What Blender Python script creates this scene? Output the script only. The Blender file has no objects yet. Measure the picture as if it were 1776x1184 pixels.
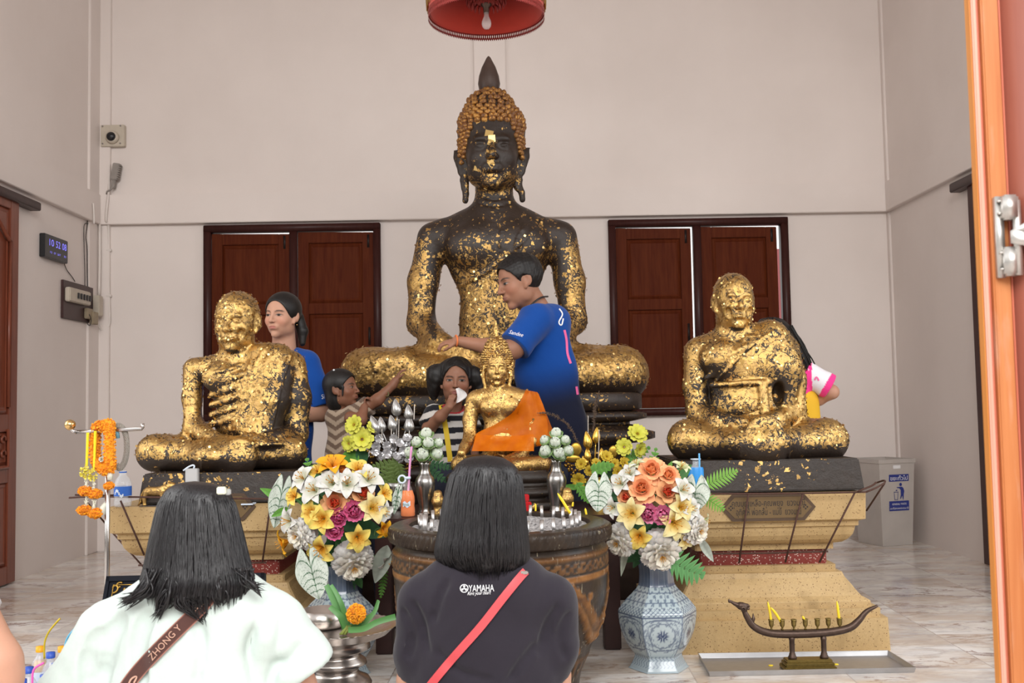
import bpy, bmesh, math, random
import numpy as np
from mathutils import Vector, Matrix, Quaternion
SC = bpy.context.scene
COL = SC.collection
PI = math.pi
# ------------------------------------------------------------------ camera, sky, light, exposure
W, H = 1776, 1184
FPX = 1785.5
YAW, PITCH, ROLL = 0.0082, 0.0609, -0.0182
CAMZ = 1.08
_cy, _sy, _cp, _sp = math.cos(YAW), math.sin(YAW), math.cos(PITCH), math.sin(PITCH)
FWD = Vector((_sy * _cp, _cy * _cp, _sp)); _rt = Vector((_cy, -_sy, 0)); _up = _rt.cross(FWD)
RGT = math.cos(ROLL) * _rt + math.sin(ROLL) * _up
UPV = -math.sin(ROLL) * _rt + math.cos(ROLL) * _up
cam = bpy.data.cameras.new('camera'); camo = bpy.data.objects.new('camera', cam); COL.objects.link(camo)
cam.sensor_width = 36; cam.lens = FPX / W * 36; cam.clip_start = .05; cam.clip_end = 200
camo.matrix_world = Matrix(((RGT.x, UPV.x, -FWD.x, 0), (RGT.y, UPV.y, -FWD.y, 0), (RGT.z, UPV.z, -FWD.z, CAMZ), (0, 0, 0, 1)))
cam.dof.use_dof = True; cam.dof.focus_distance = 4.6; cam.dof.aperture_fstop = 10
SC.camera = camo
SC.view_settings.view_transform = 'Standard'; SC.view_settings.look = 'None'; SC.view_settings.gamma = 1
SC.view_settings.use_curve_mapping = False
SC.view_settings.exposure = 0.10
wld = bpy.data.worlds.new('sky'); SC.world = wld; wld.use_nodes = True
_n = wld.node_tree; _n.nodes.clear()
_o = _n.nodes.new('ShaderNodeOutputWorld'); _b = _n.nodes.new('ShaderNodeBackground')
_tc = _n.nodes.new('ShaderNodeTexCoord'); _sx = _n.nodes.new('ShaderNodeSeparateXYZ'); _r = _n.nodes.new('ShaderNodeValToRGB')
_mr = _n.nodes.new('ShaderNodeMapRange'); _mr.inputs[1].default_value = -1; _mr.inputs[2].default_value = 1
_n.links.new(_tc.outputs['Generated'], _sx.inputs[0]); _n.links.new(_sx.outputs[2], _mr.inputs[0])
_n.links.new(_mr.outputs[0], _r.inputs[0]); _n.links.new(_r.outputs[0], _b.inputs[0]); _n.links.new(_b.outputs[0], _o.inputs[0])
_e = _r.color_ramp.elements
_e[0].position = 0; _e[0].color = (.20, .18, .165, 1); _e[1].position = 1; _e[1].color = (.95, .97, 1, 1)
for _p, _c in ((.49, (.19, .17, .155, 1)), (.53, (.22, .21, .19, 1)), (.60, (.50, .50, .48, 1)), (.68, (1, 1, 1, 1))):
    _x = _e.new(_p); _x.color = _c
_b.inputs[1].default_value = 1.30
# the sky is whitest low behind the hall
_mx = _n.nodes.new('ShaderNodeMix'); _mx.data_type = 'RGBA'; _my = _n.nodes.new('ShaderNodeMapRange'); _my.inputs[1].default_value = .55; _my.inputs[2].default_value = .8
_mz = _n.nodes.new('ShaderNodeMapRange'); _mz.inputs[1].default_value = .0; _mz.inputs[2].default_value = .06; _mm = _n.nodes.new('ShaderNodeMath'); _mm.operation = 'MULTIPLY'
_n.links.new(_sx.outputs[1], _my.inputs[0]); _n.links.new(_sx.outputs[2], _mz.inputs[0]); _n.links.new(_my.outputs[0], _mm.inputs[0]); _n.links.new(_mz.outputs[0], _mm.inputs[1])
_n.links.new(_mm.outputs[0], _mx.inputs[0]); _n.links.new(_r.outputs[0], _mx.inputs[6]); _mx.inputs[7].default_value = (1, .99, .97, 1); _n.links.new(_mx.outputs[2], _b.inputs[0])
def area_light(name, loc, rot, sx, sy, power, col):
    L = bpy.data.lights.new(name, 'AREA'); L.shape = 'RECTANGLE'; L.size = sx; L.size_y = sy; L.energy = power; L.color = col
    o = bpy.data.objects.new(name, L); COL.objects.link(o); o.location = loc; o.rotation_euler = rot; return o
# daylight of the open forecourt behind the camera, above and in front of the open hall
area_light('forecourt_daylight', (0.6, -2.6, 4.6), (math.radians(58), 0, 0), 7, 3, 520, (1, .985, .96))

# added area lamps outside the unseen side openings, brightening the side walls
area_light('added_side_fill', (-5.2, 3.2, 2.6), (0, math.radians(-84), 0), 3.2, 3.2, 95, (1, .985, .97))
area_light('added_side_fill', (5.1, 3.2, 2.6), (0, math.radians(84), 0), 3.2, 3.2, 95, (.97, .985, 1))

# ------------------------------------------------------------------ helpers
def at(px, py, Y):
    """the point of the world at depth Y that the photograph shows at a pixel"""
    d = FWD * FPX + RGT * (px - W / 2) - UPV * (py - H / 2)
    return Vector((d.x * Y / d.y, Y, CAMZ + d.z * Y / d.y))
def mpp(Y): return Y / FPX
def A3(v): return np.array((v[0], v[1], v[2]), dtype=np.float64)
def empty(name, loc, label=None, cat=None, group=None):
    o = bpy.data.objects.new(name, None); COL.objects.link(o); o.location = loc; o.empty_display_size = .05
    tag(o, label, cat, group); return o
def tag(o, label=None, cat=None, group=None, kind=None):
    if label: o['label'] = label
    if cat: o['category'] = cat
    if group: o['group'] = group
    if kind: o['kind'] = kind
    return o
def origin_of(p):
    t = Vector((0, 0, 0))
    while p is not None:
        t = t + Vector(p.location); p = p.parent
    return t
def link_mesh(name, me, mat=None, parent=None, smooth=True):
    o = bpy.data.objects.new(name, me); COL.objects.link(o)
    if mat is not None:
        for m in (mat if isinstance(mat, (list, tuple)) else [mat]): me.materials.append(m)
    if parent is not None: o.parent = parent
    if smooth and len(me.polygons): me.polygons.foreach_set('use_smooth', np.ones(len(me.polygons), dtype=bool))
    return o
def mk(name, V, F, mat=None, parent=None, smooth=True, cols=None, attrs=None, world=True, mi=None):
    """mesh object from verts (world coordinates when world) and faces"""
    V = np.asarray(V, dtype=np.float64).reshape(-1, 3)
    if parent is not None and world: V = V - A3(origin_of(parent))
    me = bpy.data.meshes.new(name)
    if isinstance(F, np.ndarray) and F.ndim == 2 and len(F):
        n, k = F.shape
        me.vertices.add(len(V)); me.vertices.foreach_set('co', V.astype(np.float32).ravel())
        me.loops.add(n * k); me.loops.foreach_set('vertex_index', F.astype(np.int32).ravel())
        me.polygons.add(n); me.polygons.foreach_set('loop_start', (np.arange(n) * k).astype(np.int32))
        me.update(calc_edges=True)
    else:
        me.from_pydata([tuple(v) for v in V], [], [tuple(int(i) for i in f) for f in F]); me.update()
    if cols is not None:
        c = np.asarray(cols, dtype=np.float32); c = np.hstack([c, np.ones((len(c), 1), np.float32)]) if c.shape[1] == 3 else c
        a = me.color_attributes.new('tint', 'FLOAT_COLOR', 'POINT'); a.data.foreach_set('color', c.ravel())
    for k, v in (attrs or {}).items():
        a = me.attributes.new(k, 'FLOAT', 'POINT'); a.data.foreach_set('value', np.asarray(v, dtype=np.float32))
    o = link_mesh(name, me, mat, parent, smooth)
    if mi is not None: me.polygons.foreach_set('material_index', np.asarray(mi, dtype=np.int32))
    return o
class MB:
    """collects shapes for ONE mesh object"""
    def __init__(s): s.v = []; s.f = []; s.n = 0; s.c = []
    def add(s, V, F, col=None):
        V = np.asarray(V, dtype=np.float64).reshape(-1, 3); s.v.append(V)
        s.f += [tuple(int(i) + s.n for i in f) for f in F]; s.n += len(V)
        c = np.ones((len(V), 3)) if col is None else np.broadcast_to(np.asarray(col, dtype=float), (len(V), 3)); s.c.append(c); return s
    def box(s, a, b, col=None):
        x0, y0, z0 = a; x1, y1, z1 = b
        return s.add([(x0, y0, z0), (x1, y0, z0), (x1, y1, z0), (x0, y1, z0), (x0, y0, z1), (x1, y0, z1), (x1, y1, z1), (x0, y1, z1)],
                     [(3, 2, 1, 0), (4, 5, 6, 7), (0, 1, 5, 4), (1, 2, 6, 5), (2, 3, 7, 6), (3, 0, 4, 7)], col)
    def bbox(s, a, b, r=.004, col=None):
        """box with chamfered edges along every side"""
        bm = bmesh.new(); bmesh.ops.create_cube(bm, size=1)
        a = Vector(a); b = Vector(b); c = (a + b) / 2; d = b - a
        for v in bm.verts: v.co = Vector((v.co.x * d.x, v.co.y * d.y, v.co.z * d.z)) + c
        bmesh.ops.bevel(bm, geom=bm.edges[:], offset=min(r, min(d) * .45), segments=2, affect='EDGES')
        return s.bm(bm, col)
    def bm(s, bm, col=None):
        bm.verts.index_update(); s.add([v.co[:] for v in bm.verts], [[v.index for v in f.verts] for f in bm.faces], col); bm.free(); return s
    def lathe(s, prof, seg=32, c=(0, 0, 0), col=None, cap=True, axis='z', sx=1, sy=1, a0=0):
        V = []; F = []
        for r, z in prof:
            for i in range(seg):
                t = a0 + 2 * PI * i / seg; V.append((c[0] + r * math.cos(t) * sx, c[1] + r * math.sin(t) * sy, c[2] + z))
        for j in range(len(prof) - 1):
            for i in range(seg):
                k = (i + 1) % seg; F.append((j * seg + i, j * seg + k, (j + 1) * seg + k, (j + 1) * seg + i))
        if cap:
            F.append(tuple(range(seg))[::-1]); F.append(tuple((len(prof) - 1) * seg + i for i in range(seg)))
        return s.add(V, F, col)
    def tube(s, pts, r, seg=8, col=None, closed=False):
        V, F = tube_geo(pts, r, seg, closed); return s.add(V, F, col)
    def grid(s, P, col=None, wrap=False):
        P = np.asarray(P, dtype=float); n, m = P.shape[:2]; F = []
        for i in range(n - 1):
            for j in range(m if wrap else m - 1):
                k = (j + 1) % m; F.append((i * m + j, i * m + k, (i + 1) * m + k, (i + 1) * m + j))
        if col is not None and np.ndim(col) == 3: col = np.asarray(col).reshape(-1, 3)
        return s.add(P.reshape(-1, 3), F, col)
    def prism(s, poly, t, M=None, col=None):
        """closed outline in x,z extruded along y by t"""
        n = len(poly); V = [(x, 0, z) for x, z in poly] + [(x, t, z) for x, z in poly]
        F = [tuple(range(n)), tuple(range(2 * n - 1, n - 1, -1))] + [(i, i + n, (i + 1) % n + n, (i + 1) % n) for i in range(n)]
        V = np.array(V)
        if M is not None: V = xf(V, M)
        return s.add(V, F, col)
    def build(s, name, mat=None, parent=None, smooth=True, world=True, tint=False, **kw):
        V = np.vstack(s.v); return mk(name, V, s.f, mat, parent, smooth, cols=np.vstack(s.c) if tint else None, world=world, **kw)
    def xform(s, M, i0=0):
        for i in range(i0, len(s.v)): s.v[i] = xf(s.v[i], M)
        return s
def xf(V, M):
    M = np.array(M); return np.asarray(V) @ M[:3, :3].T + M[:3, 3]
def tube_geo(pts, r, seg=8, closed=False):
    P = np.asarray([A3(p) for p in pts]); n = len(P); R = np.broadcast_to(np.asarray(r, dtype=float), (n,))
    if closed: T = np.roll(P, -1, 0) - np.roll(P, 1, 0)
    else: T = np.gradient(P, axis=0)
    T /= np.linalg.norm(T, axis=1)[:, None] + 1e-12
    ref = np.array((0, 0, 1.)) if abs(T[0][2]) < .9 else np.array((1., 0, 0))
    u = np.cross(T[0], ref); u /= np.linalg.norm(u); V = []
    for i in range(n):
        u = u - T[i] * (u @ T[i]); u /= np.linalg.norm(u) + 1e-12; w = np.cross(T[i], u)
        for k in range(seg):
            a = 2 * PI * k / seg; V.append(P[i] + R[i] * (u * math.cos(a) + w * math.sin(a)))
    F = [(i * seg + k, i * seg + (k + 1) % seg, (i + 1) * seg + (k + 1) % seg, (i + 1) * seg + k) for i in range(n - 1) for k in range(seg)]
    if closed: F += [((n - 1) * seg + k, (n - 1) * seg + (k + 1) % seg, (k + 1) % seg, k) for k in range(seg)]
    else: F += [tuple(range(seg))[::-1], tuple((n - 1) * seg + k for k in range(seg))]
    return np.array(V), F
def spline(pts, n=24):
    """smooth curve through points (Catmull-Rom)"""
    P = np.asarray([np.asarray(tuple(p), dtype=float) for p in pts]); m = len(P)
    Q = np.vstack([2 * P[0] - P[1], P, 2 * P[-1] - P[-2]]); out = []
    for t in np.linspace(0, m - 1 - 1e-9, n):
        i = int(t); f = t - i; a, b, c, d = Q[i:i + 4]
        out.append(.5 * (2 * b + (c - a) * f + (2 * a - 5 * b + 4 * c - d) * f * f + (3 * b - a - 3 * c + d) * f ** 3))
    return np.array(out)
def copy_tree(o, parent=None):
    c = o.copy(); COL.objects.link(c)
    if parent is not None: c.parent = parent
    for ch in list(o.children): copy_tree(ch, c)
    return c
def frame(fwd, up=(0, 0, 1)):
    """rotation matrix whose y axis looks along fwd, z near up"""
    y = Vector(fwd).normalized(); x = y.cross(Vector(up)).normalized(); z = x.cross(y)
    return Matrix((x, y, z)).transposed()
def toM(R, loc): return Matrix.Translation(Vector(loc)) @ R.to_4x4()
def text_geo(body, size=1.0, extrude=.0, font=None, align='CENTER'):
    cu = bpy.data.curves.new('writing', 'FONT'); cu.body = body; cu.size = size; cu.extrude = extrude; cu.align_x = align; cu.align_y = 'CENTER'
    cu.resolution_u = 3
    o = bpy.data.objects.new('writing', cu); COL.objects.link(o)
    dg = bpy.context.evaluated_depsgraph_get(); me = o.evaluated_get(dg).to_mesh()
    V = np.array([v.co[:] for v in me.vertices]).reshape(-1, 3); F = [tuple(p.vertices) for p in me.polygons]
    o.evaluated_get(dg).to_mesh_clear(); bpy.data.objects.remove(o); bpy.data.curves.remove(cu); return V, F

# ------------------------------------------------------------------ sculpting: signed distances on a grid, turned into one surface
class SDF:
    def __init__(s, lo, hi, h):
        s.lo = np.asarray(lo, dtype=np.float64); s.h = h
        s.n = np.ceil((np.asarray(hi) - s.lo) / h).astype(int) + 1
        s.d = np.full(s.n, 1.0, dtype=np.float32)
    def twin(s):
        t = SDF.__new__(SDF); t.lo, t.h, t.n = s.lo, s.h, s.n; t.d = np.full(s.n, 1.0, dtype=np.float32); return t
    def _sl(s, lo, hi):
        a = np.clip(np.floor((lo - s.lo) / s.h).astype(int), 0, s.n); b = np.clip(np.ceil((hi - s.lo) / s.h).astype(int) + 1, 0, s.n)
        if np.any(b <= a): return None
        sl = tuple(slice(a[i], b[i]) for i in range(3))
        g = [((np.arange(a[i], b[i]) * s.h) + s.lo[i]).astype(np.float32) for i in range(3)]
        return sl, g[0][:, None, None], g[1][None, :, None], g[2][None, None, :]
    def op(s, fn, lo, hi, k, mode):
        m = max(k, 2.5 * s.h) + s.h; r = s._sl(np.asarray(lo) - m, np.asarray(hi) + m)
        if r is None: return s
        sl, X, Y, Z = r; dn = fn(X, Y, Z); d = s.d[sl]
        if mode == 'u':
            if k > 0:
                q = np.clip(.5 + .5 * (d - dn) / k, 0, 1); s.d[sl] = d * (1 - q) + dn * q - k * q * (1 - q)
            else: s.d[sl] = np.minimum(d, dn)
        elif mode == 's':
            dn = -dn
            if k > 0:
                q = np.clip(.5 - .5 * (d - dn) / k, 0, 1); s.d[sl] = d * (1 - q) + dn * q + k * q * (1 - q)
            else: s.d[sl] = np.maximum(d, dn)
        return s
    def ell(s, c, r, k=.01, R=None, mode='u'):
        c = A3(c); r = np.broadcast_to(np.asarray(r, dtype=float), (3,)).astype(np.float32)
        Rm = None if R is None else np.array(R)[:3, :3]
        def fn(X, Y, Z):
            x, y, z = X - np.float32(c[0]), Y - np.float32(c[1]), Z - np.float32(c[2])
            if Rm is not None:
                x, y, z = (Rm[0, i] * x + Rm[1, i] * y + Rm[2, i] * z for i in range(3))
            a = np.sqrt((x / r[0]) ** 2 + (y / r[1]) ** 2 + (z / r[2]) ** 2)
            b = np.sqrt((x / r[0] ** 2) ** 2 + (y / r[1] ** 2) ** 2 + (z / r[2] ** 2) ** 2)
            return (a * (a - 1) / np.maximum(b, 1e-6)).astype(np.float32)
        e = r if Rm is None else np.abs(Rm) @ r
        return s.op(fn, c - e, c + e, k, mode)
    def cap(s, a, b, ra, rb=None, k=.01, mode='u', flat=None):
        """tapered limb from a to b; flat = (direction, factor) squeezes the section along a direction"""
        a = A3(a); b = A3(b); rb = ra if rb is None else rb; ab = b - a; L2 = float(ab @ ab) + 1e-12
        fd = None if flat is None else (A3(flat[0]) / np.linalg.norm(A3(flat[0])), flat[1])
        def fn(X, Y, Z):
            x, y, z = X - np.float32(a[0]), Y - np.float32(a[1]), Z - np.float32(a[2])
            t = np.clip((x * ab[0] + y * ab[1] + z * ab[2]) / L2, 0, 1)
            x, y, z = x - t * ab[0], y - t * ab[1], z - t * ab[2]
            q = x * x + y * y + z * z
            if fd is not None:
                p = x * fd[0][0] + y * fd[0][1] + z * fd[0][2]; q = q + p * p * (1 / fd[1] ** 2 - 1)
            return ((np.sqrt(q) - (ra + (rb - ra) * t)) * (1 if fd is None else min(1, fd[1]))).astype(np.float32)
        R = max(ra, rb); return s.op(fn, np.minimum(a, b) - R, np.maximum(a, b) + R, k, mode)
    def chain(s, pts, rs, k=.01, mode='u', flat=None):
        for i in range(len(pts) - 1): s.cap(pts[i], pts[i + 1], rs[i], rs[i + 1], k, mode, flat)
        return s
    def box(s, c, hf, rd=.01, k=.01, R=None, mode='u'):
        c = A3(c); hf = np.asarray(hf, dtype=float); Rm = np.eye(3) if R is None else np.array(R)[:3, :3]
        def fn(X, Y, Z):
            x, y, z = X - np.float32(c[0]), Y - np.float32(c[1]), Z - np.float32(c[2])
            q = [np.abs(Rm[0, i] * x + Rm[1, i] * y + Rm[2, i] * z) - np.float32(hf[i] - rd) for i in range(3)]
            o = np.sqrt(np.maximum(q[0], 0) ** 2 + np.maximum(q[1], 0) ** 2 + np.maximum(q[2], 0) ** 2)
            return (o + np.minimum(np.maximum(q[0], np.maximum(q[1], q[2])), 0) - rd).astype(np.float32)
        e = np.abs(Rm) @ hf; return s.op(fn, c - e, c + e, k, mode)
    def cut(s, p, n, k=0):
        """remove everything on the side n points to"""
        p = A3(p); n = A3(n) / np.linalg.norm(A3(n))
        X = (np.arange(s.n[0]) * s.h + s.lo[0])[:, None, None]; Y = (np.arange(s.n[1]) * s.h + s.lo[1])[None, :, None]; Z = (np.arange(s.n[2]) * s.h + s.lo[2])[None, None, :]
        dn = ((X - p[0]) * n[0] + (Y - p[1]) * n[1] + (Z - p[2]) * n[2]).astype(np.float32); s.d = np.maximum(s.d, dn); return s
    def merge(s, t, k=.01):
        if k > 0:
            q = np.clip(.5 + .5 * (s.d - t.d) / k, 0, 1); s.d = s.d * (1 - q) + t.d * q - k * q * (1 - q)
        else: s.d = np.minimum(s.d, t.d)
        return s
    def mesh(s, smooth=1):
        d = s.d; h = s.h; sg = d < 0
        sg[0] = sg[-1] = False; sg[:, 0] = sg[:, -1] = False; sg[:, :, 0] = sg[:, :, -1] = False
        cnt = np.zeros(np.array(d.shape) - 1, dtype=np.int8)
        for i in (0, 1):
            for j in (0, 1):
                for k in (0, 1): cnt += sg[i:d.shape[0] - 1 + i, j:d.shape[1] - 1 + j, k:d.shape[2] - 1 + k]
        act = np.argwhere((cnt > 0) & (cnt < 8)); N = len(act)
        idx = np.full(cnt.shape, -1, dtype=np.int32); idx[tuple(act.T)] = np.arange(N)
        acc = np.zeros((N, 3)); num = np.zeros(N)
        cs = [(i, j, k) for i in (0, 1) for j in (0, 1) for k in (0, 1)]
        for A in range(8):
            for B in range(A + 1, 8):
                ca, cb = np.array(cs[A]), np.array(cs[B])
                if np.abs(ca - cb).sum() != 1: continue
                ia, ib = tuple((act + ca).T), tuple((act + cb).T); m = sg[ia] != sg[ib]
                da, db = d[ia], d[ib]; t = np.clip(da / np.where(np.abs(da - db) < 1e-9, 1e-9, da - db), 0.02, .98)
                p = act + ca + t[:, None] * (cb - ca); acc[m] += p[m]; num[m] += 1
        V = acc / num[:, None] * h + s.lo; Fs = []
        for ax in range(3):
            sh = [slice(None)] * 3; sh2 = [slice(None)] * 3; sh[ax] = slice(0, -1); sh2[ax] = slice(1, None)
            a, b = sg[tuple(sh)], sg[tuple(sh2)]; e = np.argwhere(a != b); up = a[tuple(e.T)]
            o1, o2 = [(1, 2), (2, 0), (0, 1)][ax]; q = []
            for u, v in ((0, 0), (-1, 0), (-1, -1), (0, -1)):
                c = e.copy(); c[:, o1] += u; c[:, o2] += v; q.append(idx[tuple(c.T)])
            q = np.array(q).T; q[~up] = q[~up][:, ::-1]; Fs.append(q)
        F = np.vstack(Fs)
        for _ in range(smooth):
            S = np.zeros_like(V); c = np.zeros(len(V))
            for a, b in ((0, 1), (1, 2), (2, 3), (3, 0)):
                np.add.at(S, F[:, a], V[F[:, b]]); np.add.at(S, F[:, b], V[F[:, a]]); np.add.at(c, F[:, a], 1); np.add.at(c, F[:, b], 1)
            V = V * .5 + S / np.maximum(c, 1)[:, None] * .5
        return V, F
def normals(V, F):
    n = np.cross(V[F[:, 2]] - V[F[:, 0]], V[F[:, 3]] - V[F[:, 1]]); N = np.zeros_like(V)
    for i in range(4): np.add.at(N, F[:, i], n)
    return N / (np.linalg.norm(N, axis=1)[:, None] + 1e-12)
def sstep(a, b, x):
    t = np.clip((x - a) / (b - a), 0, 1); return t * t * (3 - 2 * t)

# ------------------------------------------------------------------ materials
def material(name):
    m = bpy.data.materials.new(name); m.use_nodes = True; nt = m.node_tree; return m, nt, nt.nodes['Principled BSDF']
def nn(nt, t, **kw):
    n = nt.nodes.new(t)
    for k, v in kw.items():
        if k.startswith('i_'): n.inputs[int(k[2:])].default_value = v
        else: setattr(n, k, v)
    return n
def math_n(nt, op, a, b=None, clamp=False):
    n = nt.nodes.new('ShaderNodeMath'); n.operation = op; n.use_clamp = clamp
    for i, x in enumerate((a, b)):
        if x is None: continue
        if isinstance(x, (int, float)): n.inputs[i].default_value = x
        else: nt.links.new(x, n.inputs[i])
    return n.outputs[0]
def mixc(nt, fac, a, b, mode='MIX'):
    n = nt.nodes.new('ShaderNodeMix'); n.data_type = 'RGBA'; n.blend_type = mode
    for i, x in ((0, fac), (6, a), (7, b)):
        if isinstance(x, (int, float)): n.inputs[i].default_value = x
        elif isinstance(x, tuple): n.inputs[i].default_value = (*x, 1) if len(x) == 3 else x
        else: nt.links.new(x, n.inputs[i])
    return n.outputs[2]
def ramp(nt, fac, stops):
    r = nt.nodes.new('ShaderNodeValToRGB'); e = r.color_ramp.elements
    while len(e) < len(stops): e.new(.5)
    for i, (p, c) in enumerate(stops):
        e[i].position = p; e[i].color = (*c, 1) if not isinstance(c, (int, float)) else (c, c, c, 1)
    nt.links.new(fac, r.inputs[0]); return r.outputs[0]
def noise(nt, vec, scale, detail=4, rough=.55, dist=0):
    n = nn(nt, 'ShaderNodeTexNoise'); n.inputs['Scale'].default_value = scale; n.inputs['Detail'].default_value = detail
    n.inputs['Roughness'].default_value = rough; n.inputs['Distortion'].default_value = dist
    if vec is not None: nt.links.new(vec, n.inputs['Vector'])
    return n.outputs[0]
def bump(nt, bs, h, strength=.3, dist=.01):
    b = nn(nt, 'ShaderNodeBump'); b.inputs['Strength'].default_value = strength; b.inputs['Distance'].default_value = dist
    nt.links.new(h, b.inputs['Height']); nt.links.new(b.outputs[0], bs.inputs['Normal']); return b
def objco(nt, scale=None, rot=None, loc=None):
    t = nn(nt, 'ShaderNodeTexCoord').outputs['Object']
    if scale is None and rot is None and loc is None: return t
    mp = nn(nt, 'ShaderNodeMapping'); nt.links.new(t, mp.inputs[0])
    if scale: mp.inputs['Scale'].default_value = scale
    if rot: mp.inputs['Rotation'].default_value = rot
    if loc: mp.inputs['Location'].default_value = loc
    return mp.outputs[0]
def plain(name, col, rough=.5, metal=0, spec=.5, nz=0, nscale=30, bmp=0, tint=False, trans=0, ior=1.45, alpha=1, sub=0, sheen=0, emit=None, coat=0, streak=None):
    """base colour with optional mottling, bump, per-vertex tint"""
    m, nt, bs = material(name); c = None
    bs.inputs['Roughness'].default_value = rough; bs.inputs['Metallic'].default_value = metal
    bs.inputs['Specular IOR Level'].default_value = spec; bs.inputs['IOR'].default_value = ior
    bs.inputs['Transmission Weight'].default_value = trans; bs.inputs['Alpha'].default_value = alpha
    if coat: bs.inputs['Coat Weight'].default_value = coat; bs.inputs['Coat Roughness'].default_value = .15
    if sheen: bs.inputs['Sheen Weight'].default_value = sheen
    if sub: bs.inputs['Subsurface Weight'].default_value = sub; bs.inputs['Subsurface Radius'].default_value = (.02, .008, .004); bs.inputs['Subsurface Scale'].default_value = 1
    base = (*col, 1); bs.inputs['Base Color'].default_value = base
    if tint:
        c = nn(nt, 'ShaderNodeVertexColor', layer_name='tint').outputs[0]
    if nz or bmp:
        v = objco(nt, streak) if streak else objco(nt); f = noise(nt, v, nscale)
    if nz:
        lo = math_n(nt, 'MULTIPLY_ADD', f, 2 * nz); nt.nodes[-1].inputs[2].default_value = 1 - nz
        g = nn(nt, 'ShaderNodeCombineColor')
        for i in range(3): nt.links.new(lo, g.inputs[i])
        c = mixc(nt, 1.0, c if c is not None else base, g.outputs[0], 'MULTIPLY')
    if c is not None: nt.links.new(c, bs.inputs['Base Color'])
    if bmp: bump(nt, bs, f, bmp, .006)
    if emit: bs.inputs['Emission Color'].default_value = (*emit[0], 1); bs.inputs['Emission Strength'].default_value = emit[1]
    return m
def m_gold(name, base=(.028, .017, .012), gold=(.83, .55, .17), size=55, rough=.3, tilt=.55, base_rough=.28):
    """dark lacquer almost or partly covered with square gold leaves; attribute cov = how covered"""
    m, nt, bs = material(name); co = objco(nt)
    cov = nn(nt, 'ShaderNodeAttribute', attribute_name='cov').outputs['Fac']
    wob = noise(nt, co, 60, 2); mask = None; tl = None
    for i, (sc, rot, lo, jit) in enumerate(((size, (.5, .3, .9), (0, 0, 0), .8), (size * 1.22, (1.1, .2, .4), (3, 1, 2), .9), (size * .85, (.2, 1.3, 2.1), (7, 4, 1), .9))):
        mp = nn(nt, 'ShaderNodeMapping'); nt.links.new(co, mp.inputs[0]); mp.inputs['Rotation'].default_value = rot; mp.inputs['Location'].default_value = lo
        v = nn(nt, 'ShaderNodeTexVoronoi', distance='CHEBYCHEV'); v.inputs['Scale'].default_value = sc; v.inputs['Randomness'].default_value = jit
        nt.links.new(mp.outputs[0], v.inputs['Vector'])
        sep = nn(nt, 'ShaderNodeSeparateColor'); nt.links.new(v.outputs['Color'], sep.inputs[0])
        on = math_n(nt, 'LESS_THAN', sep.outputs[0], cov)
        rad = math_n(nt, 'MULTIPLY_ADD', wob, .16); nt.nodes[-1].inputs[2].default_value = .42
        sq = math_n(nt, 'LESS_THAN', v.outputs['Distance'], rad); f = math_n(nt, 'MULTIPLY', on, sq)
        if mask is None: mask = f; tl = v.outputs['Color']
        else:
            tl = mixc(nt, f, tl, v.outputs['Color']); mask = math_n(nt, 'MAXIMUM', mask, f)
    # where leaf lies thick, cracks only
    ck = nn(nt, 'ShaderNodeTexNoise'); ck.inputs['Scale'].default_value = 26; ck.inputs['Detail'].default_value = 8; ck.inputs['Roughness'].default_value = .72; nt.links.new(co, ck.inputs['Vector'])
    thick = math_n(nt, 'ADD', ck.outputs[0], cov); thick = math_n(nt, 'GREATER_THAN', thick, 1.30)
    mask = math_n(nt, 'MAXIMUM', mask, thick)
    rd = nn(nt, 'ShaderNodeTexNoise'); rd.inputs['Scale'].default_value = size * .42; rd.inputs['Detail'].default_value = 5; rd.inputs['Roughness'].default_value = .62; rd.inputs['Distortion'].default_value = .8; nt.links.new(co, rd.inputs['Vector'])
    big = noise(nt, co, 7, 3); rg = math_n(nt, 'ABSOLUTE', math_n(nt, 'SUBTRACT', rd.outputs[0], .5))
    lim = math_n(nt, 'MULTIPLY', math_n(nt, 'SUBTRACT', 1.10, cov), math_n(nt, 'MULTIPLY', math_n(nt, 'SUBTRACT', big, .30, True), .35))
    mask = math_n(nt, 'MULTIPLY', mask, math_n(nt, 'GREATER_THAN', rg, lim))
    hue = noise(nt, co, 9, 3); sp = nn(nt, 'ShaderNodeSeparateColor'); nt.links.new(tl, sp.inputs[0])
    g2 = mixc(nt, hue, tuple(c * .72 for c in gold), tuple(min(1, c * 1.12) for c in gold))
    g2 = mixc(nt, math_n(nt, 'MULTIPLY', sp.outputs[1], .45), g2, (gold[0] * 1.1, gold[1] * 1.12, gold[2] * 1.6))
    db = mixc(nt, noise(nt, co, 14, 5), base, (base[0] * 2.6, base[1] * 2.2, base[2] * 1.7))
    nt.links.new(mixc(nt, mask, db, g2), bs.inputs['Base Color']); nt.links.new(math_n(nt, 'MULTIPLY', mask, .92), bs.inputs['Metallic'])
    rr = nn(nt, 'ShaderNodeMapRange'); nt.links.new(mask, rr.inputs[0]); rr.inputs[3].default_value = base_rough; rr.inputs[4].default_value = rough; nt.links.new(rr.outputs[0], bs.inputs['Roughness'])
    # every leaf lies at its own small angle
    sub = nn(nt, 'ShaderNodeVectorMath', operation='SUBTRACT'); nt.links.new(tl, sub.inputs[0]); sub.inputs[1].default_value = (.5, .5, .5)
    ms = nn(nt, 'ShaderNodeVectorMath', operation='SCALE'); nt.links.new(sub.outputs[0], ms.inputs[0]); nt.links.new(math_n(nt, 'MULTIPLY', mask, tilt), ms.inputs['Scale'])
    bp = nn(nt, 'ShaderNodeBump'); bp.inputs['Strength'].default_value = .5; bp.inputs['Distance'].default_value = .006
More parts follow.
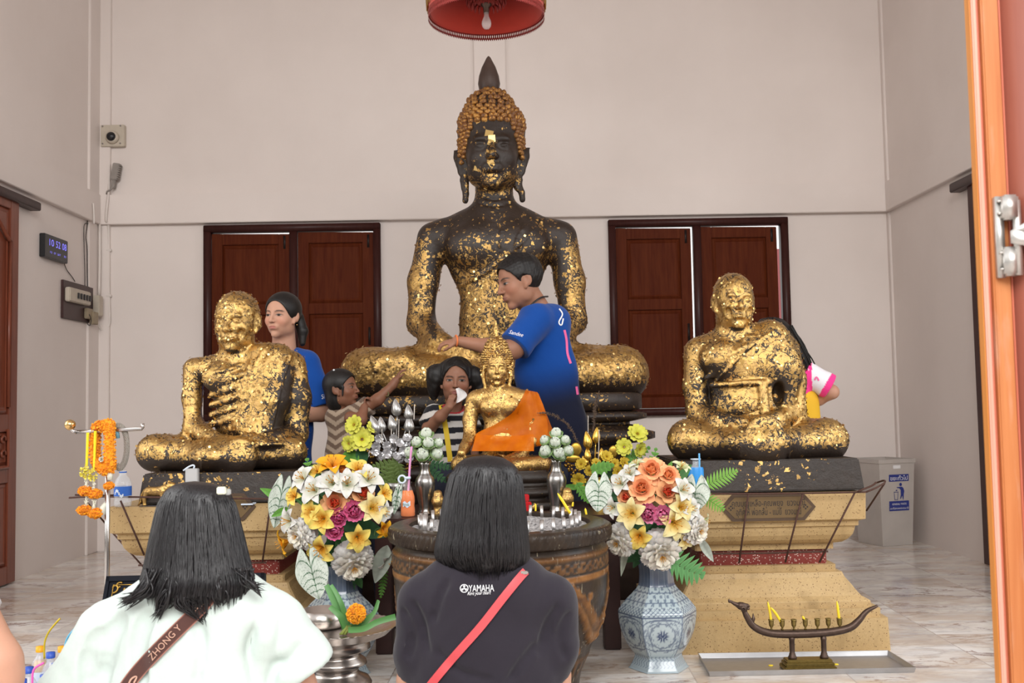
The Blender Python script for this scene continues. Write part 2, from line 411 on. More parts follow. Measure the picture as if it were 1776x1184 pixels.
    hh = math_n(nt, 'ADD', math_n(nt, 'MULTIPLY', mask, .5), math_n(nt, 'MULTIPLY', ck.outputs[0], 1.7)); nt.links.new(hh, bp.inputs['Height'])
    ad = nn(nt, 'ShaderNodeVectorMath', operation='ADD'); nt.links.new(bp.outputs[0], ad.inputs[0]); nt.links.new(ms.outputs[0], ad.inputs[1])
    nr = nn(nt, 'ShaderNodeVectorMath', operation='NORMALIZE'); nt.links.new(ad.outputs[0], nr.inputs[0]); nt.links.new(nr.outputs[0], bs.inputs['Normal'])
    return m
def leaf_flakes(name, V, F, cov, n, size, parent, mat, rng, lift=.4):
    """loose squares of gold leaf standing off the surface"""
    N = normals(V, F); fc = V[F].mean(1); c = cov[F].mean(1)
    p = np.clip(c, 0, 1) ** 1.5; p /= p.sum(); pick = rng.choice(len(F), size=n, p=p)
    P = fc[pick] + rng.normal(0, size * .3, (n, 3)); nr = N[F[pick, 0]] + rng.normal(0, lift, (n, 3)) * .5; nr /= np.linalg.norm(nr, axis=1)[:, None]
    t = np.cross(nr, rng.normal(size=(n, 3))); t /= np.linalg.norm(t, axis=1)[:, None]; b = np.cross(nr, t)
    sz = size * rng.uniform(.55, 1.15, n)[:, None]; P = P + nr * size * .08
    Q = [P + (t * a + b * c) * sz * .5 + nr * sz * rng.uniform(-.05, .22, (n, 1)) for a, c in ((-1, -1), (1, -1), (1, 1), (-1, 1))]
    VV = np.stack(Q, 1).reshape(-1, 3); FF = np.arange(4 * n).reshape(n, 4)
    o = mk(name, VV, FF, mat, parent, smooth=False); o['kind'] = 'stuff'; o['label'] = 'loose squares of gold leaf'; return o
# ------------------------------------------------------------------ the hall
XL, XR, YB = -3.19, 3.08, 8.10
def atX(px, py, X):
    d = FWD * FPX + RGT * (px - W / 2) - UPV * (py - H / 2); t = X / d.x
    return Vector((X, d.y * t, CAMZ + d.z * t))
def atZ(px, py, Z=0.0):
    d = FWD * FPX + RGT * (px - W / 2) - UPV * (py - H / 2); t = (Z - CAMZ) / d.z
    return Vector((d.x * t, d.y * t, Z))
def struct(o, label=None):
    o['kind'] = 'structure'
    if label: o['label'] = label
    return o
def m_wall():
    m, nt, bs = material('plaster'); co = objco(nt); f = noise(nt, co, 1.3, 5); g = noise(nt, co, 90, 3)
    st = noise(nt, objco(nt, (6, 6, .5)), 1.2, 4)
    c = ramp(nt, f, [(.3, (.69, .62, .585)), (.7, (.745, .675, .64))])
    c = mixc(nt, math_n(nt, 'MULTIPLY', st, .1), c, (.58, .5, .44))
    nt.links.new(c, bs.inputs['Base Color']); bs.inputs['Roughness'].default_value = .6; bump(nt, bs, g, .08, .004); return m
M_WALL = m_wall()
def m_floor():
    m, nt, bs = material('marble')
    co = objco(nt)
    t = nn(nt, 'ShaderNodeTexBrick', offset=0, squash=1); t.inputs['Scale'].default_value = 1; t.inputs['Mortar Size'].default_value = .003
    t.inputs['Brick Width'].default_value = .6; t.inputs['Row Height'].default_value = .6; t.inputs['Color1'].default_value = (0, 0, 0, 1); t.inputs['Color2'].default_value = (1, 1, 1, 1); t.inputs['Mortar'].default_value = (.5, .5, .5, 1)
    mp0 = nn(nt, 'ShaderNodeMapping'); nt.links.new(co, mp0.inputs[0]); mp0.inputs['Rotation'].default_value = (0, 0, .03); nt.links.new(mp0.outputs[0], t.inputs['Vector'])
    mp = nn(nt, 'ShaderNodeMapping'); nt.links.new(co, mp.inputs[0]); mp.inputs['Scale'].default_value = (1, 2.3, 1); mp.inputs['Rotation'].default_value = (0, 0, .22)
    off = nn(nt, 'ShaderNodeVectorMath', operation='MULTIPLY_ADD'); nt.links.new(t.outputs['Color'], off.inputs[0]); off.inputs[1].default_value = (4, 7, 3); nt.links.new(mp.outputs[0], off.inputs[2])
    v = off.outputs[0]
    warp = nn(nt, 'ShaderNodeTexNoise'); warp.inputs['Scale'].default_value = 2; warp.inputs['Detail'].default_value = 6; nt.links.new(v, warp.inputs['Vector'])
    va = nn(nt, 'ShaderNodeVectorMath', operation='MULTIPLY_ADD'); nt.links.new(warp.outputs['Color'], va.inputs[0]); va.inputs[1].default_value = (.7, .7, .7); nt.links.new(v, va.inputs[2]); v2 = va.outputs[0]
    cloud = noise(nt, v2, 1.4, 6)
    base = ramp(nt, cloud, [(.32, (.50, .47, .45)), (.48, (.68, .63, .58)), (.6, (.77, .745, .72)), (.75, (.60, .585, .59))])
    def veins(vec, sc, w, det=8):
        n = noise(nt, vec, sc, det, .6); a = math_n(nt, 'ABSOLUTE', math_n(nt, 'SUBTRACT', n, .5)); return math_n(nt, 'SUBTRACT', 1, math_n(nt, 'DIVIDE', a, w), clamp=True)
    w1 = math_n(nt, 'MULTIPLY', veins(v2, 1.3, .020), math_n(nt, 'GREATER_THAN', noise(nt, v, 1.1, 3), .47))
    c = mixc(nt, math_n(nt, 'MULTIPLY', w1, .85), base, (.20, .10, .07))
    c = mixc(nt, math_n(nt, 'MULTIPLY', veins(va.outputs[0], 2.7, .045), .45), c, (.33, .31, .32))
    w3 = math_n(nt, 'MULTIPLY', veins(v, .7, .06), .6); c = mixc(nt, w3, c, (.50, .38, .28))
    c = mixc(nt, math_n(nt, 'MULTIPLY', t.outputs['Fac'], .45), c, (.30, .26, .23))
    nt.links.new(c, bs.inputs['Base Color']); bs.inputs['Roughness'].default_value = .16; bs.inputs['Specular IOR Level'].default_value = .5
    return m
M_FLOOR = m_floor()
def m_wood(name, a, b, rough=.35, sc=(3, 3, .25), coat=.2, n=14, wear=None, spec=.4):
    m, nt, bs = material(name); co = objco(nt, sc); f = noise(nt, co, n, 8, .6, .6); g = noise(nt, objco(nt), 3, 4)
    c = ramp(nt, f, [(.3, a), (.7, b)]); c = mixc(nt, math_n(nt, 'MULTIPLY', g, .35), c, tuple(x * .6 for x in a))
    if wear: c = mixc(nt, ramp(nt, noise(nt, objco(nt, (4, 4, .6)), 5, 6), [(.55, 0.), (.68, .75)]), c, wear)
    nt.links.new(c, bs.inputs['Base Color']); bs.inputs['Roughness'].default_value = rough; bs.inputs['Coat Weight'].default_value = coat; bs.inputs['Specular IOR Level'].default_value = spec; bs.inputs['Coat Roughness'].default_value = .25
    bump(nt, bs, f, .12, .003); return m
M_DOORW = m_wood('door_wood', (.155, .036, .017), (.245, .066, .033), .4)
M_SHUT = m_wood('shutter_wood', (.070, .012, .004), (.115, .026, .008), .55, coat=.0, spec=.06)
M_FRAME = m_wood('frame_wood', (.036, .009, .007), (.055, .016, .013), .42, coat=.05, spec=.25)
M_ORANGE = m_wood('worn_orange_wood', (.50, .16, .05), (.66, .27, .10), .45, (6, 6, .18), .1, 12, (.62, .38, .27))
M_OCHRE = m_wood('ochre_wood', (.60, .21, .04), (.70, .30, .08), .4, (6, 6, .2))
M_SALMON = m_wood('salmon_wood', (.72, .36, .26), (.80, .46, .36), .45, (6, 6, .2))
M_REDW = m_wood('red_wood', (.58, .15, .085), (.66, .20, .12), .45, (6, 6, .2))
M_BRICKW = m_wood('painted_red_door', (.34, .10, .066), (.38, .125, .085), .4, (6, 6, .3), .1)
M_STEEL = plain('galvanised', (.55, .53, .50), .42, .85, nz=.25, nscale=60)
def quad_wall(name, V, mat=M_WALL):
    return struct(mk(name, V, [(0, 1, 2, 3)], mat, smooth=False))
ZC = 4.9
fl = struct(mk('floor', [(-9, -4, 0), (9, -4, 0), (9, 8.4, 0), (-9, 8.4, 0), (-9, -4, -.1), (9, -4, -.1), (9, 8.4, -.1), (-9, 8.4, -.1)], [(0, 1, 2, 3), (7, 6, 5, 4), (0, 4, 5, 1), (1, 5, 6, 2), (2, 6, 7, 3), (3, 7, 4, 0)], M_FLOOR, smooth=False))
def slab(name, a, b, mat=M_WALL): return struct(MB().box(a, b).build(name, mat, smooth=False))
slab('ceiling', (XL - .2, 1.2, ZC), (XR + .2, 8.4, ZC + .1))
# side walls: solid beside the back wall, unseen openings added further forward to let light in
for nm_, a_, b_ in (('wall_left', XL - .15, XL), ('wall_right', XR, XR + .15)):
    struct(MB().box((a_, 5.0, 0), (b_, 8.3, ZC)).box((a_, 1.7, 4.0), (b_, 5.0, ZC)).box((a_, 1.7, 0), (b_, 1.95, 4.0)).build(nm_, M_WALL, smooth=False))
# back wall with two window openings
WIN = []
for (x0, x1, y0, y1) in ((353, 659, 386, 731), (1063, 1366, 376, 722)):
    a = at(x0, y1, 8.06); b = at(x1, y0, 8.06); WIN.append((a.x, b.x, a.z, b.z))
mb = MB(); (a0, a1, az0, az1), (b0, b1, bz0, bz1) = WIN; E_ = .02
for x0, x1, z0, z1 in ((XL, a0 + E_, 0, ZC), (a0 + E_, a1 - E_, 0, az0 + E_), (a0 + E_, a1 - E_, az1 - E_, ZC), (a1 - E_, b0 + E_, 0, ZC), (b0 + E_, b1 - E_, 0, bz0 + E_), (b0 + E_, b1 - E_, bz1 - E_, ZC), (b1 - E_, XR, 0, ZC)):
    mb.box((x0, YB, z0), (x1, YB + .15, z1))
struct(mb.build('wall_back', M_WALL, smooth=False))
ZT, ZB_ = 2.783, 2.549
struct(MB().bbox((XL, YB - .06, ZB_), (XR, YB + .01, ZT), .004).build('trim_1', M_WALL, smooth=False), 'raised plaster band along the back wall')
struct(MB().bbox((XL - .01, 5.0, ZB_), (XL + .04, YB - .06, ZT), .004).build('trim_2', M_WALL, smooth=False), 'raised plaster band along the left wall')
struct(MB().bbox((XR - .04, 5.0, ZB_), (XR + .01, YB - .06, ZT), .004).build('trim_3', M_WALL, smooth=False), 'raised plaster band along the right wall')
struct(MB().bbox((XL - .01, YB - .22, 0), (XL + .018, YB + .01, ZC), .004).build('trim_4', M_WALL, smooth=False), 'corner pilaster on the left')
struct(MB().bbox((XL, YB - .03, 0), (XL + .10, YB + .01, ZC), .004).build('trim_5', M_WALL, smooth=False), 'corner pilaster strip by the white pipes')
p1 = at(1534, 200, 8.05)
struct(MB().bbox((p1.x, YB - .05, 0), (XR + .01, YB + .01, ZC), .004).build('trim_6', M_WALL, smooth=False), 'corner pilaster on the right')
q0, q1 = at(822, 120, 8.07), at(877, 120, 8.07)
struct(MB().bbox((q0.x, YB - .035, ZT - .01), (q1.x, YB + .01, ZC), .004).build('trim_7', M_WALL, smooth=False), 'shallow pilaster above the seated statue')
# shutters
def panel_leaf(x0, x1, z0, z1, yf, th, cuts, st=.05, mat=M_SHUT, arch=False):
    """a leaf of stiles and rails with sunk bevelled panels, facing -y; cuts = heights between the panels"""
    mb = MB(); zs = [z0] + list(cuts) + [z1]
    mb.box((x0, yf + th * .45, z0), (x1, yf + th, z1))
    mb.bbox((x0, yf, z0), (x0 + st, yf + th * .5, z1), .003); mb.bbox((x1 - st, yf, z0), (x1, yf + th * .5, z1), .003)
    for z in zs:
        a = max(z0, z - st / 2 if z not in (z0, z1) else (z if z == z0 else z - st)); b = min(z1, a + st)
        mb.bbox((x0 + st, yf, a), (x1 - st, yf + th * .5, b), .003)
    for a, b in zip(zs[:-1], zs[1:]):
        a2 = a + (st if a == z0 else st / 2); b2 = b - (st if b == z1 else st / 2); m = .022
        V = [(x0 + st, yf + th * .42, a2), (x1 - st, yf + th * .42, a2), (x1 - st, yf + th * .42, b2), (x0 + st, yf + th * .42, b2)]
        V += [(x0 + st + m, yf + th * .15, a2 + m), (x1 - st - m, yf + th * .15, a2 + m), (x1 - st - m, yf + th * .15, b2 - m), (x0 + st + m, yf + th * .15, b2 - m)]
        V += [(x0 + st + m * 1.5, yf + th * .28, a2 + m * 1.5), (x1 - st - m * 1.5, yf + th * .28, a2 + m * 1.5), (x1 - st - m * 1.5, yf + th * .28, b2 - m * 1.5), (x0 + st + m * 1.5, yf + th * .28, b2 - m * 1.5)]
        mb.add(V, [(0, 1, 5, 4), (1, 2, 6, 5), (2, 3, 7, 6), (3, 0, 4, 7), (4, 5, 9, 8), (5, 6, 10, 9), (6, 7, 11, 10), (7, 4, 8, 11), (8, 9, 10, 11)])
    return mb
M_DARKIRON = plain('dark_iron', (.03, .02, .018), .5, .6)
for wi, (x0, x1, z0, z1) in enumerate(WIN):
    w = empty('window_%d' % (wi + 1), ((x0 + x1) / 2, YB, z0), 'brown wooden shutters with pairs of sunk panels, ' + ('behind the bald gilded statue on the left' if wi == 0 else 'on the right, daylight in its gaps')); struct(w)
    fw = .055; xm = at(509 if wi == 0 else 1213, 550, 8.06).x
    mb = MB()
    mb.bbox((x0, YB - .05, z0), (x0 + fw, YB + .045, z1), .004).bbox((x1 - fw, YB - .05, z0), (x1, YB + .045, z1), .004)
    mb.bbox((x0, YB - .052, z1 - fw), (x1, YB + .045, z1), .004).bbox((x0 - .0, YB - .055, z0), (x1, YB + .12, z0 + fw), .004)
    mb.build('window_frame', M_FRAME, w); MB().bbox((xm - .03, YB - .045, z0 + fw), (xm + .03, YB + .02, z1 - fw), .004).build('mullion', M_FRAME, w)
    for li, (a, b) in enumerate(((x0 + fw, xm - .03), (xm + .03, x1 - fw))):
        g = .004; gl = gr = .003
        if wi == 1 and li == 0: gr = .017
        if wi == 1 and li == 1: gr = .032
        gt = .014 if not (wi == 0 and li == 1) else .010
        mb = panel_leaf(a + gl, b - gr, z0 + fw + .004, z1 - fw - gt, YB - .02, .04, [z0 + (z1 - z0) * .565], .085)
        # the tops hang a little out of square
        V = np.vstack(mb.v); 
        for k in range(len(mb.v)):
            vv = mb.v[k]; vv[:, 2] += np.where(vv[:, 2] > z1 - fw - gt - .01, (vv[:, 0] - (a + b) / 2) / (b - a) * -.010, 0)
        lf = mb.build('shutter', M_SHUT, w, smooth=False)
        hx = b - gr - .045
        bolt = MB()
        if li == 1 or wi == 0 or True:
            zc = z0 + (z1 - z0) * .42; bolt.bbox((hx, YB - .026, zc - .07), (hx + .018, YB - .008, zc + .07), .003).bbox((hx - .006, YB - .022, z1 - fw - .14), (hx + .018, YB - .008, z1 - fw - .03), .003)
        bolt.build('shutter_bolt', M_DARKIRON, lf)
# sliding doors on the side walls
def side_door(num, X, sgn, y0, y1, ztop, label, wood):
    d = empty('door_%d' % num, (X, (y0 + y1) / 2, 0), label); struct(d)
    mb = panel_leaf(y0, y1, .012, ztop, 0, .04, [.70, 1.02], .11)
    mb.v = [np.stack([X + sgn * (.045 - v[:, 1]) , v[:, 0], v[:, 2]], 1) for v in mb.v]
    mb.build('door_panel', wood, d, smooth=False)
    return d
r0 = atX(35, 332, XL + .05); rail0 = atX(68, 352, XL + .06); d0 = side_door(1, XL, 1, r0.y - .92, r0.y, 2.50, 'brown sliding door with arched and carved panels on the left wall', M_DOORW)
# arched molding and carved strip on the leaf
yc = r0.y - .11
arch = [(XL + .05, r0.y - .46, 2.36)] + [(XL + .05, r0.y - .46 + .335 * math.sin(a), 2.18 + .18 * math.cos(a) ** 3) for a in np.linspace(.2, PI / 2, 10)] + [(XL + .05, yc - .014, 1.12)]
MB().tube(arch, .014, 6).tube([(XL + .05, yc - .014, .98), (XL + .05, yc - .014, .74), (XL + .05, r0.y - .8, .74)], .012, 6).build('panel_molding', M_DOORW, d0)
cv = MB()
for i in range(4):
    for j in range(2):
        c = Vector((XL + .045, yc - .07 - i * .1, .82 + j * .09)); t = np.linspace(0, 5.5, 16)
        cv.tube([(c.x, c.y + (.038 - .006 * a) * math.cos(a), c.z + (.038 - .006 * a) * math.sin(a)) for a in t], .008, 6)
cv.build('carving', M_DOORW, d0)
MB().bbox((XL + .0, r0.y - 1.2, rail0.z - .055), (XL + .075, rail0.y, rail0.z), .005).build('door_rail', M_FRAME, d0)
r1 = atX(1678, 318, XR - .04); rail1 = atX(1650, 327, XR - .06)
d1 = side_door(2, XR, -1, r1.y - .95, r1.y, 2.50, 'dark brown sliding door on the right wall', M_FRAME)
MB().bbox((XR - .075, r1.y - 1.2, rail1.z - .03), (XR, rail1.y, rail1.z + .03), .005).build('door_rail', M_FRAME, d1)
# the open door leaf beside the camera: its grooved edge faces us
d2 = empty('door_3', (.72, 1.5, 0), 'open orange wooden door leaf close by, with a steel slide bolt'); struct(d2)
ang = math.radians(-62); uu = Vector((math.cos(ang), math.sin(ang), 0)); pp = Vector((uu.y, -uu.x, 0))  # along the leaf, out of its left face
e0 = at(1698, 592, 1.52); e0.z = 0
def dcol(px): v = at(px + 5, 592, 1.5); return v.x
def strip(name, pxa, pxb, ya, yb, mat, z0=.0, z1=3.2):
    a, b = dcol(pxa), dcol(pxb)
    return MB().bbox((a, ya, z0), (b, yb, z1), .002).build(name, mat, d2, smooth=False)
strip('edge_bead', 1706, 1709, 1.506, 1.523, M_OCHRE); strip('edge_lip', 1708.5, 1717, 1.503, 1.523, M_SALMON); strip('edge_groove', 1716.5, 1724, 1.508, 1.523, M_REDW)
strip('door_stile', 1723.5, 1754, 1.50, 1.523, M_ORANGE); strip('stile_lip', 1753.5, 1760, 1.503, 1.523, M_REDW)
xa = dcol(1759.5)
V = [(xa, 1.51, 0), (xa + .06, 1.35, 0), (xa + .3, .72, 0), (xa + .36, .76, 0), (xa + .06, 1.53, 0), (xa, 1.523, 0)]
n_ = len(V); V2 = V + [(x, y, 3.2) for x, y, z in V]
mk('door_panel', V2, [tuple(range(n_))[::-1], tuple(range(n_, 2 * n_))] + [(i, (i + 1) % n_, (i + 1) % n_ + n_, i + n_) for i in range(n_)], M_BRICKW, d2, smooth=False)
bz = at(1735, 410, 1.5).z; bx0, bx1 = dcol(1727), dcol(1753); zs_ = .115
bolt = MB().bbox((bx0, 1.49, bz - .062), (bx0 + .012, 1.5, bz + .058), .001)
bolt.bbox((bx0 + .006, 1.475, bz + .022), (bx1 + .006, 1.5, bz + .058), .003).bbox((bx0 + .006, 1.478, bz - .060), (bx1 + .008, 1.5, bz - .018), .003)
bolt.tube([(bx0 + .026, 1.482, bz - .06), (bx0 + .026, 1.482, bz + .05)], .006, 10)
bo = bolt.build('slide_bolt', M_STEEL, d2)
hs = MB(); c = Vector((bx1 + .016, 1.472, bz - .002))
pts = [(c.x + .015 * math.cos(a), c.z + .019 * math.sin(a)) for a in np.linspace(-2.2, 2.2, 14)] + [(c.x - .026, c.z + .006), (c.x - .026, c.z - .012)]
ring = [(c.x + .004 * math.cos(a), c.z + .006 * math.sin(a)) for a in np.linspace(-2.2, 2.2, 14)] + [(c.x - .003, c.z + .006), (c.x - .003, c.z - .006)]
n_ = len(pts); P = [(x, c.y, z) for x, z in pts] + [(x, c.y, z) for x, z in ring] + [(x, c.y + .003, z) for x, z in pts] + [(x, c.y + .003, z) for x, z in ring]
F = []
for i in range(n_):
    j = (i + 1) % n_; F += [(i, j, n_ + j, n_ + i), (2 * n_ + i, 3 * n_ + i, 3 * n_ + j, 2 * n_ + j), (i, 2 * n_ + i, 2 * n_ + j, j), (n_ + i, n_ + j, 3 * n_ + j, 3 * n_ + i)]
hs.add(P, F); hs.build('bolt_handle', M_STEEL, bo)
sc_ = MB()
for dz in (.05, .032, -.026, -.05): sc_.lathe([(0, -.002), (.0035, -.001), (.0035, .001), (0, .002)], 8, (bx0 + .004, 1.4875, bz + dz), sx=1, sy=1)
sc_.build('screw', M_STEEL, bo)

# a pink post outside shows through the widest shutter gap
w_ = at(1353, 460, 9.2); struct(MB().box((w_.x - .05, 9.1, 0), (w_.x + .14, 9.3, 2.42)).build('wall_post_outside', plain('pink_post', (.85, .30, .32), .7), smooth=False))
# ------------------------------------------------------------------ figures: shared anatomy
def march(S, o, d, n=400, step=None):
    """first point where rays from o (N,3) along d (N,3) enter the surface"""
    o = np.atleast_2d(np.asarray(o, dtype=float)); d = np.atleast_2d(np.asarray(d, dtype=float)); d = d / np.linalg.norm(d, axis=1)[:, None]
    t = np.zeros(len(o)); hit = np.zeros(len(o), bool); st = step or S.h * .6
    # jump to the grid box first
    lo, hi = S.lo, S.lo + (S.n - 1) * S.h
    with np.errstate(divide='ignore', invalid='ignore'):
        t1 = (lo - o) / d; t2 = (hi - o) / d
    t = np.maximum(0, np.nanmax(np.minimum(t1, t2), axis=1)); tend = np.nanmin(np.maximum(t1, t2), axis=1)
    while True:
        p = o + d * t[:, None]; i = np.clip(np.round((p - S.lo) / S.h).astype(int), 0, S.n - 1)
        v = S.d[i[:, 0], i[:, 1], i[:, 2]]; hit |= (v < 0) & (t < tend); go = ~hit & (t < tend)
        if not go.any(): break
        t[go] += st
    return o + d * t[:, None], hit
CAMP = np.array((0, 0, CAMZ))
from mathutils.bvhtree import BVHTree
def surf(V, F): return BVHTree.FromPolygons([tuple(v) for v in V], [tuple(int(i) for i in f) for f in F])
def front(S, px, py):
    """the visible surface point at a pixel"""
    if isinstance(S, BVHTree):
        d = (at(px, py, 5.0) - Vector(CAMP)).normalized(); h = S.ray_cast(Vector(CAMP), d); return h[0]
    q = at(px, py, 5.0); p, h = march(S, [CAMP], [A3(q) - CAMP]); return Vector(p[0]) if h[0] else None
def head(S, M, h, wide=1., jaw=1., nose=1., ear=1., brow=1., cheek=1., lips=1., k=1., old=0., eyes=True, chin=1., earz=0., flat_nose=1.):
    """head of height h (chin to crown); M places its middle, y looks forward, x to the figure's right hand"""
    R = M.to_3x3().normalized()
    def L(x, y, z): return M @ Vector((x * h * wide, y * h, z * h))
    def E(x, y, z, rx, ry, rz, kk=.05, mode='u', rot=None): S.ell(L(x, y, z), (rx * h * wide, ry * h, rz * h), kk * h * k, R if rot is None else R @ rot, mode)
    def C(a, b, ra, rb, kk=.04, mode='u', flat=None): S.cap(L(*a), L(*b), ra * h, rb * h, kk * h * k, mode, None if flat is None else (R @ Vector(flat[0]), flat[1]))
    E(0, -.07, .13, .345, .41, .37); E(0, .06, -.06, .305, .32, .40, .08)
    E(0, .11, -.27, .225 * jaw, .22, .20, .10); E(0, .285, -.425, .085 * jaw * chin, .075, .07 * chin, .08)
    for s in (-1, 1):
        E(s * .16, .23, -.12, .11 * cheek, .10, .10, .08); E(s * .20 * jaw, .02, -.28, .07, .12, .12, .08)
    C((-.17, .325, .085), (.17, .325, .085), .035 * brow, .035 * brow, .05); C((0, .34, .10), (0, .36, .02), .03, .03, .05)
    for s in (-1, 1):
        E(s * .135, .40, .015, .085, .075, .055, .05, 's')
        if eyes:
            E(s * .135, .315, .005, .075, .045, .042, .012)
            C((s * .065, .352, -.005), (s * .205, .330, -.002), .006, .006, .008, 's')
    C((0, .345, .07), (0, .445 * (1 if nose <= 1 else 1.02), -.115), .026 * nose, .044 * nose, .03)
    E(0, .43, -.13, .045 * nose, .045, .036 * nose, .025)
    for s in (-1, 1): E(s * .05 * nose, .395, -.135, .036 * nose, .045, .03, .02)
    E(0, .345, -.255, .12, .06, .07, .05)
    C((-.085, .356, -.243), (0, .384, -.232), .014 * lips, .019 * lips, .015); C((.085, .356, -.243), (0, .384, -.232), .014 * lips, .019 * lips, .015)
    C((-.065, .355, -.283), (.065, .355, -.283), .018 * lips, .018 * lips, .015); E(0, .362, -.283, .05, .03, .026 * lips, .015)
    C((-.10, .376, -.262), (0, .402, -.260), .006, .006, .008, 's'); C((.10, .376, -.262), (0, .402, -.260), .008, .008, .008, 's')
    E(0, .37, -.345, .06, .03, .025, .03, 's')
    if old:
        for s in (-1, 1):
            C((s * .075, .40, -.12), (s * .13, .365, -.25), .012 * old, .012 * old, .02, 's'); E(s * .19, .30, -.20, .05, .05, .08, .05, 's')
        for z in (.17, .22, .275): C((-.14, .35 - (z - .17) * .45, z), (.14, .35 - (z - .17) * .45, z), .006 * old, .006 * old, .01, 's')
    if ear:
        for s in (-1, 1):
            tilt = Matrix.Rotation(s * .42, 3, 'Z')
            E(s * .345, -.03, -.02 + earz, .035, .10, .145 * ear, .02, rot=tilt); C((s * .335, .01, -.12 * ear + earz), (s * .325, .03, -.17 * ear + earz), .04, .035, .02)
            E(s * .385, .0, -.01 + earz, .03, .05, .08 * ear, .015, 's', rot=tilt)
    return L, R
def hand(S, wrist, fwd, palm_n, size, curl=.5, spread=.1, thumb=1, k=.006, side=1, curls=None):
    """a hand: palm, four bent fingers of unequal length and a thumb leaving the palm's side.
    fwd = towards the fingertips, palm_n = out of the palm, side = +1/-1 which side the thumb is on; size = wrist to fingertip"""
    f = Vector(fwd).normalized(); n = Vector(palm_n); n = (n - f * n.dot(f)).normalized(); x = f.cross(n) * side; w = Vector(wrist); z = size
    def P(a, b, c): return w + x * a * z + f * b * z + n * c * z
    R = Matrix((x * side, f, n)).transposed()
    S.ell(P(0, .25, 0), (.20 * z, .28 * z, .075 * z), .03 * z, R); S.cap(P(-.02, -.05, 0), P(0, .15, 0), .10 * z, .13 * z, .05 * z, flat=(n, .65))
    ln = (.40, .46, .43, .33); xs = (.135, .045, -.045, -.13)
    for i in range(4):
        c = (curls[i] if curls else curl); L_ = ln[i] * z; b = P(xs[i], .46 - abs(i - 1.3) * .022, .0); a = 0; sp = spread * (xs[i] / .13)
        d0 = (f + x * sp).normalized(); r = (.052, .054, .051, .044)[i] * z; p = b
        for j, (ll, ca) in enumerate(((.45, .75), (.31, 1.05), (.24, .8))):
            a += c * ca; d = (d0 * math.cos(a) + n * math.sin(a)); q = p + d * L_ * ll
            S.cap(p, q, r * (1 - .07 * j), r * (.94 - .09 * j), k if j else .02 * z); p = q
    if thumb:
        b = P(.13, .10, .02); m = P(.235, .27, .06 + .05 * curl); t1 = m + (f * .72 + n * (.25 + .4 * curl) - x * .12).normalized() * .15 * z; t2 = t1 + (f * .75 + n * (.3 + .3 * curl) - x * .35 * curl).normalized() * .13 * z
        S.cap(b, m, .085 * z, .065 * z, .03 * z); S.cap(m, t1, .062 * z, .056 * z, k); S.cap(t1, t2, .056 * z, .042 * z, k)
    return S
class Fig:
    """pixel-and-depth drawing of a figure whose middle stands at depth Y0"""
    def __init__(s, Y0): s.Y = Y0; s.s = Y0 / FPX
    def P(s, x, y, w=0): return at(x, y, s.Y - w * s.s)
    def r(s, v): return v * s.s if not isinstance(v, (tuple, list)) else tuple(q * s.s for q in v)
    def bounds(s, x0, x1, y0, y1, w0, w1):
        c = [A3(s.P(x, y, w)) for x in (x0, x1) for y in (y0, y1) for w in (w0, w1)]; return np.min(c, 0), np.max(c, 0)
    def sdf(s, x0, x1, y0, y1, w0, w1, h): a, b = s.bounds(x0, x1, y0, y1, w0, w1); S = SDF(a, b, h); s.S = S; return S
    def ell(s, c, r, k=6, mode='u', R=None, S=None): (S or s.S).ell(s.P(*c), (r[0] * s.s, r[2] * s.s, r[1] * s.s), k * s.s, R, mode)   # r = across, up, deep
    def chain(s, pts, rs, k=6, mode='u', flat=None, S=None): (S or s.S).chain([s.P(*p) for p in pts], [q * s.s for q in rs], k * s.s, mode, flat)
    def ridge(s, pts, r, lift=0, k=1.5, n=20, S=None, mode='u'):
        """a raised line lying on the visible surface"""
        S_ = S or s.S; q = []
        for p in spline([(*p, 0) for p in pts], n):
            f = front(S_, p[0], p[1])
            if f is not None: q.append(f - (f - Vector(CAMP)).normalized() * lift * s.s)
        for a, b in zip(q[:-1], q[1:]):
            if (a - b).length < 40 * s.s: S_.cap(a, b, r * s.s, r * s.s, k * s.s, mode)
def px_of(V):
    """pixel coordinates of world points"""
    d = np.asarray(V) - CAMP; z = d @ A3(FWD); return W / 2 + FPX * (d @ A3(RGT)) / z, H / 2 - FPX * (d @ A3(UPV)) / z
def fbm(V, sc, seed=0):
    """cheap smooth noise from sums of sines, about -1..1"""
    r = np.random.default_rng(seed); out = 0; amp = 1; tot = 0
    for o in range(4):
        for _ in range(3):
            w = r.normal(size=3); w /= np.linalg.norm(w); out = out + amp * np.sin((V @ w) * sc * (2 ** o) * 6.28 + r.uniform(0, 6.28)); tot += amp
        amp *= .55
    return out / tot * 2.2
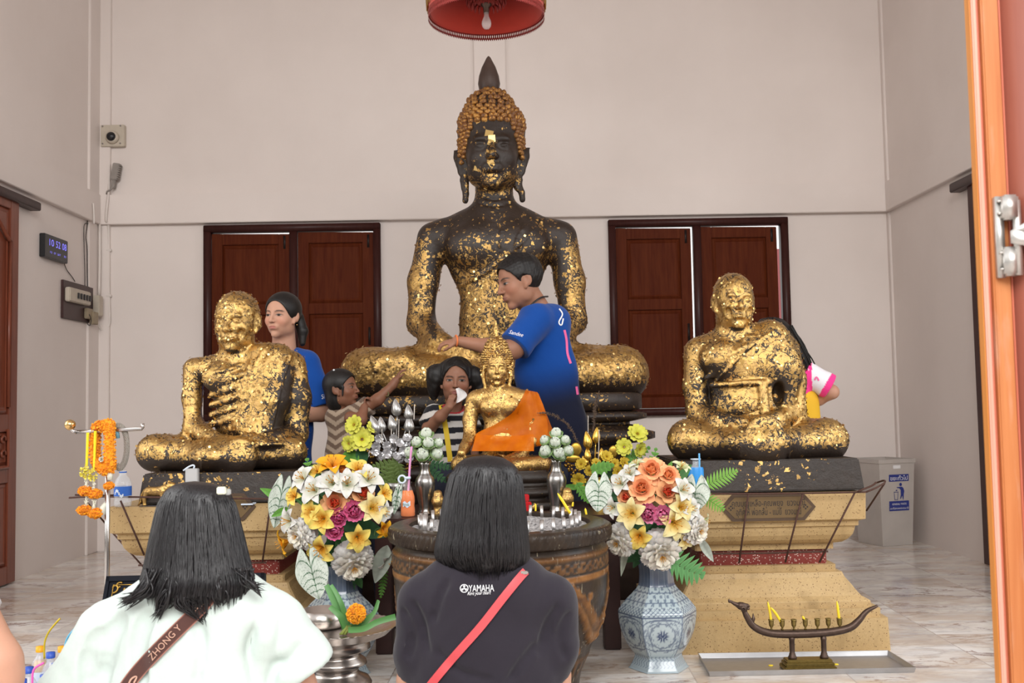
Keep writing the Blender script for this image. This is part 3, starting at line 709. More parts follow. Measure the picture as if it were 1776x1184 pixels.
# ------------------------------------------------------------------ statues
M_BUD = m_gold('lacquer_with_gold_leaf', (.011, .0065, .0045), (.54, .33, .10), 52, .36, .36, .42)
M_MONK = m_gold('thick_gold_leaf', (.011, .007, .005), (.57, .355, .11), 48, .30, .26, .45)
M_GILT = m_gold('gilding', (.06, .03, .012), (.62, .39, .12), 70, .25, .16, .4)
M_CURL = m_gold('gilded_curls', (.10, .045, .016), (.52, .27, .075), 60, .42, .3, .4)
M_FLAKE = plain('gold_leaf', (.62, .42, .16), .3, .95)
M_LAC = plain('dark_lacquer', (.034, .019, .013), .25, 0, nz=.5, nscale=9, bmp=.1)
M_FIN = plain('dark_finial', (.052, .030, .022), .45, 0, nz=.5, nscale=14)
rng = np.random.default_rng(5)
def curls(S, center, M, h, spacing, r, keep, zmax=.62):
    """rows of small pointed curls over the hair of a statue"""
    mb = MB(); R = M.to_3x3().normalized(); rows = []
    for el in np.arange(-.62, 1.50, spacing):
        n = max(4, int(2 * PI * math.cos(el) / spacing))
        for i in range(n): rows.append((el, 2 * PI * (i + .5 * (len(rows) % 2)) / n))
    D = np.array([A3(R @ Vector((math.cos(e) * math.sin(a), math.cos(e) * math.cos(a), math.sin(e)))) for e, a in rows]); c = A3(center)
    P, hit = march(S, c + D * h * 1.6, -D); prof = [(1, -.35), (.95, .2), (.6, .75), (0.12, 1.05)]
    for p, d, ok in zip(P, D, hit):
        l = M.inverted() @ Vector(p) / h
        if not ok or not keep(l.x, l.y, l.z): continue
        z = Vector(d); x = z.orthogonal().normalized(); y = z.cross(x); Mx = Matrix.Translation(p) @ Matrix((x, y, z)).transposed().to_4x4() @ Matrix.Diagonal((r, r, r, 1))
        i0 = len(mb.v); mb.lathe(prof, 7, cap=True); mb.xform(Mx, i0)
    return mb
def lotus_base(cx, cy, half, depth, tiers, mat, name, parent, petals=True):
    """stepped base: tiers = (z0, z1, scale); rows of upright petals on the tall ones"""
    mb = MB()
    for z0, z1, sc, kind in tiers:
        hx, hy = half * sc, depth * sc; n = 40
        def ring(f, z):
            out = []
            for i in range(n):
                t = 2 * PI * i / n; c, s_ = math.cos(t), math.sin(t); e = .42
                out.append((cx + hx * f * math.copysign(abs(c) ** e, c), cy + hy * f * math.copysign(abs(s_) ** e, s_), z))
            return out
        prof = {'flat': [(.97, 0), (1, .12), (1, .88), (.97, 1)], 'bell': [(.90, 0), (1, .25), (1.0, .6), (.9, .85), (.88, 1)], 'cove': [(1, 0), (.93, .3), (.90, .6), (.96, 1)]}[kind]
        P = [ring(f, z0 + (z1 - z0) * t) for f, t in prof]; mb.grid(np.array(P), wrap=True)
        mb.add(P[-1], [tuple(range(n))]); mb.add(P[0], [tuple(range(n))[::-1]])
    o = mb.build(name, mat, parent)
    V = np.array([v.co[:] for v in o.data.vertices]); a = o.data.attributes.new('cov', 'FLOAT', 'POINT'); a.data.foreach_set('value', np.clip(.07 + .2 * fbm(V, 1.1, 3), 0, .5).astype(np.float32)); return o
# ---- the great seated statue against the back wall
def big_buddha():
    f = Fig(6.2); s = f.s
    S = f.sdf(585, 1140, 150, 712, -120, 175, .0085)
    # torso
    f.ell((862, 440, 0), (88, 92, 55), 20); f.ell((862, 560, 2), (66, 95, 52), 30)
    f.chain([(772, 412, -4), (953, 412, -4)], [34, 34], 30); f.ell((858, 388, -8), (70, 26, 30), 22); f.ell((862, 640, 0), (110, 45, 70), 30)
    for sx in (-1, 1): f.ell((862 + sx * 42, 425, 40), (42, 34, 22), 20)
    f.chain([(857, 400, -6), (857, 325, -2)], [36, 33], 18)
    # arms
    A = S.twin(); f.chain([(752, 414, -4), (734, 488, 2), (730, 560, 8)], [29, 25, 23], 14, S=A)
    f.chain([(731, 560, 8), (762, 598, 70), (812, 614, 105)], [23, 20, 16], 12, S=A)
    f.chain([(972, 412, -4), (988, 488, 2), (994, 556, 8)], [29, 25, 23], 14, S=A)
    f.chain([(992, 556, 8), (962, 596, 70), (912, 614, 105)], [23, 20, 16], 12, S=A)
    hand(A, f.P(818, 615, 106), (1, 0, .02), (0, -.4, 1), 92 * s, .15, .05, 1, .006, -1); hand(A, f.P(905, 606, 112), (-1, 0, .02), (0, -.4, 1), 92 * s, .15, .05, 1, .006, 1)
    S.merge(A, 7 * s)
    # legs folded in the lap
    f.chain([(800, 640, 20), (660, 650, 60)], [50, 42], 20); f.chain([(650, 648, 60), (632, 646, 62)], [40, 39], 14); f.chain([(640, 648, 70), (860, 662, 120)], [40, 30], 16)
    f.chain([(925, 640, 20), (1072, 648, 60)], [50, 46], 20); f.chain([(1078, 648, 70), (900, 652, 135)], [44, 30], 14)
    f.chain([(1000, 628, 92), (1058, 616, 78)], [16, 15], 6); f.chain([(700, 630, 100), (640, 632, 95)], [24, 20], 8)
    f.chain([(655, 690, 50), (1090, 690, 50)], [16, 16], 14); f.ell((865, 685, 40), (200, 26, 90), 16)
    # head
    hs = 140 * s; M = toM(frame((0.02, -1, -.03)), f.P(853, 264, 18))
    L, R = head(S, M, hs, wide=1.02, nose=.9, ear=0, lips=1.15, brow=1.25, jaw=1.1, chin=1.1)
    f.ell((850, 196, 8), (42, 40, 42), 14); f.ell((852, 228, 5), (60, 52, 58), 8)
    for sx, tx, ty, bx, by in ((-1, 789, 262, 808, 348), (1, 919, 256, 905, 346)):
        for (px_, py_, w_, r_) in ((46, 262, 0, 9), (47, 272, 2, 11), (48, 284, 3, 11), (48, 298, 4, 10), (47, 312, 6, 8), (46, 324, 8, 6.5)): f.ell((852 + sx * px_, py_, w_), (r_, 9, 7), 5)
        f.chain([(852 + sx * 48, 270, 0), (tx, ty, -8)], [13, 2.2], 6, flat=((.4, 1, 0), .5)); f.chain([(852 + sx * 50, 288, 1), (852 + sx * 60, 274, -5)], [10, 6], 8, flat=((.4, 1, 0), .5))
        f.chain([(852 + sx * 46, 318, 8), (bx, by - 12, 10), (bx + sx * 1, by, 13)], [6.5, 5.2, 5.6], 4); f.chain([(852 + sx * 57, 272, 8), (852 + sx * 52, 300, 12), (852 + sx * 48, 326, 15)], [3.5, 3, 2], 3, 's')
    # robe edges and neck folds
    f.ridge([(944, 379), (900, 425), (845, 470), (790, 500)], 2.6, 0, 2, 30); f.ridge([(870, 400), (860, 480), (858, 590)], 2.0, 0, 2, 30); f.ridge([(935, 378), (905, 400), (893, 440), (890, 560)], 2.2, 0, 2, 30)
    for y in (340, 352): f.ridge([(830, y), (857, y + 6), (886, y)], 1.2, 0, 2, 14, mode='s')
    f.ridge([(640, 610), (652, 645), (648, 682)], 3.2, 0, 2, 16)
    V, F = S.mesh(1); x, y = px_of(V)
    nz = fbm(V, .9, 2)
    cov = .12 + .62 * sstep(392, 520, y) + .12 * nz
    cov += .12 * sstep(600, 560, y) * sstep(45, 0, np.abs(np.abs(x - 862) - 45)) * sstep(385, 430, y)
    outer = sstep(38, 60, np.abs(x - 862)) * sstep(110, 122, np.abs(x - 862)); arm = (np.abs(x - 862) > 105) & (y < 590) & (y > 380)
    inn = np.where(x < 862, sstep(738, 752, x), sstep(990, 974, x)); cov = np.where(arm, .62 * sstep(392, 440, y) * (1 - inn) + .06 + .1 * nz * (1 - inn), cov)
    N = normals(V, F); leg = y > 596; lc = .99 * sstep(-.75, -.1, N[:, 2] - .30 * (y > 672)) + .12 * nz
    cov = np.where(leg & (N[:, 2] > -.9), np.clip(lc, .02, .97), cov)
    face = y < 372; fc = .05 + .46 * sstep(280, 318, y) * sstep(348, 330, y) + .26 * sstep(14, 4, np.abs(x - 852)) * sstep(225, 250, y) * sstep(300, 280, y) + .05 * nz
    cov = np.clip(cov, 0, 1); hair = (y < 222) | (np.abs(x - 853) > 48); fc = np.where(hair, .05, fc); fc = np.where((np.abs(x - 853) > 54) & (y > 245), .04, fc); cov = np.where(face, fc, cov)
    cov = np.where((y > 345) & (y < 378), .07, cov); cov = np.clip(cov, 0, .97)
    b = empty('seated_buddha_statue', f.P(862, 700, 0), 'huge dark seated Buddha with scattered gold leaf and a tall flame finial', 'statue')
    mk('body', V, F, M_BUD, b, attrs=dict(cov=cov)); leaf_flakes('gold_leaf', V, F, np.where(face, cov * .2, cov), 4200, .0125, b, M_FLAKE, rng)
    # leaf pressed on the brow
    mb = MB(); fl_ = []
    for (qx, qy, w_) in ((848, 233, 7), (853, 240, 6), (851, 247, 5), (826, 292, 4), (852, 283, 5), (843, 326, 3)):
        p = front(S, qx, qy)
        if p is not None:
            n_ = (Vector(CAMP) - p).normalized(); xx = Vector((math.cos(qx), 0, math.sin(qx))).normalized(); zz = n_.cross(xx); p = p + n_ * .004; w2 = w_ * s
            mk('gold_leaf_square', [p - xx * w2 - zz * w2, p + xx * w2 - zz * w2, p + xx * w2 + zz * w2, p - xx * w2 + zz * w2], [(0, 1, 2, 3)], M_FLAKE, b, smooth=False)
    def keep(x_, y_, z_):
        a = abs(x_); return z_ > -.28 and (y_ < -.04 or z_ > .335 - .3 * max(0, a - .12) - 3.6 * max(0, a - .25)) and not (z_ < -.02 and y_ > -.04) and a < .40 and z_ < .80
    hm = curls(S, f.P(852, 245, 5), M, hs, .105, 5.6 * s, keep)
    oc = hm.build('hair_curls', M_CURL, b); at_ = oc.data.attributes.new('cov', 'FLOAT', 'POINT'); at_.data.foreach_set('value', np.full(len(oc.data.vertices), .62, np.float32))
    # finial
    c = f.P(848.5, 165, 8); MB().lathe([(0.2 * s, 0), (13 * s, 0), (17 * s, 7 * s), (19.5 * s, 20 * s), (17.5 * s, 34 * s), (12.5 * s, 49 * s), (7 * s, 60 * s), (3.5 * s, 67 * s), (.5 * s, 70 * s)], 28, c).build('flame_finial', M_FIN, b)
    # eyelids and lips are modelled; the throne under the lap
    z = lambda py, w=110: f.P(862, py, w).z
    c0 = f.P(862, 700, 0); w_ = lambda px: abs(f.P(px, 740, 110).x - f.P(862, 740, 110).x)
    hb = w_(1132)
    lotus_base(c0.x, c0.y - .02, hb, .52, [(z(715), z(684), .96, 'flat'), (z(735), z(712), .99, 'bell'), (z(743), z(733), .88, 'flat'), (z(772), z(742), 1.04, 'bell'), (z(800), z(771), .92, 'cove'), (z(830), z(799), 1.0, 'bell')], M_BUD, 'throne', b)
    zb = z(830.5)
    st = empty('statue_plinth', (c0.x, c0.y, 0), 'brown stepped plinth carrying the huge seated Buddha', 'plinth')
    MB().bbox((c0.x - .92, c0.y - .50, 0), (c0.x + .92, c0.y + .55, zb * .5), .01).bbox((c0.x - .82, c0.y - .46, zb * .5 - .001), (c0.x + .82, c0.y + .5, zb * .82), .01).bbox((c0.x - .95, c0.y - .53, zb * .82 - .001), (c0.x + .95, c0.y + .55, zb), .01).build('plinth_block', M_LAC, st)
    return b

SLABZ = .6715
def slab_base(f, parent, x0, x1, ytop, ybot, wf, wb, name='base_slab', cov=.10):
    a0 = f.P(x0, ytop, wf); a1 = f.P(x1, ytop, wf); zb = SLABZ; e = .016
    yf, yb = a0.y, f.P(0, 0, wb).y; X0, X1, zt = a0.x, a1.x, a0.z
    bm = bmesh.new(); vs = [bm.verts.new(p) for p in ((X0 - e, yf - e, zb), (X1 + e, yf - e, zb), (X1 + e, yb, zb), (X0 - e, yb, zb), (X0, yf, zt), (X1, yf, zt), (X1, yb, zt), (X0, yb, zt))]
    for q in ((3, 2, 1, 0), (4, 5, 6, 7), (0, 1, 5, 4), (1, 2, 6, 5), (2, 3, 7, 6), (3, 0, 4, 7)): bm.faces.new([vs[i] for i in q])
    bmesh.ops.bevel(bm, geom=bm.edges[:], offset=.006, segments=2, affect='EDGES'); bmesh.ops.subdivide_edges(bm, edges=bm.edges[:], cuts=6, use_grid_fill=True)
    o = MB().bm(bm).build(name, M_MONK, parent, smooth=False); V = np.array([v.co[:] for v in o.data.vertices])
    a = o.data.attributes.new('cov', 'FLOAT', 'POINT'); a.data.foreach_set('value', np.clip(cov + .16 * fbm(V, 1.6, 4), 0.0, .5).astype(np.float32)); return zb
def monk_left():
    f = Fig(4.95); s = f.s; S = f.sdf(232, 545, 490, 826, -90, 130, .0052)
    f.ell((431, 674, 0), (62, 58, 44), 12); f.ell((432, 735, 4), (58, 46, 44), 20); f.chain([(352, 641, -4), (500, 640, -6)], [22, 26], 20); f.ell((424, 632, -6), (62, 26, 30), 16)
    f.ell((385, 655, 30), (34, 26, 18), 12); f.ell((465, 655, 26), (40, 32, 22), 14)
    f.chain([(412, 625, 0), (410, 590, 6)], [30, 29], 12)
    # ribs on the bare side
    for i, (y0, y1) in enumerate(((668, 654), (685, 672), (702, 690), (719, 708), (735, 726))): f.chain([(368, y0, 26), (395, (y0 + y1) / 2 - 2, 40), (422, y1 - 6, 44)], [6, 6.5, 5], 5)
    # robe over the other shoulder: thick folded cloth
    f.chain([(452, 612, 18), (432, 680, 42), (424, 745, 48)], [16, 14, 12], 10); f.chain([(480, 625, 14), (470, 690, 36), (455, 750, 44)], [30, 30, 28], 14); f.ell((452, 612, 4), (40, 16, 26), 10)
    A = S.twin(); f.chain([(338, 640, -4), (333, 690, 4), (335, 738, 14)], [20, 15.5, 15.5], 10, S=A); f.chain([(337, 740, 14), (368, 762, 60), (400, 768, 92)], [18, 14, 10], 8, S=A)
    hand(A, f.P(398, 766, 92), (1, .1, -.12), (0, -.3, 1), 62 * s, .2, .06, 1, .004, -1)
    S.merge(A, 5 * s); B = S.twin()
    f.chain([(502, 636, -6), (512, 690, 0), (512, 750, 8)], [29, 26, 22], 12, S=B); f.chain([(512, 752, 8), (480, 762, 60), (448, 764, 86)], [21, 15, 11], 8, S=B)
    hand(B, f.P(450, 762, 86), (-1, .1, -.1), (0, -.3, 1), 62 * s, .2, .06, 1, .004, 1); S.merge(B, 4 * s)
    # legs
    f.chain([(340, 790, 0), (272, 784, 40)], [36, 30], 16); f.chain([(268, 786, 44), (420, 796, 104)], [28, 22], 12); f.chain([(440, 785, 0), (500, 786, 40)], [38, 30], 16); f.chain([(502, 784, 50), (360, 792, 100)], [26, 20], 12)
    f.chain([(290, 806, 40), (500, 808, 40)], [14, 14], 12); f.ell((390, 790, 80), (60, 24, 46), 12); f.ell((425, 770, 70), (70, 10, 34), 8)
    f.chain([(418, 778, 110), (412, 816, 104)], [18, 20], 10, flat=((0, 1, .2), .5))
    hs = 104 * s; M = toM(frame((-.14, -1, -.10)), f.P(410, 557, 14))
    head(S, M, hs, wide=1.02, old=.45, ear=1.1, nose=1.12, brow=1.2, jaw=1.02, cheek=.9)
    f.ridge([(458, 605), (440, 640), (425, 690), (414, 760)], 2.2, 0, 2, 26); f.ridge([(506, 612), (490, 660), (476, 720), (468, 752)], 2.0, 0, 2, 26); f.ridge([(435, 625), (425, 660), (417, 700)], 1.6, 0, 2, 18)
    f.ridge([(352, 760), (352, 790), (350, 815)], 2, 0, 2, 12); f.ridge([(372, 646), (400, 640), (418, 632)], 2.5, 0, 3, 12)
    for x0, x1 in ((402, 405), (410, 412), (396, 398)): f.ridge([(x0, 718), (x1, 750)], 1.5, 0, 2, 8)
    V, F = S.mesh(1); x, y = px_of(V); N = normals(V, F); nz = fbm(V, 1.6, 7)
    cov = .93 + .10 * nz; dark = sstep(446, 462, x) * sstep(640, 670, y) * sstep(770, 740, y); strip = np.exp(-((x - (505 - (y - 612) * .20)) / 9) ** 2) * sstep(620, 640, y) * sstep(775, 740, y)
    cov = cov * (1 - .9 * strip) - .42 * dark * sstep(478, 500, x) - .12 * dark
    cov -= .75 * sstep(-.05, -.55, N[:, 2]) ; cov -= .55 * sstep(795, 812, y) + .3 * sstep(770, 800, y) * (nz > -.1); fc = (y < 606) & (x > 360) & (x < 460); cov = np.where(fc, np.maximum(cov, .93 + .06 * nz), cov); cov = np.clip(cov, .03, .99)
    b = empty('seated_monk_statue', f.P(390, 822, 0), 'gilded seated monk with bare ribbed chest and stern bald head, left of the urn', 'statue')
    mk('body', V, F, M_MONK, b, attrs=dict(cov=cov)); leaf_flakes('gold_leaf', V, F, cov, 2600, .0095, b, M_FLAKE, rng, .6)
    slab_base(f, b, 248, 548, 822, 868, 132, -90)
    return b
def monk_right():
    f = Fig(4.95); s = f.s; S = f.sdf(1150, 1478, 460, 806, -90, 130, .0052)
    f.ell((1292, 640, 0), (80, 64, 50), 12); f.ell((1298, 705, 4), (72, 50, 52), 20); f.chain([(1218, 610, -4), (1352, 606, -6)], [28, 30], 20); f.ell((1288, 592, -4), (66, 26, 32), 16)
    f.ell((1255, 622, 30), (40, 30, 22), 12); f.ell((1335, 622, 28), (44, 38, 24), 14); f.chain([(1274, 592, 0), (1272, 548, 8)], [31, 30], 12)
    f.chain([(1335, 588, 10), (1352, 640, 24), (1352, 690, 20)], [34, 36, 30], 14)
    for i in range(5): f.chain([(1226 + i * 9, 655 - i * 3, 34), (1262 + i * 8, 618 - i * 4, 46), (1296 + i * 5, 584, 34)], [4, 4.5, 3.5], 3.5)
    f.chain([(1235, 668, 40), (1290, 664, 54), (1352, 662, 46)], [5, 5.5, 5], 3); f.chain([(1322, 668, 48), (1326, 715, 60)], [9, 9], 4); f.chain([(1338, 668, 44), (1344, 712, 54)], [6, 6], 4)
    A = S.twin(); f.chain([(1210, 610, -4), (1206, 670, 4), (1210, 712, 14)], [24, 20, 20], 10, S=A); f.chain([(1212, 714, 14), (1245, 730, 60), (1284, 734, 92)], [19, 15, 11], 8, S=A)
    hand(A, f.P(1284, 728, 94), (1, .1, -.05), (0, -.3, 1), 64 * s, .2, .06, 1, .004, -1); S.merge(A, 4 * s); B = S.twin()
    f.chain([(1358, 608, -6), (1372, 660, 2), (1376, 708, 12)], [29, 24, 21], 12, S=B); f.chain([(1376, 712, 12), (1346, 728, 60), (1318, 732, 88)], [20, 15, 11], 8, S=B)
    hand(B, f.P(1322, 726, 88), (-1, .1, -.05), (0, -.3, 1), 64 * s, .2, .06, 1, .004, 1); S.merge(B, 4 * s); f.ell((1353, 684, 62), (11, 22, 34), 4, 's')
    f.chain([(1250, 768, 0), (1195, 762, 40)], [40, 34], 16); f.chain([(1192, 764, 44), (1330, 776, 104)], [31, 25], 12); f.chain([(1370, 768, 0), (1432, 762, 40)], [42, 36], 16); f.chain([(1434, 764, 46), (1300, 776, 100)], [32, 24], 12)
    f.chain([(1210, 786, 40), (1436, 786, 40)], [16, 16], 12); f.ell((1310, 765, 80), (70, 26, 46), 12)
    f.chain([(1326, 752, 112), (1326, 786, 104)], [32, 34], 6, flat=((0, 1, .2), .42))
    hs = 98 * s; M = toM(frame((.06, -1, -.06)), f.P(1273, 522, 14)); head(S, M, hs, wide=1.0, old=.25, ear=1.15, nose=1.1, brow=1.0, jaw=1.04, lips=1.1)
    f.ridge([(1345, 572), (1300, 602), (1262, 640), (1240, 662)], 2.4, 0, 2, 26); f.ridge([(1284, 735), (1284, 795)], 2, 0, 2, 12); f.ridge([(1369, 735), (1367, 795)], 2, 0, 2, 12)
    V, F = S.mesh(1); x, y = px_of(V); N = normals(V, F); nz = fbm(V, 1.6, 9)
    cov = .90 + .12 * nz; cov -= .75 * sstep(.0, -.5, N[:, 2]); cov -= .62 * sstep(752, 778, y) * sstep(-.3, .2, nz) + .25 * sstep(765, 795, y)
    cov -= .5 * np.exp(-((x - 1228) / 12) ** 2) * sstep(625, 650, y) * sstep(740, 700, y); cov -= .45 * np.exp(-((x - 1240 - (y - 660) * .4) / 20) ** 2) * sstep(665, 690, y) * sstep(740, 720, y); cov -= .9 * np.exp(-((x - 1353) / 12) ** 2 - ((y - 684) / 20) ** 2); fc = y < 568; cov = np.where(fc, np.maximum(cov, .93 + .06 * nz), cov); cov = np.clip(cov, .03, .99)
    b = empty('seated_monk_statue', f.P(1313, 800, 0), 'gilded seated monk with smooth round head and folded sash, right of the urn', 'statue')
    mk('body', V, F, M_MONK, b, attrs=dict(cov=cov)); leaf_flakes('gold_leaf', V, F, cov, 2600, .0095, b, M_FLAKE, rng, .6)
    slab_base(f, b, 1170, 1490, 800, 850, 118, -90, cov=.02)
    return b
M_SASH = None
def small_buddha():
    global M_SASH
    f = Fig(4.98); s = f.s; S = f.sdf(758, 972, 550, 830, -64, 100, .0036)
    f.ell((868, 705, 0), (36, 40, 24), 8); f.ell((868, 765, 2), (34, 40, 24), 14); f.chain([(828, 692, -2), (908, 692, -2)], [17, 17], 14); f.ell((866, 682, -2), (34, 12, 14), 8); f.chain([(864, 690, 0), (862, 655, 2)], [14, 13], 6)
    for sx in (-1, 1): f.ell((867 + sx * 17, 705, 18), (17, 14, 9), 7)
    A = S.twin(); f.chain([(822, 694, -2), (815, 728, 2), (815, 758, 14)], [14.5, 12, 11], 6, S=A); f.chain([(815, 758, 14), (806, 776, 40), (800, 786, 56)], [11, 9, 7.5], 5, S=A)
    hand(A, f.P(800, 782, 56), (-.18, -.15, -1), (.3, 1, 0), 34 * s, .18, .05, 1, .003, 1); S.merge(A, 3 * s); B = S.twin()
    f.chain([(912, 694, -2), (922, 730, 2), (924, 762, 10)], [15, 13, 12], 6, S=B); f.chain([(924, 762, 10), (900, 790, 36), (880, 796, 48)], [12, 9, 7], 5, S=B); hand(B, f.P(884, 796, 48), (-1, .1, -.05), (0, -.4, 1), 36 * s, .2, .05, 1, .003, 1); S.merge(B, 3 * s)
    f.chain([(850, 806, 0), (800, 806, 24)], [20, 16], 8); f.chain([(798, 806, 28), (880, 810, 64)], [15, 11], 6); f.chain([(890, 806, 0), (938, 806, 24)], [20, 16], 8); f.chain([(940, 804, 30), (860, 808, 62)], [14, 10], 6); f.chain([(800, 818, 20), (940, 818, 20)], [7, 7], 6); f.ell((868, 812, 30), (50, 12, 32), 8)
    hs = 62 * s; M = toM(frame((0, -1, -.05)), f.P(862, 638, 10)); head(S, M, hs, wide=.94, ear=0, nose=.85, brow=1.0, lips=1.1, k=.9)
    for sx in (-1, 1): f.chain([(862 + sx * 22, 636, 4), (862 + sx * 24, 652, 4), (862 + sx * 20, 672, 6)], [5, 4, 3.2], 2); f.chain([(862 + sx * 23, 640, 2), (862 + sx * 28, 626, 0)], [5, 2], 2, flat=((0, 1, 0), .5))
    f.ell((861, 604, 4), (20, 20, 20), 6); f.ell((861, 618, 2), (26, 18, 25), 4); f.chain([(860, 592, 4), (860, 570, 4), (860, 556, 4)], [6.5, 4, 1.5], 4)
    for yy, rr in ((588, 7.2), (581, 6), (575, 5)): f.ell((860, yy, 4), (rr, 2.2, rr), 1)
    V, F = S.mesh(1); x, y = px_of(V); N = normals(V, F); nz = fbm(V, 2.5, 11)
    cov = .96 + .06 * nz; cov -= .5 * sstep(-.1, -.6, N[:, 2]); cov -= .35 * np.exp(-((x - 830) / 5) ** 2) * sstep(700, 715, y); cov = np.clip(cov, .1, .99)
    b = empty('seated_buddha_statue', f.P(866, 870, 0), 'small bright gold Buddha draped in an orange sash, on the central altar', 'statue')
    mk('body', V, F, M_GILT, b, attrs=dict(cov=cov)); leaf_flakes('gold_leaf', V, F, cov, 700, .008, b, M_FLAKE, rng, .5)
    hm = curls(S, f.P(862, 622, 6), M, hs, .16, 2.6 * s, lambda X, Y, Z: Z > -.22 and (Y < .15 or Z > .30 - .5 * max(0, abs(X) - .1)) and Z < .95)
    oc = hm.build('hair_curls', M_GILT, b); a = oc.data.attributes.new('cov', 'FLOAT', 'POINT'); a.data.foreach_set('value', np.full(len(oc.data.vertices), .85, np.float32))
    # tiers under the figure
    z = lambda py: f.P(866, py, 70).z; c0 = f.P(866, 820, 0); hb = abs(f.P(962, 830, 60).x - c0.x)
    lb = lotus_base(c0.x, c0.y - .03, hb, .17, [(z(840), z(818), .98, 'bell'), (z(848), z(839), .90, 'flat'), (z(864), z(847), 1.02, 'bell'), (z(874), z(863), .94, 'cove'), (z(886), z(873), 1.06, 'flat')], M_MONK, 'lotus_base', b)
    # the sash: sheer orange cloth over the far shoulder and across the lap
    m, nt, bs = material('sheer_orange_silk'); M_SASH = m; w = noise(nt, objco(nt, (1, 1, 1)), 18, 4); c = ramp(nt, w, [(.3, (.48, .095, .001)), (.7, (.60, .15, .003))]); nt.links.new(c, bs.inputs['Base Color']); bs.inputs['Roughness'].default_value = .45; bs.inputs['Alpha'].default_value = .86; bs.inputs['Specular IOR Level'].default_value = .15
    bump(nt, bs, noise(nt, objco(nt), 60, 3), .2, .004)
    # rows run from the upper edge down to the lower edge, laid on the statue
    up = spline([(912, 676, 0), (902, 696, 0), (888, 716, 0), (858, 736, 0), (826, 752, 0), (822, 772, 0)], 26); lo = spline([(932, 680, 0), (944, 708, 0), (950, 745, 0), (938, 772, 0), (880, 776, 0), (818, 778, 0)], 26); G = []
    for i in range(26):
        row = []
        for j in range(20):
            t = j / 19; p = up[i] * (1 - t) + lo[i] * t; q = front(S, p[0], p[1])
            base = f.P(p[0], p[1], 10 if q is None else 0)
            if q is None: q = base
            q = Vector(q) - Vector((0, 1, 0)) * s * (3.2 + 1.6 * math.sin(t * 15 + i * .25)); row.append(q)
        G.append(row)
    G = np.array([[A3(q) for q in r] for r in G])
    for _ in range(6):
        K = G.copy(); K[1:-1, 1:-1, 1] = np.minimum(G[1:-1, 1:-1, 1] + .004, (G[:-2, 1:-1, 1] + G[2:, 1:-1, 1] + G[1:-1, :-2, 1] + G[1:-1, 2:, 1]) / 4); G = K
    mb = MB(); mb.grid(G)
    # tail hanging from the shoulder behind the arm
    tl = []
    for i in range(16):
        t = i / 15; row = []
        for j in range(10):
            u = j / 9; xa = 926 + 10 * t; xb = 934 + 28 * t; row.append(A3(f.P(xa + (xb - xa) * u, 682 + (92 - 20 * u) * t, 8 - 26 * u + 3 * math.sin(u * 9 + t * 2))))
        tl.append(row)
    mb.grid(np.array(tl))
    # folds over the lap
    lp = []
    for i in range(22):
        t = i / 21; row = []
        for j in range(12):
            u = j / 11; x0 = 826 - 8 * u; x1 = 926; row.append(A3(f.P(x0 + (x1 - x0) * t, 752 + 30 * u + 4 * math.sin(t * 3) * (1 - u), 40 + 22 * u + 2.5 * math.sin(t * 22 + u * 3))))
        lp.append(row)
    mb.grid(np.array(lp)); mb.build('orange_sash', M_SASH, b)
    return b
BIG = big_buddha(); ML = monk_left(); MR = monk_right(); SB = small_buddha()
# ------------------------------------------------------------------ pedestals, altar, urn and the other furnishings
def m_terrazzo(name, a, b, speck, spk_amt=.5, rough=.5, sc=110):
    m, nt, bs = material(name); co = objco(nt); f = noise(nt, co, 3.2, 6); v = nn(nt, 'ShaderNodeTexVoronoi'); v.inputs['Scale'].default_value = sc; nt.links.new(co, v.inputs['Vector'])
    sep = nn(nt, 'ShaderNodeSeparateColor'); nt.links.new(v.outputs['Color'], sep.inputs[0])
    c = ramp(nt, f, [(.3, a), (.7, b)]); c = mixc(nt, math_n(nt, 'MULTIPLY', sep.outputs[1], .22), c, tuple(x * .62 for x in a))
    on = math_n(nt, 'MULTIPLY', math_n(nt, 'LESS_THAN', sep.outputs[0], spk_amt), math_n(nt, 'LESS_THAN', v.outputs['Distance'], .42)); c = mixc(nt, on, c, speck)
    st = ramp(nt, noise(nt, objco(nt, (5, 5, 1.0)), 2.5, 6), [(.52, 0.), (.74, .55)]); c = mixc(nt, st, c, tuple(x * .55 for x in a))
    nt.links.new(c, bs.inputs['Base Color']); bs.inputs['Roughness'].default_value = rough; bs.inputs['Specular IOR Level'].default_value = .3; bump(nt, bs, noise(nt, co, 70, 4), .25, .004); return m
M_STONE = m_terrazzo('yellow_terrazzo', (.43, .285, .125), (.52, .365, .18), (.16, .085, .04), .11, sc=190)
M_REDT = m_terrazzo('red_terrazzo', (.19, .028, .022), (.24, .045, .035), (.55, .42, .36), .30, .4, 150)
M_BRASS = plain('dull_brass_plate', (.15, .095, .042), .5, .35, nz=.25, nscale=12)
M_BRASSD = plain('dark_plate_border', (.085, .052, .032), .5, .3, nz=.2, nscale=12)
M_INK = plain('engraved_letters', (.018, .012, .012), .6)
M_RUST = plain('rusty_iron', (.075, .034, .024), .75, .3, nz=.5, nscale=80, bmp=.3)
M_TABLE = plain('dark_table_wood', (.036, .013, .011), .4, 0, nz=.3, nscale=20)
PED = []
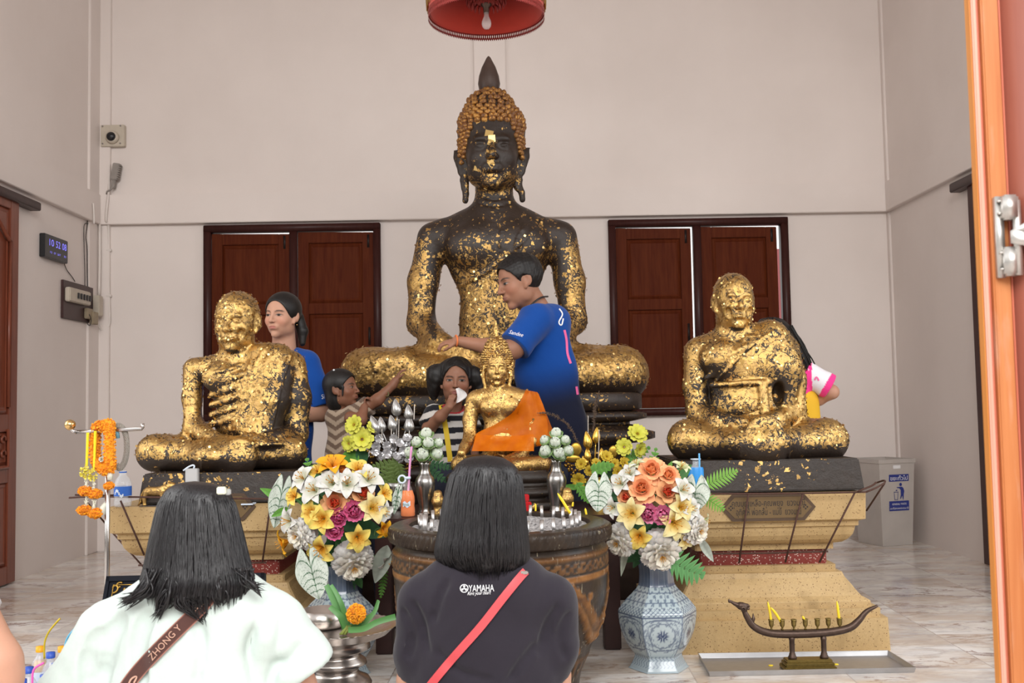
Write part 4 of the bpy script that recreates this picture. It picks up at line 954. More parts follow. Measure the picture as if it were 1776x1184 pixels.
def pedestal(pxc, right):
    side = 1 if right else -1
    f0 = at(pxc, 880, 4.55); Yc = 4.945; xc = f0.x
    ys = [(854.5, 1502.5, 0), (899.5, 1502.5, 0), (901, 1496, 0), (903, 1490, 0), (910.5, 1490, 0), (912, 1484, 0), (918, 1483, 0), (926, 1480, 0), (934, 1472, 0), (939, 1462, 0), (941, 1446, 0), (951, 1446, 0), (953, 1434, 1), (976, 1434, 1), (978, 1450, 0), (989, 1450, 0), (991, 1461, 0), (1000, 1466, 0), (1011, 1476, 0), (1022, 1485, 0), (1032, 1494, 0), (1040, 1509, 0), (1042, 1511, 0), (1052, 1512, 0), (1054, 1528, 0), (1069, 1528, 0), (1071, 1541, 0), (1125.5, 1546, 0)]
    rc = at(1332, 880, 4.55).x; prof = []
    for y, x, red in ys:
        hw = .4
        for _ in range(12): hw = at(x, y, Yc - hw).x - rc
        prof.append((hw, at(x, y, Yc - hw).z, red))
    z0 = prof[0][1]; prof = [(h, (z if i < len(prof) - 1 else 0), r) for i, (h, z, r) in enumerate(prof)]
    b = empty('stone_pedestal', (xc, Yc, 0), 'stepped yellow terrazzo pedestal under the ' + ('round-headed monk statue, with a lettered plate in full view' if right else 'stern monk statue, its front behind the woman in white'), 'pedestal', None)
    def part(rows, name, mat, cap=True):
        mb = MB(); R = []
        for h, z in rows:
            k = .008; R.append([(xc + sx * (h - (k if q else 0)), Yc + sy * (h - (0 if q else k)), z) for sx, sy, q in ((-1, -1, 0), (-1, -1, 1), (1, -1, 1), (1, -1, 0), (1, 1, 0), (1, 1, 1), (-1, 1, 1), (-1, 1, 0))])
        mb.grid(np.array(R)[::-1], wrap=True); n = 8
        if cap: mb.add(R[0], [tuple(range(n))]); mb.add(R[-1], [tuple(range(n))[::-1]])
        return mb.build(name, mat, b, smooth=False)
    i0 = next(i for i, p in enumerate(prof) if p[2]); i1 = max(i for i, p in enumerate(prof) if p[2])
    part([p[:2] for p in prof[:i0]], 'top_mouldings', M_STONE); part([(p[0], p[1] + (.003 if k == 0 else -.003)) for k, p in enumerate(prof[i0:i1 + 1])], 'red_waist', M_REDT); part([p[:2] for p in prof[i1 + 1:]], 'lower_mouldings', M_STONE)
    # lettered plate
    yf = Yc - prof[0][0] - .001; c = at(pxc, 879.5, yf); sx = yf / FPX
    def hexa(w, h, tip): return [(c.x - w, c.z), (c.x - w + tip, c.z + h), (c.x + w - tip, c.z + h), (c.x + w, c.z), (c.x + w - tip, c.z - h), (c.x - w + tip, c.z - h)]
    pl = MB().prism(hexa(82 * sx, 23 * sx, 20 * sx), .006, Matrix.Translation((0, yf - .006, 0))).build('name_plate', M_BRASSD, b, smooth=False)
    MB().prism(hexa(75 * sx, 18 * sx, 17 * sx), .002, Matrix.Translation((0, yf - .008, 0))).build('plate_field', M_BRASS, pl, smooth=False)
    def line(txt, dz, wd, hh):
        V, F = text_geo(txt); w = V[:, 0].max() - V[:, 0].min(); cx = (V[:, 0].max() + V[:, 0].min()) / 2; k = wd * sx / w; ky = hh * sx
        return np.stack([c.x + (V[:, 0] - cx) * k, np.full(len(V), yf - .0088), c.z + dz * sx + V[:, 1] * ky], 1), F
    mb = MB()
    if right: MB().add(*line('คุณบุญเหลือ-คุณพยุง  ยวงมณี', 7, 126, 15)).build('plate_lettering', M_INK, pl, smooth=False); MB().add(*line('อุทิศให้ พ่อกลั่น - แม่ยี่  ยวงมณี', -8, 112, 15)).build('plate_lettering', M_INK, pl, smooth=False)
    def diamond(x, z, r):
        for dx, dz in ((0, 1), (1, 0), (0, -1), (-1, 0)): mb.add([(c.x + (x + dx * r + q[0] * r * .6) * sx, yf - .0088, c.z + (z + dz * r + q[1] * r * .6) * sx) for q in ((-1, 0), (0, -1), (1, 0), (0, 1))], [(0, 1, 2, 3)])
    diamond(-65, 0, 3); diamond(64, 0, 3)
    mb.build('plate_ornament', M_INK, pl, smooth=False)
    PED.append((xc, Yc, z0, prof)); return b
pedestal(361, False); pedestal(1332, True)
def rods(name, label, paths, r=.0042):
    b = empty(name, paths[0][0], label, 'frame')
    for i, p in enumerate(paths): MB().tube(spline(p, 3 * len(p)) if len(p) > 2 else p, r, 7).build('iron_bar', M_RUST, b)
    return b
def bars(right):
    xc, Yc, z0, prof = PED[1 if right else 0]; yt = Yc - .47; yb = yt + .05
    A = lambda x, y, Y=yt: at(x, y, Y)
    if right:
        P = [[A(1200, 856), A(1290, 856), A(1400, 855), A(1502, 853)], [A(1502, 853), A(1519, 846, yt + .02), A(1534, 837, yt + .1), A(1533, 833, yt + .2), A(1520, 837, yt + .3)], [A(1534, 838, yt + .1), A(1503, 885, Yc - .1)], [A(1488, 852, yt - .01), A(1512, 842, yt), A(1520, 836, yt)], [A(1298, 855), A(1282, 976, yb)], [A(1393, 854), A(1362, 975, yb)], [A(1483, 853), A(1421, 975, yb)], [A(1222, 960, yb), A(1320, 959, yb), A(1436, 956, yb)], [A(1204, 856), A(1196, 975, yb)]]
        return rods('iron_shelf_frame', 'rusty iron rod frame leaning out around the pedestal of the round-headed monk', P)
    P = [[A(120, 863, Yc - .25), A(160, 861, Yc - .3), A(260, 862), A(400, 864), A(530, 866)], [A(147, 866, Yc - .27), A(186, 911, Yc - .2)], [A(209, 868, yt), A(250, 962, yb)], [A(193, 921, Yc + .1), A(248, 982, Yc)], [A(130, 858, Yc - .2), A(190, 859, Yc - .1), A(205, 855, Yc)], [A(360, 866), A(375, 975, yb)], [A(470, 866), A(455, 975, yb)], [A(240, 980, yb), A(350, 978, yb), A(462, 975, yb)]]
    return rods('iron_shelf_frame', 'rusty iron rod frame reaching past the garland stand around the stern monk\'s pedestal', P)
bars(True); bars(False)
# ---- the altar table of the small Buddha
TZ = Fig(4.98).P(866, 886, 70).z - .0005
t = empty('altar_table', (at(862, 900, 4.85).x, 4.85, 0), 'dark brown altar table behind the big jar, carrying the small gold Buddha', 'table')
xa, xb = at(652, 1000, 4.6).x, at(1074, 1000, 4.6).x
MB().bbox((xa - .02, 4.54, TZ - .03), (xb + .02, 5.20, TZ), .006).build('tabletop', M_TABLE, t, smooth=False)
for x in (xa, xb - .075):
    for y in (4.57, 5.10): MB().bbox((x, y, 0), (x + .075, y + .075, TZ - .03), .005).build('leg', M_TABLE, t, smooth=False)
MB().bbox((xa + .075, 4.585, TZ - .12), (xb - .075, 4.60, TZ - .03), .003).build('apron', M_TABLE, t, smooth=False)
# ---- the big glazed dragon jar
UX, UY = at(867, 905, 4.0).x, 4.0
us = UY / FPX
def m_urn():
    m, nt, bs = material('brown_glaze'); co = objco(nt); sx = nn(nt, 'ShaderNodeSeparateXYZ'); nt.links.new(co, sx.inputs[0]); z = sx.outputs[2]
    tint = nn(nt, 'ShaderNodeAttribute', attribute_name='relief').outputs['Fac']
    n1 = noise(nt, co, 8, 6); n2 = noise(nt, objco(nt, (30, 30, 2.2)), 3.2, 5)
    dark = ramp(nt, n1, [(.3, (.020, .013, .009)), (.55, (.040, .027, .019)), (.8, (.023, .025, .027))])
    och = ramp(nt, noise(nt, co, 20, 5), [(.3, (.14, .055, .016)), (.7, (.30, .135, .04))])
    c = mixc(nt, tint, dark, och)
    drip = ramp(nt, n2, [(.63, 0.), (.70, .7)]); c = mixc(nt, drip, c, (.42, .36, .25))
    nt.links.new(c, bs.inputs['Base Color']); bs.inputs['Roughness'].default_value = .33; bs.inputs['Specular IOR Level'].default_value = .18
    bump(nt, bs, math_n(nt, 'ADD', noise(nt, co, 45, 4), math_n(nt, 'MULTIPLY', drip, .5)), .3, .005); return m
M_URN = m_urn()
urn = empty('glazed_jar', (UX, UY, 0), 'huge brown glazed jar with dragon relief, full of ash, behind the woman in black', 'jar')
zz = lambda y: max(0, CAMZ + (699 - y) * us)
prof_u = [(127, 1196), (129, 1184), (134, 1152), (149, 1115), (164, 1077), (175, 1040), (180, 1010), (182.5, 985), (183, 965), (182, 945), (179, 937), (179, 930), (188, 926), (190, 916), (189, 906), (184, 901), (176, 900), (158, 900), (154, 903), (152, 925)]
PU = np.array([(r * us, zz(y) if y < 1190 else 0) for r, y in prof_u])
def uprof(z):  # outer radius at a height
    k = PU[:11]; return np.interp(z, k[:, 1], k[:, 0])
fine = []; pz = spline([(r, z, 0) for r, z in PU], 170)
ns = 280; V = []; rel = []
for r, z, _ in pz:
    for i in range(ns):
        a = 2 * PI * i / ns; V.append((r, z, a))
V = np.array(V); r, z, a = V.T
y_ = 699 - (z - CAMZ) / us   # row in px at the jar's depth
outside = np.repeat(np.arange(len(pz)) < 128, ns)
dz = np.zeros(len(V)); rl = np.zeros(len(V))
rimb = (y_ > 903) & (y_ < 926) & outside & (r > 185 * us * .985); dz += rimb * .0042 * np.sin(a * 95 + y_ * .28); 
rope = np.exp(-((y_ - 944) / 4.2) ** 2) * outside; dz += rope * (.004 + .003 * np.sin(a * 110 + y_ * .5)); rl = np.maximum(rl, rope * .55)
key = ((y_ > 951) & (y_ < 969)) * outside; kk = (np.sin(a * 64) * np.sin((y_ - 951) / 18 * PI * 2.4 + .8 * np.sin(a * 32)) > -.15); dz += key * kk * .0035; rl = np.maximum(rl, key * kk * .42)
band = sstep(972, 974, y_) * sstep(984, 982, y_) * outside; dz += band * .003; rl = np.maximum(rl, band * .95)
# the dragon: a scaly body waving round the belly
ang = (a + PI / 2) % (2 * PI)   # 0 towards the camera
yc_ = 1035 + 38 * np.cos(a * 5 + 1.9) ; wd = (17 + 3 * np.sin(a * 10)) * (1 + .32 * np.abs(((a * 26) % 2) - 1))
dd = np.abs(y_ - yc_) / np.sqrt(1 + (38 * 5 * np.sin(a * 5 + 1.9) / 190) ** 2)
body = sstep(1.0, .72, dd / wd) * outside; scal = .5 + .5 * np.sin(a * 120 + y_ * .8) * np.sin(a * 120 - y_ * .8); body = body * (1 - .55 * sstep(.25, .05, dd / wd))
dz += body * (.010 + .0022 * scal); rl = np.maximum(rl, body * (.55 + .4 * scal))
for k in range(5):
    for (da, yy, ra, ry) in ((.0, 1008, .085, 11), (.55, 1062, .05, 9), (.28, 1088, .06, 8), (1.2, 1010, .045, 7), (-1.2, 1014, .05, 6), (1.6, 1096, .05, 7), (-.9, 1102, .045, 6)):
        ac = -1.9 / 5 + 2 * PI * (k + .5 if yy < 1020 else k) / 5 + da * .3
        q = ((((a - ac + PI) % (2 * PI)) - PI) / ra) ** 2 + ((y_ - yy) / ry) ** 2; b_ = sstep(1.1, .8, q) * outside; dz += b_ * .006; rl = np.maximum(rl, b_ * .85)
rp2 = np.exp(-((y_ - 1120) / 3) ** 2) * outside; dz += rp2 * (.003 + .002 * np.sin(a * 100 + y_)); rl = np.maximum(rl, rp2 * .5)
low = ((y_ > 1126) & (y_ < 1146)) * outside; rl = np.maximum(rl, low * .35 * (np.sin(a * 40) > 0)); dz += low * .002 * np.sin(a * 40)
rr = r + dz; W3 = np.stack([UX + rr * np.cos(a), UY + rr * np.sin(a), z], 1); P3 = W3.reshape(len(pz), ns, 3)
mb = MB(); mb.grid(P3, wrap=True); mb.add(P3[0], [tuple(range(ns))[::-1]])
mk('jar_body', np.vstack(mb.v), mb.f, M_URN, urn, attrs=dict(relief=np.concatenate([rl, np.zeros(ns)])))
# ash inside, and the ring of little steel candle tubes
M_ASH = plain('incense_ash', (.30, .29, .29), .95, 0, nz=1.6, nscale=85, bmp=.9)
za = zz(908); G = []
for i in range(16):
    rad = .152 / .152 * 152.5 * us * i / 15; G.append([(UX + rad * math.cos(t), UY + rad * math.sin(t), za + .012 * math.sin(t * 3 + i) * (i < 15) + random.Random(i * 77 + int(t * 50)).uniform(-.004, .004)) for t in np.linspace(0, 2 * PI, 60, endpoint=False)])
ash = MB().grid(np.array(G), wrap=True).build('incense_ash', M_ASH); tag(ash, 'grey ash and burnt bits filling the big glazed jar', 'ash', kind='stuff')
M_TUBE = plain('steel_tube', (.50, .48, .47), .28, .95, nz=.2, nscale=60)
M_WAX = plain('yellow_wax', (.86, .62, .03), .45, 0, sub=.1)
ct = MB(); R0 = 152 * us * .90
proto = None; n_t = 34
for k in range(n_t):
    an = 2 * PI * k / n_t + .05; x, y = UX + R0 * math.cos(an), UY + R0 * math.sin(an)
    if proto is None:
        proto = empty('candle_tube', (x, y, za), 'small upright steel candle tube standing in the ring around the ash', 'candle holder', 'steel candle tubes in the jar')
        MB().lathe([(.0001, -.02), (.0072, -.02), (.0072, .052), (.0058, .052), (.0058, .04), (.0001, .04)], 14, (x, y, za), cap=False).build('tube', M_TUBE, proto); o = proto
    else: o = copy_tree(proto); o.location = (x, y, za)
    o.rotation_euler = (random.Random(k).uniform(-.07, .07), random.Random(k + 50).uniform(-.07, .07), 0)
p = at(737, 905, UY - R0 * .72); o = empty('candle_tube', (p.x, p.y, za - .02), 'tallest steel candle tube, at the near left edge of the ash', 'candle holder'); MB().lathe([(.0001, 0), (.0088, 0), (.0088, .095), (.007, .095), (.007, .07), (.0001, .07)], 16, (p.x, p.y, za - .02), cap=False).build('tube', M_TUBE, o)
def candle(pts, r, label):
    b = empty('candle', pts[0], label, 'candle'); MB().tube(spline(pts, 8), [r] * 6 + [r * .8, r * .3], 10).build('wax', M_WAX, b)
    d = (Vector(pts[-1]) - Vector(pts[-2])).normalized(); MB().tube([Vector(pts[-1]) - d * .002, Vector(pts[-1]) + d * .006], .0007, 5).build('wick', M_INK, b); return b
q = at(989, 890, UY - R0 * .8); candle([q, at(978, 872, UY - R0 * .8), at(967, 855, UY - R0 * .8)], .0052, 'yellow candle leaning in the ring of tubes on the big jar')
for i, (px, py, dx, dy, lb) in enumerate(((929, 886, 0, -13, 'burnt yellow candle stub in a back tube of the jar'), (1017, 892, -2, -11, 'burnt yellow candle stub at the right end of the tube ring'), (993, 878, 1, -8, 'tiny yellow candle stub behind the leaning candle'))):
    Y = UY + R0 * (.85, .1, .6)[i]; candle([at(px, py, Y), at(px + dx / 2, py + dy / 2, Y), at(px + dx, py + dy, Y)], .0042, lb)
# ---- pewter vases on the altar
M_PEWTER = plain('pewter', (.30, .285, .27), .26, .95, nz=.25, nscale=30)
def pewter(px, label):
    Y = 4.70; c = at(px, 884, Y); s = Y / FPX; b = empty('pewter_vase', (c.x, Y, TZ), label, 'vase')
    h = lambda y: (886 - y) * s
    MB().lathe([(.001, 0), (13 * s, 0), (13.5 * s, 3 * s), (11 * s, 7 * s), (11 * s, 14 * s), (14 * s, 30 * s), (17 * s, 48 * s), (17.2 * s, 56 * s), (15 * s, 63 * s), (10 * s, 69 * s), (8 * s, 76 * s), (8.4 * s, 84 * s), (11 * s, 91 * s), (10 * s, 91 * s), (7 * s, 84 * s), (6 * s, 70 * s)], 40, (c.x, Y, TZ), cap=False).build('vase_body', M_PEWTER, b)
    MB().tube([(c.x + 10.6 * s * math.cos(a), Y + 10.6 * s * math.sin(a), TZ + 68.5 * s) for a in np.linspace(0, 2 * PI, 32, endpoint=False)], .8 * s, 6, closed=True).build('neck_ring', M_PEWTER, b)
    return Vector((c.x, Y, TZ + 90 * s))
PV1 = pewter(738, 'pewter vase of lotus buds beside the orange soda bottle'); PV2 = pewter(966, 'pewter vase of lotus buds right of the small gold Buddha')
# ---- blue and white vases
def m_porcelain():
    m, nt, bs = material('blue_white_porcelain'); c = nn(nt, 'ShaderNodeVertexColor', layer_name='tint').outputs[0]; n = noise(nt, objco(nt), 60, 4)
    c = mixc(nt, math_n(nt, 'MULTIPLY', n, .08), c, (.35, .42, .50)); nt.links.new(c, bs.inputs['Base Color']); bs.inputs['Roughness'].default_value = .14; bs.inputs['Coat Weight'].default_value = .4; return m
M_PORC = m_porcelain()
def porcelain_vase(px, label):
    Y = 4.27; s = Y / FPX; c = at(px, 1100, Y); cx = c.x; hz = lambda y: (1150 - y) * s
    pr = [(0, 1150), (44, 1150), (44.5, 1147), (40, 1138), (37, 1130), (37.5, 1126), (42, 1120), (50, 1106), (57, 1088), (60.5, 1068), (61, 1054), (58, 1047), (48, 1034), (36, 1021), (29, 1011), (27, 1000), (27, 985), (29.5, 972), (33, 966), (31, 966), (26, 974), (24, 990)]
    P = [(r, y) for r, y, _ in spline([(r, y, 0) for r, y in pr], 190)]; n = 252; V = []; Cc = []
    seg = PI / 3
    for j, (r, y) in enumerate(P):
        for i in range(n):
            a = 2 * PI * i / n; u = ((a + PI / 2 + seg / 2) % seg) / seg - .5   # across a panel
            hexr = math.cos(seg / 2) / math.cos(u * seg); hexr = 1 + (hexr / math.cos(seg / 2) * .965 - 1) * .85
            V.append((cx + r * hexr * s * math.cos(a), Y + r * hexr * s * math.sin(a), hz(y)))
            Cc.append((u, y, r))
    u, y, r = np.array(Cc).T; px_u = u * seg * r; ink = np.zeros(len(u))
    L = lambda d, w: sstep(w, w * .45, np.abs(d))
    body = (y > 1056) & (y < 1124); dx, dy = px_u, y - 1087
    rad = np.hypot(dx, dy); th = np.arctan2(dy, dx)
    ink = np.maximum(ink, body * L(rad - 21, 1.5) * .7); ink = np.maximum(ink, body * sstep(1.0, .6, rad / (13.5 * np.abs(np.cos(th * 5)) ** .6 + 1e-3)) * .95); ink = np.maximum(ink, body * sstep(3, 2, rad) * 1)
    leaf = np.sin(th * 9 + rad * .5) * np.sin(rad * .9) > .45; ink = np.maximum(ink, body * ((rad > 16) & (rad < 31)) * leaf * .62); vine = L(rad - 26 - 2.5 * np.sin(th * 7), 1.3); ink = np.maximum(ink, body * vine * .55)
    edge = L(np.abs(u) - .5, .028); ink = np.maximum(ink, body * edge * .8); arch_ = L(dy + 27 - 10 * (np.abs(u) * 2) ** 3 * -1 - 4, 1.4); ink = np.maximum(ink, body * L(y - (1060 + 9 * (np.abs(u) * 2) ** 4), 1.6) * .8); ink = np.maximum(ink, body * L(y - (1113 - 6 * (np.abs(u) * 2) ** 4), 1.4) * .8)
    ink = np.maximum(ink, body * ((np.abs(u) > .40) & (np.sin(y * .8) * np.sin(u * 90) > .2)) * .45)
    sh = (y > 1042) & (y <= 1056); g1 = np.abs(np.sin((px_u + y * 1.2) * .42)) < .34; g2 = np.abs(np.sin((px_u - y * 1.2) * .42)) < .34; ink = np.maximum(ink, sh * (g1 | g2) * .75); ink = np.maximum(ink, L(y - 1056, 1.2) * .9)
    sl = (y > 1012) & (y <= 1042); hx = np.abs(np.sin(px_u * .19 + (np.floor((y - 1012) / 10) % 2) * 1.57)) < .10; hy = L(((y - 1012) % 15) - 7.5, 1); ink = np.maximum(ink, sl * np.maximum(hx, hy) * .75); mot = (np.sin(px_u * .55 + np.floor(y / 15) * 2) * np.sin(y * .55) > .35); ink = np.maximum(ink, sl * mot * .6)
    nk = (y < 1012) & (y > 964); ink = np.maximum(ink, nk * .78 * (np.abs(np.sin(u * PI * 3)) > .22)); ink = np.maximum(ink, nk * .5)
    ft = y > 1124; wv = np.abs(np.sin(px_u * .5 + 2 * np.abs(np.sin(y * .35)))) < .45; ink = np.maximum(ink, ft * (y < 1143) * wv * .6); ink = np.maximum(ink, ft * .18)
    base = np.array((.40, .475, .50)); blue = np.array((.010, .030, .105)); lt = np.array((.62, .69, .69))
    ci = base * (1 - ink[:, None]) + blue * ink[:, None]
    b = empty('porcelain_vase', (cx, Y, 0), label, 'vase'); G = np.array(V).reshape(len(P), n, 3); mb = MB(); mb.grid(G, wrap=True)
    mk('vase_body', np.vstack(mb.v), mb.f, M_PORC, b, cols=ci); return Vector((cx, Y, hz(968)))
BV2 = porcelain_vase(1141, 'six-sided blue and white porcelain vase in front of the yellow pedestal'); BV1 = porcelain_vase(590, 'blue and white porcelain vase half hidden behind the silver offering dish')
# ---- swan-boat candle holder in its steel tray
M_TRAY = plain('steel_tray', (.44, .44, .45), .38, .85, nz=.15, nscale=20); M_BRONZE = plain('dark_bronze', (.085, .055, .042), .42, .7, nz=.4, nscale=50, bmp=.25); M_CUP = plain('tarnished_brass', (.22, .16, .05), .38, .85, nz=.45, nscale=90)
c4 = [atZ(1231, 1173, 0), atZ(1586, 1166, 0), atZ(1540, 1137, 0), atZ(1213, 1142, 0)]
tr = empty('steel_tray', ((c4[0] + c4[2]) / 2), 'long shallow stainless tray on the floor under the bird-headed candle holder', 'tray'); hgt = .022
ctr = sum(c4, Vector()) / 4
def inset(k, z): return [Vector((p.x + (ctr.x - p.x) * k[0], p.y + (ctr.y - p.y) * k[1], z)) for p in c4]
o0, o1, i1, i0 = inset((0, 0), 0.0005), inset((-.012, -.05), hgt), inset((-.004, -.015), hgt), inset((.014, .07), .004)
R = np.array([[A3(v) for v in q] for q in (o0, o1, i1, i0)]); mb = MB(); mb.grid(R, wrap=True); mb.add(R[3], [(0, 1, 2, 3)]); mb.add(R[0], [(3, 2, 1, 0)]); mb.build('tray_body', M_TRAY, tr, smooth=False)
BY = 4.18; bs_ = BY / FPX; B_ = lambda x, y, dy=0: at(x, y, BY + dy)
bh = empty('candle_boat', B_(1400, 1160), 'dark bronze bird-headed boat holding a row of little candle cups', 'candle holder'); zt = .0045
hull = spline([(1289, 1056, 0), (1296, 1070, 0), (1306, 1085, 0), (1325, 1095, 0), (1352, 1099, 0), (1400, 1098.5, 0), (1445, 1095, 0), (1474, 1088, 0), (1490, 1075, 0), (1503, 1060, 0), (1522, 1050, 0)], 60)
rad = np.interp(np.linspace(0, 1, 60), [0, .08, .25, .5, .75, .9, 1], [3.6, 5.2, 6.2, 7.2, 6.2, 4.2, 2.2])
MB().tube([B_(x, y) for x, y, _ in hull], rad * bs_, 14).build('hull', M_BRONZE, bh)
MB().bbox(B_(1330, 1094, -.012) , B_(1462, 1090, .012), .002).build('deck', M_BRONZE, bh, smooth=False)
S = SDF(A3(B_(1258, 1068, -.04)), A3(B_(1312, 1030, .04)), .0012); HB = lambda x, y: B_(x, y)
S.chain([HB(1291, 1058), HB(1290, 1053), HB(1284, 1050)], [5 * bs_, 6 * bs_, 6.4 * bs_], .004); S.chain([HB(1284, 1051), HB(1274, 1046.5), HB(1265, 1041.5)], [5.5 * bs_, 3.0 * bs_, 2.0 * bs_], .003); S.chain([HB(1265, 1043), HB(1264, 1040)], [2.2 * bs_, 1.4 * bs_], .002)
S.chain([HB(1288, 1050), HB(1296, 1050), HB(1301, 1051)], [6 * bs_, 3.4 * bs_, .6 * bs_], .002); S.chain([HB(1298, 1055), HB(1299, 1050)], [2.5 * bs_, .5 * bs_], .002); S.ell(HB(1288, 1055) - Vector((0, .013, 0)), (4 * bs_, 2 * bs_, 4 * bs_), .001); S.ell(HB(1288, 1055) - Vector((0, .016, 0)), (2.2 * bs_, 3 * bs_, 2.2 * bs_), .001, None, 's')
mk('bird_head', *S.mesh(1), M_BRONZE, bh); MB().tube([B_(1303, 1082), B_(1307, 1072), B_(1306, 1063)], [4 * bs_, 3 * bs_, .5 * bs_], 8).build('breast_feather', M_BRONZE, bh)
for x in (1373, 1428):
    c = B_(x, 1100); z1 = c.z; zb = zt + .040
    MB().lathe([(.0001, zb), (.017, zb), (.017, zb + .008), (.013, zb + .014), (.0125, zb + .02), (.0105, zb + .024), (.0105, z1 - .022), (.012, z1 - .02), (.012, z1 - .012), (.010, z1 - .01), (.011, z1 + .004)], 20, (c.x, BY, 0), cap=False).build('column', M_BRONZE, bh)
a0, a1 = B_(1358, 1150), B_(1443, 1150); bm_ = MB()
for x0, x1, yw, z0_, z1_ in ((a0.x - .004, a1.x + .006, .045, zt, zt + .016), (a0.x + .002, a1.x, .038, zt + .016, zt + .030), (a0.x + .008, a1.x - .006, .030, zt + .030, zt + .041)): bm_.bbox((x0, BY - yw, z0_), (x1, BY + yw, z1_), .003)
bm_.build('stepped_foot', M_CUP, bh, smooth=False)
CUPS = []
for i, x in enumerate((1338, 1357, 1377, 1397, 1418, 1437, 1456.5)):
    c = B_(x, 1092 - (i > 2) * .6 * (i - 2)); k = bs_
    MB().lathe([(.0001, 0), (2.4 * k, 0), (1.6 * k, 2 * k), (1.6 * k, 4 * k), (3.8 * k, 7 * k), (4.4 * k, 12 * k), (4.2 * k, 15.5 * k), (5 * k, 16.5 * k), (4.9 * k, 18 * k), (3.7 * k, 18 * k), (3.4 * k, 10 * k), (.0001, 9 * k)], 18, (c.x, BY, c.z), cap=False).build('candle_cup', M_CUP, bh); CUPS.append(Vector((c.x, BY, c.z + 10 * k)))
candle([CUPS[0], B_(1335.5, 1062), B_(1331.5, 1043)], 2.2 * bs_, 'upright yellow candle at the bird-head end of the candle boat'); candle([CUPS[1], B_(1347, 1066), B_(1337, 1053, -.01)], 2.4 * bs_, 'yellow candle tilting against its neighbour on the candle boat'); candle([CUPS[3], B_(1394, 1072), B_(1391.5, 1068)], 2 * bs_, 'short yellow candle end in the middle cup of the candle boat'); candle([CUPS[6], B_(1454, 1062), B_(1451.5, 1042)], 2.3 * bs_, 'upright yellow candle at the tail end of the candle boat')
for px, py, lb in ((1337, 1154, 'flat drip of yellow wax in the steel tray, left of the boat foot'), (1450, 1152, 'flat drip of yellow wax in the steel tray, right of the boat foot')):
    c = atZ(px, py, .0045); o = MB().lathe([(.0001, 0), (.009, 0), (.007, .003), (.0001, .0035)], 12, c, cap=False, sx=1.2).build('wax_drip', M_WAX); tag(o, lb, 'wax')
# ---- plastic bin
M_BIN = plain('cloudy_plastic', (.60, .55, .51), .32, 0, trans=.30, spec=.4, nz=.15, nscale=6); M_BLUE = plain('blue_print', (.022, .035, .20), .5); M_WHITEP = plain('white_print', (.75, .75, .75), .5)
k0 = atZ(1531, 948, 0); kx = Vector((.955, .296, 0)); ky = Vector((-.296, .955, 0)); bw = .275; bd = .30; hb = at(1524, 797, k0.y).z
b = empty('litter_bin', k0, 'cloudy white plastic litter bin with blue print in the far corner', 'bin'); mb = MB(); R = []
def binring(z, e, t=0): return [k0 + kx * (a * (bw + 2 * e) - e + (t if a == 0 else -t)) + ky * (c * (bd + 2 * e) - e + (t if c == 0 else -t)) + Vector((0, 0, z)) for a, c in ((0, 0), (1, 0), (1, 1), (0, 1))]
R = [binring(.001, -.008), binring(hb - .03, .016), binring(hb - .028, .022), binring(hb, .022), binring(hb, .022, .006), binring(.01, -.008, .006)]
R = np.array([[A3(v) for v in q] for q in R]); mb.grid(R, wrap=True); mb.add(R[0], [(3, 2, 1, 0)]); mb.add(R[-1], [(0, 1, 2, 3)]); mb.build('bin_body', M_BIN, b, smooth=False)
rb = [k0 + kx * .13 + ky * .15 + Vector((math.cos(i) * .08, math.sin(i) * .08, .02)) for i in range(1)]
mb = MB()
for i in range(5): c = k0 + kx * (.06 + .05 * i) + ky * (.08 + .03 * (i % 3)) + Vector((0, 0, .035)); mb.lathe([(.0001, -.03), (.03, -.02), (.035, .01), (.0001, .03)], 7, c, cap=False, sx=1.4)
mb.build('crumpled_liner', M_WHITEP, b)
def decal(a0, a1, z0, z1, mat, name, eps=.003):
    def q(a, z): e = -.008 + .024 * z / hb; return k0 + kx * a + ky * (-e - eps) + Vector((0, 0, z))
    return q
zb_ = lambda y: at(1560, y, k0.y + .05).z
Q = decal(0, 0, 0, 0, None, None); Q2 = decal(0, 0, 0, 0, None, None, .0045)
sx_ = (1565 - 1531) / (at(1565, 900, k0.y + .03).x - at(1531, 900, k0.y + .03).x); ax = lambda px: (px - 1530) / sx_ / .955
def rect(x0, x1, y0, y1, mat, name, q=Q): return mk(name, [q(ax(x0), zb_(y1)), q(ax(x1), zb_(y1)), q(ax(x1), zb_(y0)), q(ax(x0), zb_(y0))], [(0, 1, 2, 3)], mat, b, smooth=False)
rect(1545, 1584, 822, 834, M_BLUE, 'printed_sign'); rect(1545, 1584, 868, 885, M_BLUE, 'printed_sign'); rect(1553.5, 1568, 806, 812, M_WHITEP, 'paper_label')
def bintext(txt, cx, cy, w, hpx):
    V, F = text_geo(txt); k = w / (V[:, 0].max() - V[:, 0].min()); m = (V[:, 0].max() + V[:, 0].min()) / 2
    return [A3(Q2(ax(cx + (x - m) * k), zb_(cy - y * hpx))) for x, y, _ in V], F
for a_ in (('ขยะทั่วไป', 1564.5, 829, 34, 10), ('GENERAL WASTE', 1564.5, 873.5, 28, 4.4), ('ขยะที่ไม่สามารถนำกลับมาใช้', 1564.5, 881, 36, 4.4)): mb = MB(); mb.add(*bintext(*a_)); mb.build('sign_lettering', M_WHITEP, b, smooth=False)
mb = MB(); poly = lambda pts: mb.add([A3(Q2(ax(x), zb_(y))) for x, y in pts], [tuple(range(len(pts)))[::-1]])
